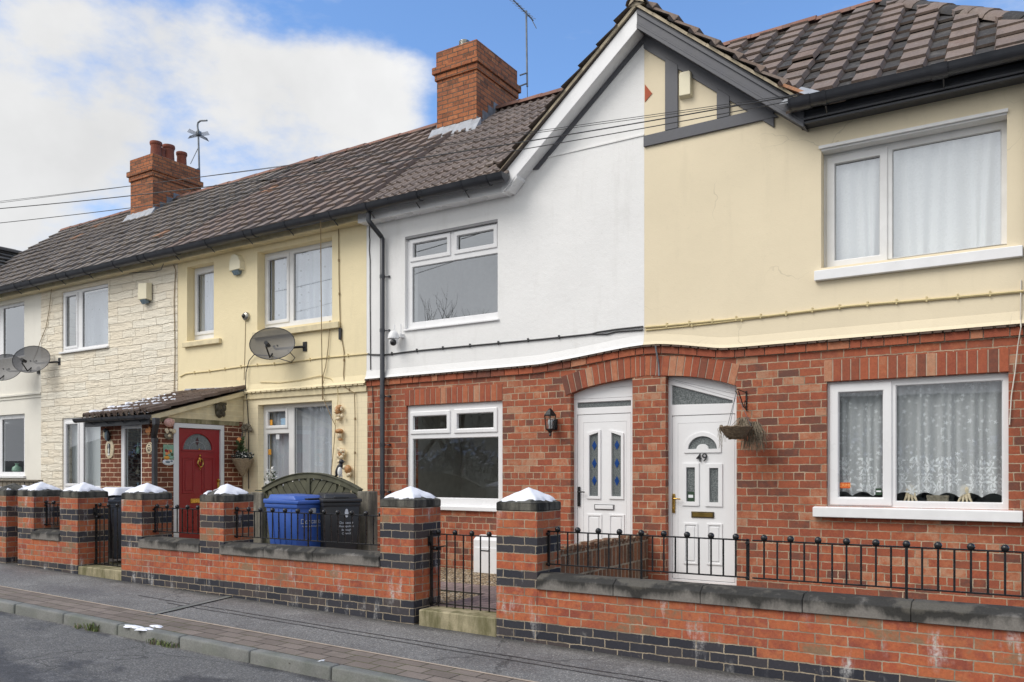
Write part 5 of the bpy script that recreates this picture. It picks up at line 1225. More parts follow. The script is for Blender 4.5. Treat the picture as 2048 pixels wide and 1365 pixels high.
# arched timber screen between two pebbledashed posts
YF=8.07-D
fx0,fx1=WX(528,YF),WX(722,YF); zpk=WZ(621,947,YF); zen=WZ(722,976,YF)-.03
af=thing('arched_fence_panel','green arched timber fence panel with slanting slats behind the bins','fence',((fx0+fx1)/2,YF,.18))
def az_(x): u=(x-(fx0+fx1)/2)/((fx1-fx0)/2); return zen+(zpk-zen)*(1-u*u)
xs=[fx0+(fx1-fx0)*i/24 for i in range(25)]
b=MB(); b.plate([(x,az_(x)) for x in xs]+[(x,az_(x)-.07) for x in xs[::-1]],YF-.035,YF+.03); b.plate([(x,az_(x)+.012) for x in xs]+[(x,az_(x)) for x in xs[::-1]],YF-.05,YF+.045)
b.box(fx0,fx0+.05,YF-.03,YF+.028,.2,zen-.05); b.box(fx1-.05,fx1,YF-.03,YF+.028,.2,zen-.05); b.box(fx0+.05,fx1-.05,YF-.03,YF+.028,.22,.3)
xm=(fx0+fx1)/2; b.box(xm-.025,xm+.025,YF-.04,YF-.021,.3,zpk-.071)
b.build('frame',M['timber_green'],af,bev=.003)
b=MB(); r_=random.Random(9)
for sgn in (1,-1):
    for layer,yy,th in ((0,YF-.018,.012),(1,YF+.004,.012)):
        k=-14
        while k<14:
            # a slat runs at 50 degrees; clip it to the half panel
            pts=[]; w=.095
            sl=sgn*(1 if layer==0 else -1)*1.25
            c0=xm+ (k*.135) 
            poly=[]
            n=14; lo=.3
            xa=xm+.0 if sgn>0 else fx0+.05; xb=fx1-.05 if sgn>0 else xm
            for i in range(n+1):
                x=lerp(xa,xb,i/n); z0=lo+ (x-c0)*sl; z1=z0+w*1.6
                zt=az_(x)-.07; a=max(z0,lo); e=min(z1,zt)
                if e>a+.004: poly.append((x,a,e))
            if len(poly)>1: b.plate([(p[0],p[1]) for p in poly]+[(p[0],p[2]) for p in poly[::-1]],yy,yy+th,rn=r_.random())
            k+=1
b.build('slats',M['timber_green'],af)
for lab,xa,xb,y_,zt in (('pebbledashed concrete gatepost left of the arched fence panel',508,531,YF+.0,WZ(520,985,YF)),('pebbledashed concrete gatepost right of the arched fence panel',722,746,YF+.02,WZ(734,983,YF))):
    x0_,x1_=WX(xa,y_),WX(xb,y_); b=MB(); b.box(x0_,x1_,y_-.08,y_+.1,.1,zt); tag(b.build('gatepost',M['pebble_post'],loc=((x0_+x1_)/2,y_,.18),bev=.012),lab,'gatepost','pebbledashed gateposts')
# weathered boards under the far window
YB=-.55; xr_=WX(81,YB); zt=WZ(60,960,YB)
wf=thing('timber_fence','weathered grey board fence under the far-left window','fence',(xr_-1.4,YB,.3))
b=MB(); b.box(xr_-3,xr_,YB-.05,YB+.06,zt-.035,zt); b.build('top_rail',M['timber_grey'],wf,bev=.004)
b=MB(); r_=random.Random(3); x=xr_-3
while x<xr_-.12:
    w=r_.uniform(.13,.19); e=min(x+w,xr_); b.box(x,e-.03,YB-.02,YB+.002,.25,zt-.036,rn=r_.random()); x=e
b.build('boards',M['timber_grey'],wf,bev=.003)
b=MB(); b.box(WX(47,YB),xr_-.02,YB+.004,YB+.03,.25,zt-.04); b.build('backing_board',M['black_plastic'],wf)
# tub and box behind the short railing
bx=WX(111,-2.6); b=MB(); b.hexa([(bx-.13,-2.72,.22),(bx+.2,-2.72,.22),(bx+.2,-2.42,.22),(bx-.13,-2.42,.22),(bx-.16,-2.76,1.0),(bx+.24,-2.76,.99),(bx+.22,-2.40,.99),(bx-.14,-2.40,1.0)]); b.box(bx-.05,bx+.1,-2.755,-2.742,.74,.83,mi=1); b.box(bx-.04,bx+.12,-2.748,-2.735,.60,.68,mi=1)
tag(b.build('rubble_sack',[M['bird_blue'],M['sticker_white']],loc=(bx,-2.6,.22),bev=.02,seg=2,smooth=50),'blue grey sack with white print behind the short railing','sack')
# meter box and lantern
mx0,mx1=WX(966.5),WX(966.5)+.42; b=MB(); t=thing('meter_box','white ground-mounted meter box against the brick wall','meter box',((mx0+mx1)/2,-.12,.14))
zt=WZ(975,1073); b.plate([(-.24,.10),(-.002,.10),(-.002,zt+.01),(-.06,zt+.03),(-.2,zt),(-.24,zt-.03)],mx0,mx1,ax='x'); b.build('case',M['white_plastic'],t,bev=.008,seg=2)
b=MB(); b.box(mx0+.02,mx1-.02,-.2525,-.2405,.13,zt-.13); b.build('lid',M['white_plastic'],t,bev=.004); b=MB(); b.box(mx0+.14,mx0+.28,-.2565,-.2526,zt-.18,zt-.165); b.build('latch',M['black_plastic'],t)
lx,lz0,lz1=WX(1101,-.12),WZ(1101,874,-.12),WZ(1101,816,-.12); H=lz1-lz0
t=thing('wall_lantern','black six-sided wall lantern beside the blank white door','lantern',(lx,-.02,lz0))
yc=-.13; b=MB()
b.lathe([(.004,0),(.02,.02),(.012,.05),(.03,.06),(.035,H*.2),(.062,H*.24),(.066,H*.27)],(lx,yc,lz0),6)
b.lathe([(.085,0),(.088,.012),(.06,H*.12),(.035,H*.2),(.02,H*.23),(.008,H*.26)],(lx,yc,lz0+H*.72),6)
for k in range(6):
    a=2*PI*k/6; b.tube([(lx+.062*math.cos(a),yc+.062*math.sin(a),lz0+H*.27),(lx+.082*math.cos(a),yc+.082*math.sin(a),lz0+H*.73)],.007,5)
b.box(lx-.04,lx+.04,-.022,-.0005,lz0+H*.25,lz0+H*.62); b.tube([(lx,-.02,lz0+H*.45),(lx,-.06,lz0+H*.3),(lx,yc+.03,lz0+H*.25)],.012,6)
b.build('frame',M['black_iron'],t)
b=MB(); b.lathe([(.058,H*.27),(.076,H*.72)],(lx,yc,lz0),6); b.build('glass_case',M['lantern_glass'],t)
b=MB(); b.lathe([(.018,H*.27),(.018,H*.4),(.03,H*.45),(.03,H*.55),(.015,H*.6)],(lx,yc,lz0),10); b.build('bulb',M['white_plastic'],t,smooth=50)
# cameras and alarm boxes
cx_,cz_=W(787,682,-.14)
t=thing('security_camera','white dome security camera with two aerials beside the downpipe','security camera',(cx_,-.02,cz_))
b=MB(); b.lathe([(.012,.17),(.05,.155),(.075,.11),(.085,.06),(.085,.05),(.07,.045)],(cx_,-.14,cz_-.02),20); b.box(cx_+.05,cx_+.11,-.12,-.021,cz_+.05,cz_+.10); b.tube([(cx_+.08,-.06,cz_+.09),(cx_+.07,-.06,cz_+.25)],.008,6); b.tube([(cx_-.01,-.1,cz_+.13),(cx_-.015,-.1,cz_+.24)],.008,6); b.build('housing',M['white_plastic'],t,smooth=40)
b=MB(); b.ball((cx_,-.14,cz_-.01),.065,16,10); b.build('turret',M['white_plastic'],t,smooth=60)
b=MB(); b.ball((cx_+.025,-.175,cz_-.03),.048,14,10); b.build('lens',M['black_plastic'],t,smooth=60)
ex,ez=W(491,633,-.05); t=thing('security_camera','small round steel camera on the cream roughcast wall','security camera',(ex,-.03,ez))
b=MB(); b.lathe([(.075,0),(.075,.03),(.06,.05),(.03,.06)],(0,0,0),18,M=Matrix.Translation((ex,-.021,ez))@Matrix.Rotation(PI/2,4,'X')); b.build('ring',M['steel'],t,smooth=40)
b=MB(); b.ball((ex-.01,-.075,ez),.038,12,8); b.build('lens',M['black_plastic'],t,smooth=60)
def alarm(label,poly,y0,dep,mat,bot=None,wedge=.0):
    cx=sum(p[0] for p in poly)/len(poly); cz=min(p[1] for p in poly); t=thing('alarm_box',label,'alarm box',(cx,y0,cz),'alarm boxes on the house fronts')
    b=MB(); n=len(poly); cc=sum(p[1] for p in poly)/n
    vs=[(p[0],y0,p[1]) for p in poly]+[(cx+(p[0]-cx)*.86,y0-dep,cc+(p[1]-cc)*(.9)) for p in poly]
    b.add(vs,[tuple(range(n,2*n))]+[(i,(i+1)%n,n+(i+1)%n,n+i) for i in range(n)]); b.build('cover',M[mat],t,bev=.006,seg=2)
    if bot:
        z=cz; b=MB(); b.hexa([(cx-.07,y0-dep*.5,z-.06),(cx+.07,y0-dep*.5,z-.06),(cx+.07,y0-.001,z-.045),(cx-.07,y0-.001,z-.045)]+[(cx-.085,y0-dep*.95,z+.012),(cx+.085,y0-dep*.95,z+.012),(cx+.085,y0-.001,z+.012),(cx-.085,y0-.001,z+.012)]); b.build('strobe',M[bot],t,bev=.004)
    return t
def wp(l,Y): return [W(x,y,Y) for x,y in l]
alarm('cream rectangular alarm box on the stone clad wall',wp([(283,603),(303,601),(303,566),(284,568)],-.06),-.055,.10,'cream_plastic','bird_blue')
alarm('cream bullet-shaped alarm box on the roughcast wall',wp([(461,546),(486,540),(486,524),(481,512),(473,508),(466,511),(462,524)],-.06),-.021,.09,'cream_plastic','bird_blue')
alarm('cream rectangular alarm box in the black timbered gable',wp([(1358,198),(1384,193),(1384,145),(1381,141),(1361,146),(1358,150)],-.06),-.021,.07,'cream_plastic')
# satellite dishes
def dish(label,px,py,Y,rw,rh,mat,flip=1,group='satellite dishes on the house fronts'):
    cx,cz=W(px,py,Y); t=thing('satellite_dish',label,'satellite dish',(cx,Y,cz),group)
    n=Vector((.50*flip,-.80,.30)).normalized(); u=Vector((0,0,1)).cross(n).normalized(); v=n.cross(u)
    b=MB(); K_=8; m=28; vs=[]; 
    for i in range(K_+1):
        for k in range(m):
            f=i/K_; a=2*PI*k/m; vs.append(Vector((cx,Y,cz))+u*(rw*f*math.cos(a))+v*(rh*f*math.sin(a))+n*(.075*f*f))
    fs=[(i*m+k,i*m+(k+1)%m,(i+1)*m+(k+1)%m,(i+1)*m+k) for i in range(K_) for k in range(m)]
    b.add(vs,fs); b.build('reflector',M[mat],t,smooth=80)
    c=Vector((cx,Y,cz)); b=MB(); b.tube([c+u*(rw*math.cos(2*PI*k/m))+v*(rh*math.sin(2*PI*k/m))+n*.075 for k in range(m+1)],.007,6,cap=False); b.build('rim',M['black_plastic'],t)
    b=MB(); p=c-v*rh*.55+n*.02; e=c-v*rh*.5+n*.36-v*.05; b.tube([p,c-v*rh*.95+n*.12,e],.013,6); b.tube([e-n*.03,e+v*.07-n*.02],.022,8); b.tube([e+v*.05+n*.02,e+v*.07-n*.12],.032,10); b.build('receiver_arm',M['black_plastic'],t)
    b=MB(); bp=c-n*.03; b.tube([bp,bp-n*.10,Vector((cx+rw*1.0,-.06,cz-.02)),Vector((cx+rw*1.15,-.025,cz-.02))],.02,8); b.box(cx+rw*1.05,cx+rw*1.28,-.035,-.0205,cz-.09,cz+.06)
    for s in (-1,1): b.tube([c+u*.06*s+n*.012,c+u*.06*s-n*.03],.012,6)
    b.build('bracket',M['black_plastic'],t)
    return t
dish('dark smoked satellite dish on the cream roughcast wall',547,691.5,-.30,.36,.28,'smoked')
dish('see-through smoked satellite dish nearest the stone clad corner',66.5,722,-.32,.385,.30,'smoked')
dish('see-through smoked satellite dish at the picture edge',12,738,-.45,.385,.30,'smoked')
# aerials
t=thing('tv_aerial','thin pole aerial clamped behind the steel-capped chimney','aerial',(-8.0,3.72,8.2)); ya=3.75
def at(x,y,Y): X,Z=W(x,y,Y); return (X,Y,Z)
b=MB(); b.tube([at(1054.5,174,ya),at(1052.5,22,ya)],.018,8); b.build('mast',M['galv'],t,smooth=40)
b=MB(); b.tube([at(1040,151,3.62),at(1055,146,ya)],.015,6); b.tube([at(1039,173,3.62),at(1055,167,ya)],.015,6); b.build('bracket',M['galv'],t)
b=MB(); p=Vector(at(1052,28,ya)); b.tube([p+Vector((-.02,.3,.02)),p+Vector((.02,-.5,.02))],.012,6)
for k in range(7):
    q=p+Vector((0,-.4+.1*k,.02)); b.tube([q+Vector((-.11,0,.07)),q+Vector((.09,0,-.05))],.005,5)
b.tube([p+Vector((-.1,.28,.15)),p+Vector((.05,.3,-.15))],.008,5); b.build('aerial_array',M['galv'],t)
b=MB(); b.tube([at(1054.5,174,ya),at(1055,205,ya)],.006,5); b.build('lead_cable',M['cable_black'],t)
ya=3.6
t=thing('tv_aerial','hook-topped pole aerial beside the terracotta chimney pots','aerial',(-16.9,ya,8.0))
b=MB(); b.tube([at(400,390,ya),at(396.5,265,ya),at(395,252,ya),at(396,246,ya),at(401,242,ya),at(414,241.5,ya)],.022,8); b.build('mast',M['galv'],t,smooth=40)
b=MB(); p=Vector(at(397,270,ya)); dv=Vector((.80,-.60,-.22)).normalized(); sv=Vector((.6,.8,0)); b.tube([p-dv*.3,p+dv*.7],.016,6)
for k in range(5):
    q=p+dv*(-.25+.11*k); l=.26-.012*k
    for s in (-1,1): b.tube([q,q+sv*s*l+Vector((0,0,.08))],.006,4); b.tube([q,q+sv*s*l*.95-Vector((0,0,.09))],.006,4)
b.box(p.x-.03,p.x+.05,p.y-.05,p.y+.05,p.z-.02,p.z+.08); b.build('aerial_array',M['galv'],t)
b=MB(); b.tube([at(396,297,ya),at(381,328,3.4)],.01,5); b.tube([at(393,340,3.5),at(399,337,ya)],.02,6); b.tube([at(393,352,3.5),at(399,349,ya)],.02,6); b.build('stay',M['galv'],t)
# ================= baskets, ornaments, curtains, cables, weeds
def strands(b,c,n,seed,spread,drop,rad=.004,mi=0,up=.1):
    r=random.Random(seed); c=Vector(c)
    for _ in range(n):
        a=r.uniform(0,2*PI); d=Vector((math.cos(a)*spread[0],math.sin(a)*spread[1],0))*r.uniform(.3,1); p=[c]
        u=r.uniform(.2,1)*up; p.append(c+d*.4+Vector((0,0,u))); p.append(c+d*.85+Vector((r.uniform(-.02,.02),0,u*.2-drop*.25*r.random()))); p.append(c+d+Vector((r.uniform(-.03,.03),0,-drop*r.uniform(.3,1))))
        b.tube(p,[rad,rad,rad*.8,rad*.4],4,mi)
def leaves(b,c,n,seed,rx,ry,rz,size=.03,mi=0):
    r=random.Random(seed); c=Vector(c)
    for _ in range(n):
        v=Vector((r.gauss(0,1),r.gauss(0,1),r.gauss(0,1))).normalized()*r.random()**.5
        p=c+Vector((v.x*rx,v.y*ry,v.z*rz)); d=Vector((r.uniform(-1,1),r.uniform(-1,1),r.uniform(-.5,1))).normalized(); e=d.cross(Vector((r.uniform(-1,1),r.uniform(-1,1),r.uniform(-1,1)))).normalized(); s=size*r.uniform(.6,1.3)
        b.add([p,p+d*s*.5+e*s*.3,p+d*s,p+d*s*.5-e*s*.3],[(0,1,2,3)],mi,r.random())
# dead basket beside the door
wx,wz=W(1493,800,0); ar=.40
bk=thing('basket_bracket','black iron basket bracket on the brick beside the white door','bracket',(wx,0,wz))
z1=WZ(1493,786,0); z0=WZ(1493,822,0)
b=MB(); b.box(wx-.008,wx+.008,-.012,-.0005,z0,z1+.02); b.tube([(wx,-.01,z1),(wx,-ar,z1+.01),(wx,-ar-.02,z1-.02),(wx,-ar+.02,z1-.035)],.007,6); b.tube([(wx,-.02,z0+.02),(wx,-.12,z0+.04),(wx,-ar*.78,z1-.01)],.007,6); b.tube([(wx,-.05+.035*math.cos(k/2),z0+.075+.035*math.sin(k/2)) for k in range(12)],.005,5); b.build('arm',M['black_iron'],bk)
yb=-ar; zt=WZ(1471,855,yb); zbm=WZ(1471,877,yb); bx=wx
hb=thing('hanging_basket','wicker hanging basket of dead trailing stems beside the white door','hanging basket',(bx,yb,zbm))
b=MB()
for k in range(9):
    f=k/8; rr=lerp(.075,.17,f**.7); z=lerp(zbm,zt,f); n=20
    b.tube([(bx+rr*math.cos(2*PI*i/n),yb+rr*math.sin(2*PI*i/n),z+.005*math.sin(i*2.7+k)) for i in range(n+1)],.011,5,cap=False)
b.lathe([(.07,0),(.155,zt-zbm-.02)],(bx,yb,zbm),18,mi=1); b.build('wicker_bowl',[M['wicker'],M['wicker']],hb)
b=MB()
for k in range(3):
    a=2*PI*k/3+.4; b.tube([(bx+.165*math.cos(a),yb+.165*math.sin(a),zt),(bx,yb,z1-.03)],.003,4)
b.build('chain',M['galv'],hb)
b=MB(); strands(b,(bx+.05,yb+.10,zt),110,4,(.15,.16),.05,.0035,up=.12); strands(b,(bx+.14,yb+.20,zt-.02),230,9,(.15,.13),.26,.0035,up=.09); strands(b,(bx-.15,yb-.05,zt),18,5,(.05,.04),.24,.003,up=.03); b.build('dead_stems',M['dead_leaf'],hb)
# cone basket on the cream wall
cx,ct=W(485,919,-.2); cb=WZ(485,950,-.2)
cn=thing('hanging_basket','cone wicker wall basket of silvery leaves and a peach flower','hanging basket',(cx,-.2,cb))
b=MB()
for k in range(13):
    f=k/12; rr=lerp(.02,.165,f**.85); z=lerp(cb,ct,f); n=18
    b.tube([(cx+rr*math.cos(2*PI*i/n),-.2+rr*math.sin(2*PI*i/n),z+.006*math.sin(i*2.3+k)) for i in range(n+1)],.012,5,cap=False)
b.lathe([(.01,0),(.155,ct-cb)],(cx,-.2,cb),14); b.build('wicker_cone',M['wicker_pale'],cn)
b=MB(); leaves(b,(cx,-.2,ct+.05),220,2,.22,.16,.07,.05); b.build('foliage',M['leaf_dark'],cn)
b=MB(); leaves(b,(cx-.05,-.2,ct+.2),70,3,.09,.07,.15,.08); b.build('green_spray',M['leaf'],cn)
b=MB(); leaves(b,(cx,-.22,ct+.06),70,5,.2,.15,.07,.035); b.build('white_flowers',M['flower_white'],cn)
b=MB(); fxp=W(478,880,-.2); b.ball((fxp[0],-.2,fxp[1]),.04,10,8); b.ball((fxp[0]+.04,-.22,fxp[1]-.02),.03,10,8); b.build('peach_flower',M['flower_orange'],cn,smooth=50)
b=MB(); b.tube([(cx+.14,-.2,ct),(cx-.16,-.03,ct+.62)],.003,4); b.tube([(cx-.15,-.2,ct),(cx-.16,-.03,ct+.62)],.003,4); b.build('hanger',M['galv'],cn)
# white flowers standing behind the gatepost
fx,fz=W(525,983,-1.30); fp=thing('flower_pot','small pot of white artificial flowers behind the gatepost','flower pot',(fx,-1.16,1.0))
b=MB(); b.lathe([(.05,0),(.075,.12),(.07,.12)],(fx,-1.16,fz+.02),12); b.box(fx-.16,fx+.14,-1.3,-1.02,fz,fz+.018,mi=1); b.build('pot',[M['white_plastic'],M['timber_green']],fp)
b=MB(); leaves(b,(fx,-1.16,fz+.24),60,3,.1,.08,.1,.045,0); leaves(b,(fx,-1.16,fz+.18),40,4,.09,.08,.1,.05,1); b.build('flowers',[M['flower_white'],M['leaf']],fp)
# ornaments
def orn(label,cat,name,px,py,Y,blobs,mats,dirx=False,X=None):
    if X is None: cx,cz=W(px,py,Y); base=Vector((cx,Y,cz)); t=thing(name,label,cat,base); fr=lambda a,d,z:(cx+a,Y-d,cz+z)
    else:
        cy,cz=WYX(px,py,X); base=Vector((X,cy,cz)); t=thing(name,label,cat,base); fr=lambda a,d,z:(X+d,cy+a,cz+z)
    by={}
    for (nm,mt,a,d,z,ra,rd,rz) in blobs:
        b=by.setdefault((nm,mt),MB()); s=(ra,rd,rz) if X is None else (rd,ra,rz); b.ball(fr(a,d,z),1.0,12,8,sc=s)
    for (nm,mt),b in by.items(): b.build(nm,M[mt],t,smooth=60)
    return t
r_=random.Random(6)
def cluster(nm,mt,n,rx,rz,s,seed):
    q=random.Random(seed); return [(nm,mt,q.uniform(-rx,rx),.03+q.uniform(0,.03),q.uniform(-rz,rz),s*q.uniform(.7,1.3),s*.8,s*q.uniform(.7,1.3)) for _ in range(n)]
G5='ornaments on the cream house and porch'
orn('tan squirrel-like curled animal ornament, topmost beside the downstairs window','ornament','wall_ornament',682.5,825,-.01,[('body','terracotta_glaze',-.04,.04,.03,.055,.04,.07),('body','terracotta_glaze',.0,.04,.07,.05,.04,.045)]+cluster('leaves','ornament_cream',9,.07,.08,.03,1)+[('tail','ornament_cream',-.03,.04,-.10,.05,.03,.03)],None)
orn('small ornament shaped like a capped toadstool cottage','ornament','wall_ornament',683,869,-.01,[('cap','terracotta_glaze',0,.05,.045,.075,.05,.04),('stem','ornament_cream',0,.045,-.02,.045,.04,.06),('base','terracotta_glaze',.02,.045,-.085,.035,.035,.02)],None)
orn('oval knobbly stone-coloured ornament above the black bird','ornament','wall_ornament',686.5,912,-.01,cluster('body','ornament_cream',16,.05,.10,.032,3)+cluster('mottling','terracotta_glaze',9,.05,.10,.026,4),None)
orn('brown and white dog-like ornament beside the black bird','ornament','wall_ornament',698,947,-.01,[('head','ornament_cream',-.05,.05,.09,.045,.04,.035),('back','terracotta_glaze',.02,.045,.06,.06,.045,.07)]+cluster('legs','ornament_cream',8,.05,.05,.03,5)[:8],None)
orn('grey bow-shaped garland ornament above the cone basket','ornament','wall_ornament',499,856,-.01,cluster('left_loop','ornament_grey',9,.03,.05,.03,7)+[(n_,m_,a-.07,d,z,x,y,w_) for n_,m_,a,d,z,x,y,w_ in cluster('loop','ornament_grey',8,.04,.05,.03,8)]+[(n_,m_,a+.07,d,z,x,y,w_) for n_,m_,a,d,z,x,y,w_ in cluster('loop','ornament_grey',8,.04,.05,.03,9)],None)
bxp=WX(678,YF); bz=az_(bxp)+.012
t=thing('bird_figure','black and white bird figure perched on the arched fence','ornament',(bxp,YF,bz))
b=MB(); MT=Matrix.Translation((bxp,YF,bz+.115))@Matrix.Rotation(R(28),4,'Y'); b.ball((0,0,0),1,12,8,M=MT,sc=(.04,.045,.10)); b.ball((bxp+.045,YF,bz+.215),.034,10,8); b.lathe([(.012,0),(.001,.05)],(0,0,0),6,M=Matrix.Translation((bxp+.07,YF,bz+.215))@Matrix.Rotation(PI/2,4,'Y'))
b.hexa([(bxp-.10,YF-.015,bz-.03),(bxp-.05,YF-.02,bz+.03),(bxp-.05,YF+.02,bz+.03),(bxp-.10,YF+.015,bz-.03),(bxp-.09,YF-.015,bz-.01),(bxp-.03,YF-.02,bz+.07),(bxp-.03,YF+.02,bz+.07),(bxp-.09,YF+.015,bz-.01)]); b.build('body',M['bird_black'],t,smooth=50)
b=MB(); b.ball((bxp+.035,YF-.02,bz+.08),1,10,8,sc=(.03,.035,.07)); b.tube([(bxp+.02,YF-.015,bz+.04),(bxp+.02,YF-.02,bz)],.007,5); b.tube([(bxp+.04,YF+.015,bz+.04),(bxp+.04,YF+.01,bz)],.007,5); b.build('breast',M['flower_white'],t,smooth=50)
Yp=PYF
orn('blue and black bird plaque above the dog plaque','ornament','bird_plaque',217.3,869.5,Yp-.005,[('body','bird_blue',0,.03,-.02,.055,.03,.085),('head','bird_black',-.03,.035,.06,.04,.03,.04),('wing','bird_black',.045,.035,-.03,.03,.025,.085),('breast','ornament_cream',-.05,.035,0,.03,.03,.07)],None)
dx_,dz_=W(220,899,Yp); t=thing('dog_plaque','cream oval plaque with a painted black and white dog','plaque',(dx_,Yp,dz_))
Rx=Matrix.Rotation(PI/2,4,'X')
b=MB(); b.lathe([(.001,.02),(.10,.02),(.118,.012),(.12,0)],(0,0,0),28,M=Matrix.Translation((dx_,Yp,dz_))@Matrix.Diagonal((1,1,1.28,1))@Rx); b.build('oval',M['ornament_cream'],t,smooth=40)
b=MB(); 
for a,z,ra,rz in ((0,-.03,.035,.075),(-.005,.065,.03,.035),(-.03,.04,.014,.05),(.03,.04,.014,.05)): b.ball((dx_+a,Yp-.021,dz_+z),1,12,6,sc=(ra,.004,rz))
b.build('dog_black',M['black_num'],t); b=MB()
for a,z,ra,rz in ((0,-.02,.015,.05),(-.004,.065,.009,.03),(-.012,-.085,.014,.02),(.015,-.085,.014,.02)): b.ball((dx_+a,Yp-.0245,dz_+z),1,12,6,sc=(ra,.004,rz))
b.build('dog_white',M['flower_white'],t)
orn('small orange butterfly ornament left of the porch downpipe','ornament','butterfly_ornament',298,864,Yp-.004,[('wing','flower_orange',-.03,.015,.02,.04,.01,.04),('wing','flower_orange',.03,.015,.03,.035,.01,.05),('wing','terracotta_glaze',.01,.015,-.03,.035,.01,.03)],None)
nx_,nz_=W(300,897,Yp); t=thing('number_plaque','round white plaque numbered 53 by the porch downpipe','plaque',(nx_,Yp,nz_))
b=MB(); b.lathe([(.001,.018),(.085,.018),(.095,.010),(.097,0)],(0,0,0),26,M=Matrix.Translation((nx_,Yp,nz_))@Rx); b.build('disc',M['ornament_cream'],t,smooth=40)
b=MB(); b.tube([(nx_+.082*math.cos(2*PI*k/24),Yp-.0185,nz_+.082*math.sin(2*PI*k/24)) for k in range(25)],.004,4,cap=False); b.ball((nx_,Yp-.018,nz_+.045),1,8,6,sc=(.022,.003,.012)); b.build('border',M['black_num'],t)
text('number','53',.085,(nx_,Yp-.0195,nz_-.02),M['black_num'],t,ext=.001,bold=.002)
XS=PX1+.004
orn('pink and white flower bunch ornament beside the red door frame','ornament','wall_ornament',336.5,851,0,[('petals','pink_ceramic',-.02,.05,.04,.09,.05,.07)]+cluster('leaves','ornament_cream',8,.08,.11,.03,12),None,X=XS)
orn('small round grey ornament beside the red door frame','ornament','wall_ornament',335.5,872,0,[('disc','ornament_grey',0,.02,0,.075,.025,.06),('knob','ornament_cream',0,.04,0,.03,.015,.025)],None,X=XS)
ty,tz=WYX(336.5,905,XS); t=thing('tile_plaque','colourful square flower tile beside the red door frame','plaque',(XS,ty,tz)); b=MB(); b.box(XS-.003,XS+.014,ty-.09,ty+.09,tz-.10,tz+.12); b.build('tile',M['vase_green'],t,bev=.003)
b=MB(); q=random.Random(3)
for k in range(12): b.ball((XS+.015,ty+q.uniform(-.07,.07),tz+q.uniform(-.09,.03)),1,8,6,mi=q.choice((0,1,2)),sc=(.004,.025,.025))
b.build('flower_print',[M['door_red'],M['flower_orange'],M['leaf']],t)
orn('yellow and green flower pair under the tile plaque','ornament','wall_ornament',337,916,0,[('petals','yellow',-.04,.02,0,.045,.02,.03),('petals','vase_green',.04,.02,0,.045,.02,.03)],None,X=XS)
oy,oz=WYX(337,924.5,XS); t=thing('oval_plaque','small pale oval plaque lowest beside the red door frame','plaque',(XS,oy,oz)); b=MB(); b.ball((XS,oy,oz),1,20,8,sc=(.02,.105,.055)); b.build('oval',M['sticker_white'],t,smooth=50); b=MB(); b.ball((XS+.015,oy-.02,oz),1,10,6,sc=(.008,.05,.02)); b.ball((XS+.015,oy+.04,oz+.012),1,10,6,sc=(.008,.025,.015)); b.build('print',M['bird_blue'],t)
my,mz=WYX(439,822,PX1+.02); t=thing('face_mask','dark leafy bronze face mask on the cream porch gable','mask',(PX1+.02,my,mz))
b=MB(); Xm=PX1+.02; b.ball((Xm,my,mz),1,14,10,sc=(.05,.085,.12)); b.box(Xm-.005,Xm+.03,my-.12,my+.12,mz+.10,mz+.14)
for s in (-1,1): b.ball((Xm+.03,my+s*.07,mz+.05),1,10,6,sc=(.03,.04,.06)); b.ball((Xm+.04,my+s*.035,mz+.02),1,8,6,sc=(.016,.018,.012)); b.ball((Xm+.03,my+s*.06,mz-.05),1,10,6,sc=(.025,.035,.05))
b.ball((Xm+.055,my,mz-.01),1,8,6,sc=(.018,.014,.04)); b.ball((Xm+.04,my,mz-.07),1,8,6,sc=(.016,.035,.01)); b.build('face',M['mask_bronze'],t,smooth=60)
vx,vz=W(30,943,.16); t=tag(MB().lathe([(.06,0),(.10,.04),(.09,.11),(.03,.15),(.03,.18),(.05,.2),(.03,.2)],(vx,.2,WZ(30,945,.06)),18).build('vase',M['vase_green'],loc=(vx,.2,vz-.1),smooth=50),'pale green vase standing inside the far-left window','vase')
b=MB(); zv=WZ(30,945,.06); b.box(w57l[0],w57l[1],.135,.28,zv-.05,zv-.001); b.build('inner_sill',M['upvc_old'],h57)
# things standing on the sill of the lace-curtained window
zs=w49l[2]+.045
b=MB(); b.box(w49l[0]+.001,w49l[1]-.001,.131,.5,zs-.05,zs); b.build('inner_sill',M['upvc_old'],h49)
hx=[WX(1821,.2),WX(1930,.2)]
for k,x in enumerate(hx):
    b=MB()
    for j in range(4):
        a=(j-1.5)*.028; b.tube([(x+a*.6,.22,zs+.13),(x+a,.205,zs+.06),(x+a*1.5,.2,zs+.012)],[.016,.014,.009],7)
    b.ball((x,.22,zs+.14),1,10,8,sc=(.05,.03,.06)); tag(b.build('claw_foot',M['ornament_cream'],loc=(x,.22,zs),smooth=60),('cream claw-like ornament foot under the lace hem, nearer the door','cream claw-like ornament foot under the lace hem, farther from the door')[k],'ornament','ornaments on the lace window sill')
x=WX(1875,.2); b=MB(); b.box(x-.1,x+.1,.2,.3,zs,zs+.075); b.box(x-.105,x+.105,.195,.305,zs+.055,zs+.085); tag(b.build('trinket_box',M['ornament_grey'],loc=(x,.25,zs),bev=.006),'small stone-coloured box standing under the lace hem','box')
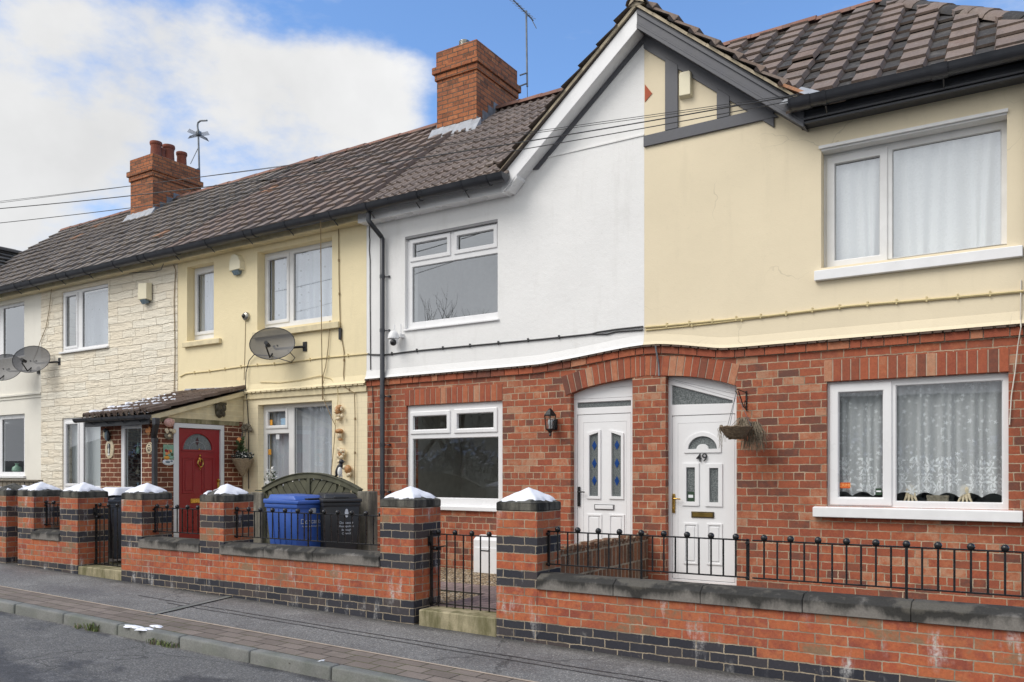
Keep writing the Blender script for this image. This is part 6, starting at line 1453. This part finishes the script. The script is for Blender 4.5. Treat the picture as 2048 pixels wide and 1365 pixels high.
# curtains
def cur(w,y,mat,lab,folds,**k): curtain(lab,w[0]+.03,w[1]-.03,k.pop('z0',w[2]+.04),w[3]-.03,y,mat,folds,**k)
cur(w49u,.22,'net_up','full white net curtain in the upstairs window of the black timbered house',11,amp=.026,seed=3,lean=.05)
cur(w49l,.19,'net_lace','flower-lace net curtain with scalloped hem in the downstairs window by the numbered door',17,amp=.03,hem=.045,z0=w49l[2]+.135,seed=5)
s1=rect(376,429.5,535,524.4,684,676); s2=rect(516.5,666,504.6,475.6,662,641); s3=rect(516,664,810,801.7,985,990)
cur(s1,.24,'net_dots','dotted net curtain in the narrow upstairs window',5,seed=7)
cur(s2,.24,'net_dots','dotted net curtain in the upstairs window above the satellite dish',9,amp=.04,seed=8,lean=.04)
cur(s3,.24,'net_plain','grey white net curtain in the window behind the arched fence',11,amp=.03,seed=9)
t1=rect(127,215,840,829,980,985); t2=rect(126.4,219.3,585.7,568,708,694)
cur(t1,.16,'net_blind','pale net hanging flat in the downstairs stone-clad house window',3,amp=.008,seed=10)
cur(t2,.32,'net_dots','faint net curtain in the upstairs stone-clad house window',6,amp=.01,seed=11)
b=MB(); y_=PYF+.16
for k in range(3): b.box(pw[0]+.04,pw[1]-.02,y_,y_+.12,1.12+.33*k,1.13+.33*k)
b.build('shelf',M['glass_low'],po)
q=random.Random(5)
for k in range(3):
    for j in range(3):
        x=lerp(pw[0]+.12,pw[1]-.1,j/2); z=1.131+.33*k; b=MB(); h=q.uniform(.12,.24); rr=q.uniform(.03,.05)
        b.lathe([(rr*.6,0),(rr,h*.25),(rr*.8,h*.5),(rr*.25,h*.7),(rr*.3,h*.85),(rr*.45,h),(rr*.3,h)],(x,y_+.06,z),12)
        col=('blue','amber','clear')[(k+j)%3]
        tag(b.build('glass_vase',M[('sticker_blue','ornament_grey','vase_green')[(k+j*2)%3]],loc=(x,y_+.06,z),smooth=50),'small glass vase on the shelves inside the porch window','vase','glass vases inside the porch window')
# stickers on the panes
def stick(parent,xa,xb,ya,yb,Y,mat,txt=None,tm=None,sz=.04):
    a=rect(xa,xb,ya,ya,yb,yb,Y); b=MB(); b.box(a[0],a[1],Y-.003,Y,a[2],a[3]); o=b.build('sticker',M[mat],parent)
    if txt: text('lettering',txt,sz,((a[0]+a[1])/2,Y-.0035,(a[2]+a[3])/2),M[tm],o,ext=.0005)
    return o
wl=[o for o in h49.children if o.name.startswith('window')][1]
stick(wl,1680,1700.5,965.5,977,.083,'orange','CRIME',  'orange_text',.045)
o=stick(wl,1751,1763.5,977,990.5,.083,'green_sticker'); b=MB(); a=rect(1752.5,1762,981.5,981.5,984.5,984.5,.079); b.box(a[0],a[1],.0775,.0795,a[2],a[3]); b.build('sticker_band',M['sticker_white'],wl)
w3=[o for o in h53.children if o.name.startswith('window')][2]
stick(w3,537.5,545,840,851,.145,'yellow'); stick(w3,534.5,542.5,899,910,.145,'yellow'); stick(w3,562,571,837,850,.145,'sticker_blue'); stick(w3,552,559,869,879,.145,'sticker_white')
# cables
def cable(label,pts,Y,r,mat,clips=0,name='cable',cat='cable',group='cables clipped to the house fronts',cm=None):
    P=[]
    for p in pts:
        yy=p[2] if len(p)>2 else Y; X,Z=W(p[0],p[1],yy); P.append(Vector((X,yy,Z)))
    b=MB(); b.tube(P,r,6)
    if clips:
        L=sum((q-p).length for p,q in zip(P,P[1:])); n=int(L/clips)
        for k in range(1,n):
            c=Vector(resample([tuple(v) for v in P],n)[k]); b.box(c.x-.008,c.x+.008,c.y-.012,c.y+.014,c.z-r-.008,c.z+r+.018)
    return tag(b.build(name,M[mat],loc=P[0]),label,cat,group)
cable('black cable clipped level across the white rendered wall',[(736,708),(744,709.5),(771,710),(833,702),(951,691),(1082,679),(1183,668.5)],-.034,.011,'cable_black',.42)
cable('upper strand of the forked black cable at the edge of the white wall',[(1183,668.5),(1195,665),(1230,659.5),(1286,653.5)],-.036,.011,'cable_black',.5)
cable('lower strand of the forked black cable at the edge of the white wall',[(1183,668.5),(1195,669),(1215,668.5),(1232,664),(1286,660)],-.032,.010,'cable_black',.5)
cable('cream-painted cable clipped across the smooth cream wall',[(1290,655),(1330,652),(1540,632),(1700,612.5),(1900,596),(2047,583)],-.035,.014,'cable_cream',.28)
cable('second cream-painted cable ending beside the party wall',[(1291,661),(1420,648),(1590,627)],-.032,.009,'cable_cream',.5)
cable('grey cable dropping over the brick pillar between the doors',[(1311,692,-.07),(1313,705,-.05),(1317,728,-.012),(1318,752,-.012)],-.05,.011,'lead_dark')
cable('white cable hanging beside the lace-curtained window',[(2042,560),(2041,640,-.05),(2042,655,-.09),(2036,690,-.05),(2030,745,-.02),(2023,790,-.02),(2019,850,-.02)],-.03,.006,'cable_white')
cable('brown cable hanging from the gutter past the roughcast wall',[(641,432,-.42),(641.5,470,-.3),(642,560,-.16),(643,660,-.12),(644,740,-.10),(645,800,-.04)],-.1,.007,'cable_brown')
cable('thin cable looping below the upstairs sill of the roughcast house',[(660,641),(657,690),(651,735),(646,752),(645,790),(652,810),(664,838),(671,852),(668,890),(661,960)],-.045,.006,'cable_brown')
cable('pale cable curving down beside the topmost ornament',[(520,765),(560,766),(600,761),(640,752),(662,758),(675,775),(676,800),(670,850)],-.035,.006,'cable_cream')
cable('brown cable with a black splice box beside the roughcast window',[(677,455),(678,560),(680,640),(681,660),(684,680),(688,705),(688,730),(687,750),(690,775),(698,780),(709,786),(710,830),(710,890),(709,975)],-.033,.007,'cable_brown',.5)
x,z=W(682,668,-.03); b=MB(); b.box(x-.035,x+.02,-.055,-.022,z-.09,z+.09,M=None); tag(b.build('splice_box',M['black_plastic'],loc=(x,-.03,z),bev=.006),'small black splice box on the brown cable','splice box')
cable('cable clipped level below the satellite dish on the roughcast wall',[(360,754),(372,748),(420,743),(490,733),(560,728),(640,717),(736,708)],-.03,.010,'cable_cream',.4)
cable('black cable hanging from the roughcast dish down past the cone basket',[(575,700,-.2),(590,716,-.1),(583,725,-.06),(540,712,-.1),(508,710,-.06),(498,722,-.05),(492,745,-.06),(491,770,-.08),(494,800,-.02),(497,850,-.02),(497,978,-.02)],-.05,.008,'cable_black')
cable('thin cable below the small round steel camera',[(491,642),(490,690),(488,760)],-.026,.004,'cable_brown')
cable('dark cable running down the joint of stone cladding and roughcast',[(347,530),(351,540),(348,600),(350,700),(348,790)],-.045,.008,'cable_brown')
cable('thin cable trailing down the pale wall to the far dishes',[(103,578,-.1),(98,622,-.05),(92,655,-.05),(80,685,-.05),(74,705,-.1),(66,722,-.25)],-.05,.007,'cable_brown')
cable('wire hanging under the gutter of the stone clad house',[(232,548,-.08),(280,545,-.05),(310,543,-.05),(322,540,-.1),(327,528,-.22)],-.05,.006,'cable_black')
cable('crinkled black cable beside the downpipe on the white wall',[(739,452),(738.5,470),(739.5,480),(738.5,500),(740,520),(740,600),(741,740)],-.03,.007,'cable_black')
cable('black cable running down the brick edge beside the cream wall',[(744,757,-.02),(746,800),(747,900),(747,1010)],-.012,.006,'cable_black')
# overhead service wires
def wire(label,a,ya,b_,yb,sag,r):
    A=Vector((W(*a,ya)[0],ya,W(*a,ya)[1])); B=Vector((W(*b_,yb)[0],yb,W(*b_,yb)[1])); q=MB()
    q.tube([A.lerp(B,k/30)-Vector((0,0,sag*4*(k/30)*(1-k/30))) for k in range(31)],r,6)
    tag(q.build('overhead_wire',M['cable_black'],loc=A),label,'overhead wire','overhead wires in front of the roofs')
wire('thick overhead wire, uppermost at the gable but middle of the set at the left edge',(1596,190),-.34,(-160,430),-3.3,.16,.0065)
wire('thin overhead wire running just above the thick one',(1600,188),-.34,(-160,426),-2.6,.03,.0035)
wire('second thin overhead wire running close above the thick one',(1602,192),-.34,(-160,421),-2.6,.05,.0035)
wire('lowest overhead wire, slackest of the set',(1615,196),-.36,(-160,462),-3.6,.14,.005)
# weeds, snow scraps along the kerb
def tuft(label,x,y,n,seed,h,sp,mat='leaf'):
    p=G(x,y,-.097); r=random.Random(seed); b=MB()
    for k in range(n):
        a=r.uniform(0,2*PI); q=p+Vector((r.uniform(-sp,sp),r.uniform(-.03,.04),0)); l=h*r.uniform(.4,1); d=Vector((math.cos(a),math.sin(a),0))*l*r.uniform(.2,.9); w=Vector((-math.sin(a),math.cos(a),0))*.005
        b.add([q-w,q+w,q+d*.5+Vector((0,0,l*.7))+w*.8,q+d+Vector((0,0,l*.8)),q+d*.5+Vector((0,0,l*.7))-w*.8],[(0,1,2,4),(2,3,4)],0 if r.random()<.75 else 1,r.random())
    tag(b.build('grass_tuft',[M['grass'],M['dead_leaf']],loc=p),label,'grass tuft','grass tufts growing along the kerb')
M['grass']=plain('verge_grass',(.15,.19,.06),.7,.4,60)
tuft('bright grass tuft at the broken kerb joint',187,1262,70,1,.11,.09); tuft('small weed tuft left of the broken kerb joint',155,1257,22,2,.07,.06); tuft('broad flat weed patch against the kerb, left of the middle',325,1292,80,3,.07,.20); tuft('small weed at the kerb foot below the middle wall',588,1341,30,4,.10,.03); tuft('dry weed in the kerb joint left of the white litter',462,1312,18,5,.05,.04)
def scrap(label,x,y,rx,ry,seed,mat='snow',cat='snow',name='snow_patch',h=.018):
    p=G(x,y,.004); r=random.Random(seed); n=22; b=MB(); vs=[];ph=[r.uniform(0,6) for _ in range(3)]
    for i in range(5):
        f=1-i/4
        for k in range(n):
            a=2*PI*k/n; q=f*(1+.28*math.sin(2*a+ph[0])+.2*math.sin(5*a+ph[1])+.14*math.sin(9*a+ph[2])); vs.append(p+Vector((rx*q*math.cos(a),ry*q*math.sin(a),-.006+h*(1-f*f)**.5)))
    b.add(vs,[(i*n+k,i*n+(k+1)%n,(i+1)*n+(k+1)%n,(i+1)*n+k) for i in range(4) for k in range(n)]); tag(b.build(name,M[mat],loc=p,smooth=80),label,cat,'scraps of snow on the block paving' if cat=='snow' else None)
scrap('longest scrap of snow on the block paving',266,1253.5,.11,.05,1); scrap('curled middle scrap of snow on the block paving',290,1258.5,.09,.05,2); scrap('small scrap of snow farthest from the kerb',313,1253,.06,.045,3)
scrap('white scrap of litter on the kerb edge',640,1322,.03,.05,5,'sticker_white','litter','litter',.008)
# lime streaks that have run down the dark base courses
q=random.Random(12)
def streak(x,y,h,w):
    X,Z=W(x,y,YW-.004); b=MB(); n=6; L_=[];R_=[]
    for k in range(n+1):
        f=k/n; ww=w*(.25+.75*f**1.5)*q.uniform(.8,1.2); L_.append((X-ww,Z-h*f)); R_.append((X+ww,Z-h*f))
    b.plate(L_+R_[::-1],YW-.009,YW+.001); return b
lst=[(1100,1269,.085,.03),(1242,1286,.085,.032),(1346,1298,.12,.026),(1372,1302,.06,.018),(1641,1345,.1,.05),(1459,1316,.16,.010),(1015,1240,.05,.014)]

# ================= across the street: seen only mirrored in the windows
tag(MB().add([(-60,-13.4,zg(-60)-.02),(30,-13.4,zg(30)-.02),(30,-19,zg(30)+.4),(-60,-19,zg(-60)+.4),(30,-34,zg(30)+5.2),(-60,-34,zg(-60)+5.2)],[(0,1,2,3),(3,2,4,5)]).build('far_verge',M['verge']),kind='structure')  # rear slope added to cover the sky mirrored in the downstairs windows
def hedge(label,x0,x1,y,zt,seed):
    t=thing('hedge',label,'hedge',((x0+x1)/2,y,zg((x0+x1)/2)),'snowy hedges across the street'); r=random.Random(seed)
    b=MB(); sn=MB(); 
    for k in range(int((x1-x0)*260)):
        x=r.uniform(x0,x1); u=r.uniform(-1,1); h=(zt-zg(x))*(1-.25*u*u)*(.85+.15*math.sin(x*1.7+seed)); z=zg(x)+h*r.random()**.6; p=Vector((x,y+u*.7,z)); d=Vector((r.uniform(-1,1),r.uniform(-1,1),r.uniform(-.4,1))).normalized()*.22; e=d.cross(Vector((r.random(),r.random(),r.random()))).normalized()*.05
        (sn if (z>zg(x)+h*.9 and r.random()<.75) else b).add([p,p+d*.5+e,p+d,p+d*.5-e],[(0,1,2,3)])
    b.build('foliage',M['hedge'],t); sn.build('snow_layer',M['snow'],t)
hedge('snow-topped dark hedge opposite the white house',-34,-14,-16.0,2.9,1); hedge('snow-topped dark hedge opposite the numbered door',-14,10,-16.2,2.7,2)
def tree(label,x,y,h,seed):
    r=random.Random(seed); t=thing('bare_tree',label,'tree',(x,y,zg(x)-.1),'bare trees across the street'); tb=MB(); cb=MB()
    def grow(p,d,L,rad,dep,b):
        n=4; pts=[p]; dd=d.copy()
        for k in range(n):
            dd=(dd+Vector((r.uniform(-.16,.16),r.uniform(-.16,.16),r.uniform(-.05,.12)))).normalized(); pts.append(pts[-1]+dd*L/n)
        b.tube(pts,[rad*(1-.45*k/n) for k in range(n+1)],5 if dep<2 else 3)
        if dep<6:
            for k in range(r.choice((2,3)) if dep else 5):
                q=pts[r.choice((2,3,4))]; a=r.uniform(0,2*PI); s=r.uniform(.4,.8); nd=(dd+Vector((math.cos(a)*s,math.sin(a)*s,r.uniform(-.1,.35)))).normalized(); grow(q,nd,L*r.uniform(.62,.85),rad*.56,dep+1,cb)
    grow(Vector((x,y,zg(x)-.1)),Vector((0,0,1)),h*.26,h*.02,0,tb)
    tb.build('trunk',M['bark'],t,smooth=60); cb.build('crown',M['bark'],t)
for k,(lab,x,y,h) in enumerate((('bare tree opposite the white house, nearest the street',-21.8,-18,11.4),('bare tree opposite the stone clad house',-33,-22,10.5),('bare slender tree opposite the roughcast house',-20.4,-18.6,10.2),('bare low tree opposite the white door',-15.5,-19,6.4),('bare broad tree opposite the numbered door',-7,-21,7.6))): tree(lab,x,y,h,40+k)
CLOUD=4.3; BACK=1.32; SUNE=1.3; EXPO=0.84
# ---- sky, sun, camera
sc=bpy.context.scene
w=bpy.data.worlds.new('World'); sc.world=w; w.use_nodes=True; nt=w.node_tree; nt.nodes.clear()
SUN_EL=R(47); SUN_AZ=math.atan2(-.55,-.83)   # toward the sun, x then y
class WT(NT):
    def __init__(s): s.t=nt
wt=WT(); out=nt.nodes.new('ShaderNodeOutputWorld')
sky=nt.nodes.new('ShaderNodeTexSky'); sky.sky_type='NISHITA'; sky.sun_disc=False; sky.sun_elevation=SUN_EL; sky.sun_rotation=SUN_AZ
sky.air_density=1.0; sky.dust_density=.6; sky.ozone_density=1.5
d=wt.n('TexCoord').outputs['Generated']; xyz=wt.n('SeparateXYZ',{0:d}).outputs
az=wt.math('ARCTAN2',wt.math('MULTIPLY',xyz[0],-1.0),xyz[1]); el=wt.math('ARCSINE',xyz[2])
n1=wt.noise(wt.vscale(d,1,1,1.7),3.1,7,.58); n2=wt.noise(wt.vscale(d,1,1,2.2),9,6,.6)
n=wt.math('ADD',wt.math('MULTIPLY',n1,.8),wt.math('MULTIPLY',n2,.2))
left=wt.n('MapRange',{0:az,1:R(33),2:R(41),3:-.30,4:.15},interpolation_type='SMOOTHSTEP').outputs[0]
high=wt.n('MapRange',{0:el,1:R(25.5),2:R(29),3:0.0,4:-.22},interpolation_type='SMOOTHSTEP').outputs[0]
low=wt.n('MapRange',{0:el,1:R(9),2:R(16),3:-.12,4:0.0},interpolation_type='SMOOTHSTEP').outputs[0]
behind=wt.n('MapRange',{0:xyz[1],1:-.05,2:-.35,3:0.0,4:.95},interpolation_type='SMOOTHSTEP').outputs[0]
cov=wt.math('ADD',wt.math('ADD',n,left),wt.math('ADD',wt.math('ADD',high,low),behind))
cm=wt.n('MapRange',{0:cov,1:.47,2:.64},interpolation_type='SMOOTHSTEP').outputs[0]
wisp=wt.math('MULTIPLY',wt.n('MapRange',{0:wt.noise(wt.vscale(d,1,1,3.0),4.3,6,.62),1:.52,2:.75},interpolation_type='SMOOTHSTEP').outputs[0],.45)
cm=wt.math('MAXIMUM',cm,wisp)
shade=wt.n('MapRange',{0:wt.noise(d,5,5,.6),1:.3,2:.7,3:.82,4:1.0}).outputs[0]
back=wt.n('MapRange',{0:xyz[1],1:.1,2:-.4,3:1.0,4:BACK}).outputs[0]
K=wt.math('MULTIPLY',wt.math('MULTIPLY',shade,back),CLOUD)
BR=wt.n('MapRange',{0:xyz[1],1:.1,2:-.4,3:.99,4:.97}).outputs[0]
cc=wt.n('CombineXYZ',{0:wt.math('MULTIPLY',K,BR),1:wt.math('MULTIPLY',K,wt.math('ADD',wt.math('MULTIPLY',BR,.5),.5)),2:K}).outputs[0]
col=wt.mix(cm,wt.mix(1.0,sky.outputs[0],(.78,.95,1.13),'MULTIPLY'),cc)
bg=nt.nodes.new('ShaderNodeBackground'); bg.inputs[1].default_value=.12
nt.links.new(col,bg.inputs[0]); nt.links.new(bg.outputs[0],out.inputs[0])
sd=bpy.data.lights.new('sun','SUN'); sd.energy=SUNE; sd.angle=R(35); sd.color=(1,.955,.90)
so=bpy.data.objects.new('sun',sd); C.objects.link(so)
to=Vector((math.sin(SUN_AZ)*math.cos(SUN_EL),math.cos(SUN_AZ)*math.cos(SUN_EL),math.sin(SUN_EL)))
so.rotation_euler=to.to_track_quat('Z','Y').to_euler(); so.location=(-10,-20,20)
cd=bpy.data.cameras.new('camera'); co=bpy.data.objects.new('camera',cd); C.objects.link(co); sc.camera=co
co.location=(0,-D,CZ); co.rotation_euler=(R(90),0,TH); cd.sensor_width=36; cd.lens=F/2048*36; cd.shift_y=(HY-682.5)/2048; cd.clip_end=2000; cd.clip_start=.05
vs=sc.view_settings; vs.view_transform='Standard'; vs.look='None'; vs.exposure=EXPO; vs.gamma=1
sc.cycles.max_bounces=8; sc.cycles.transparent_max_bounces=24; sc.cycles.use_denoising=True
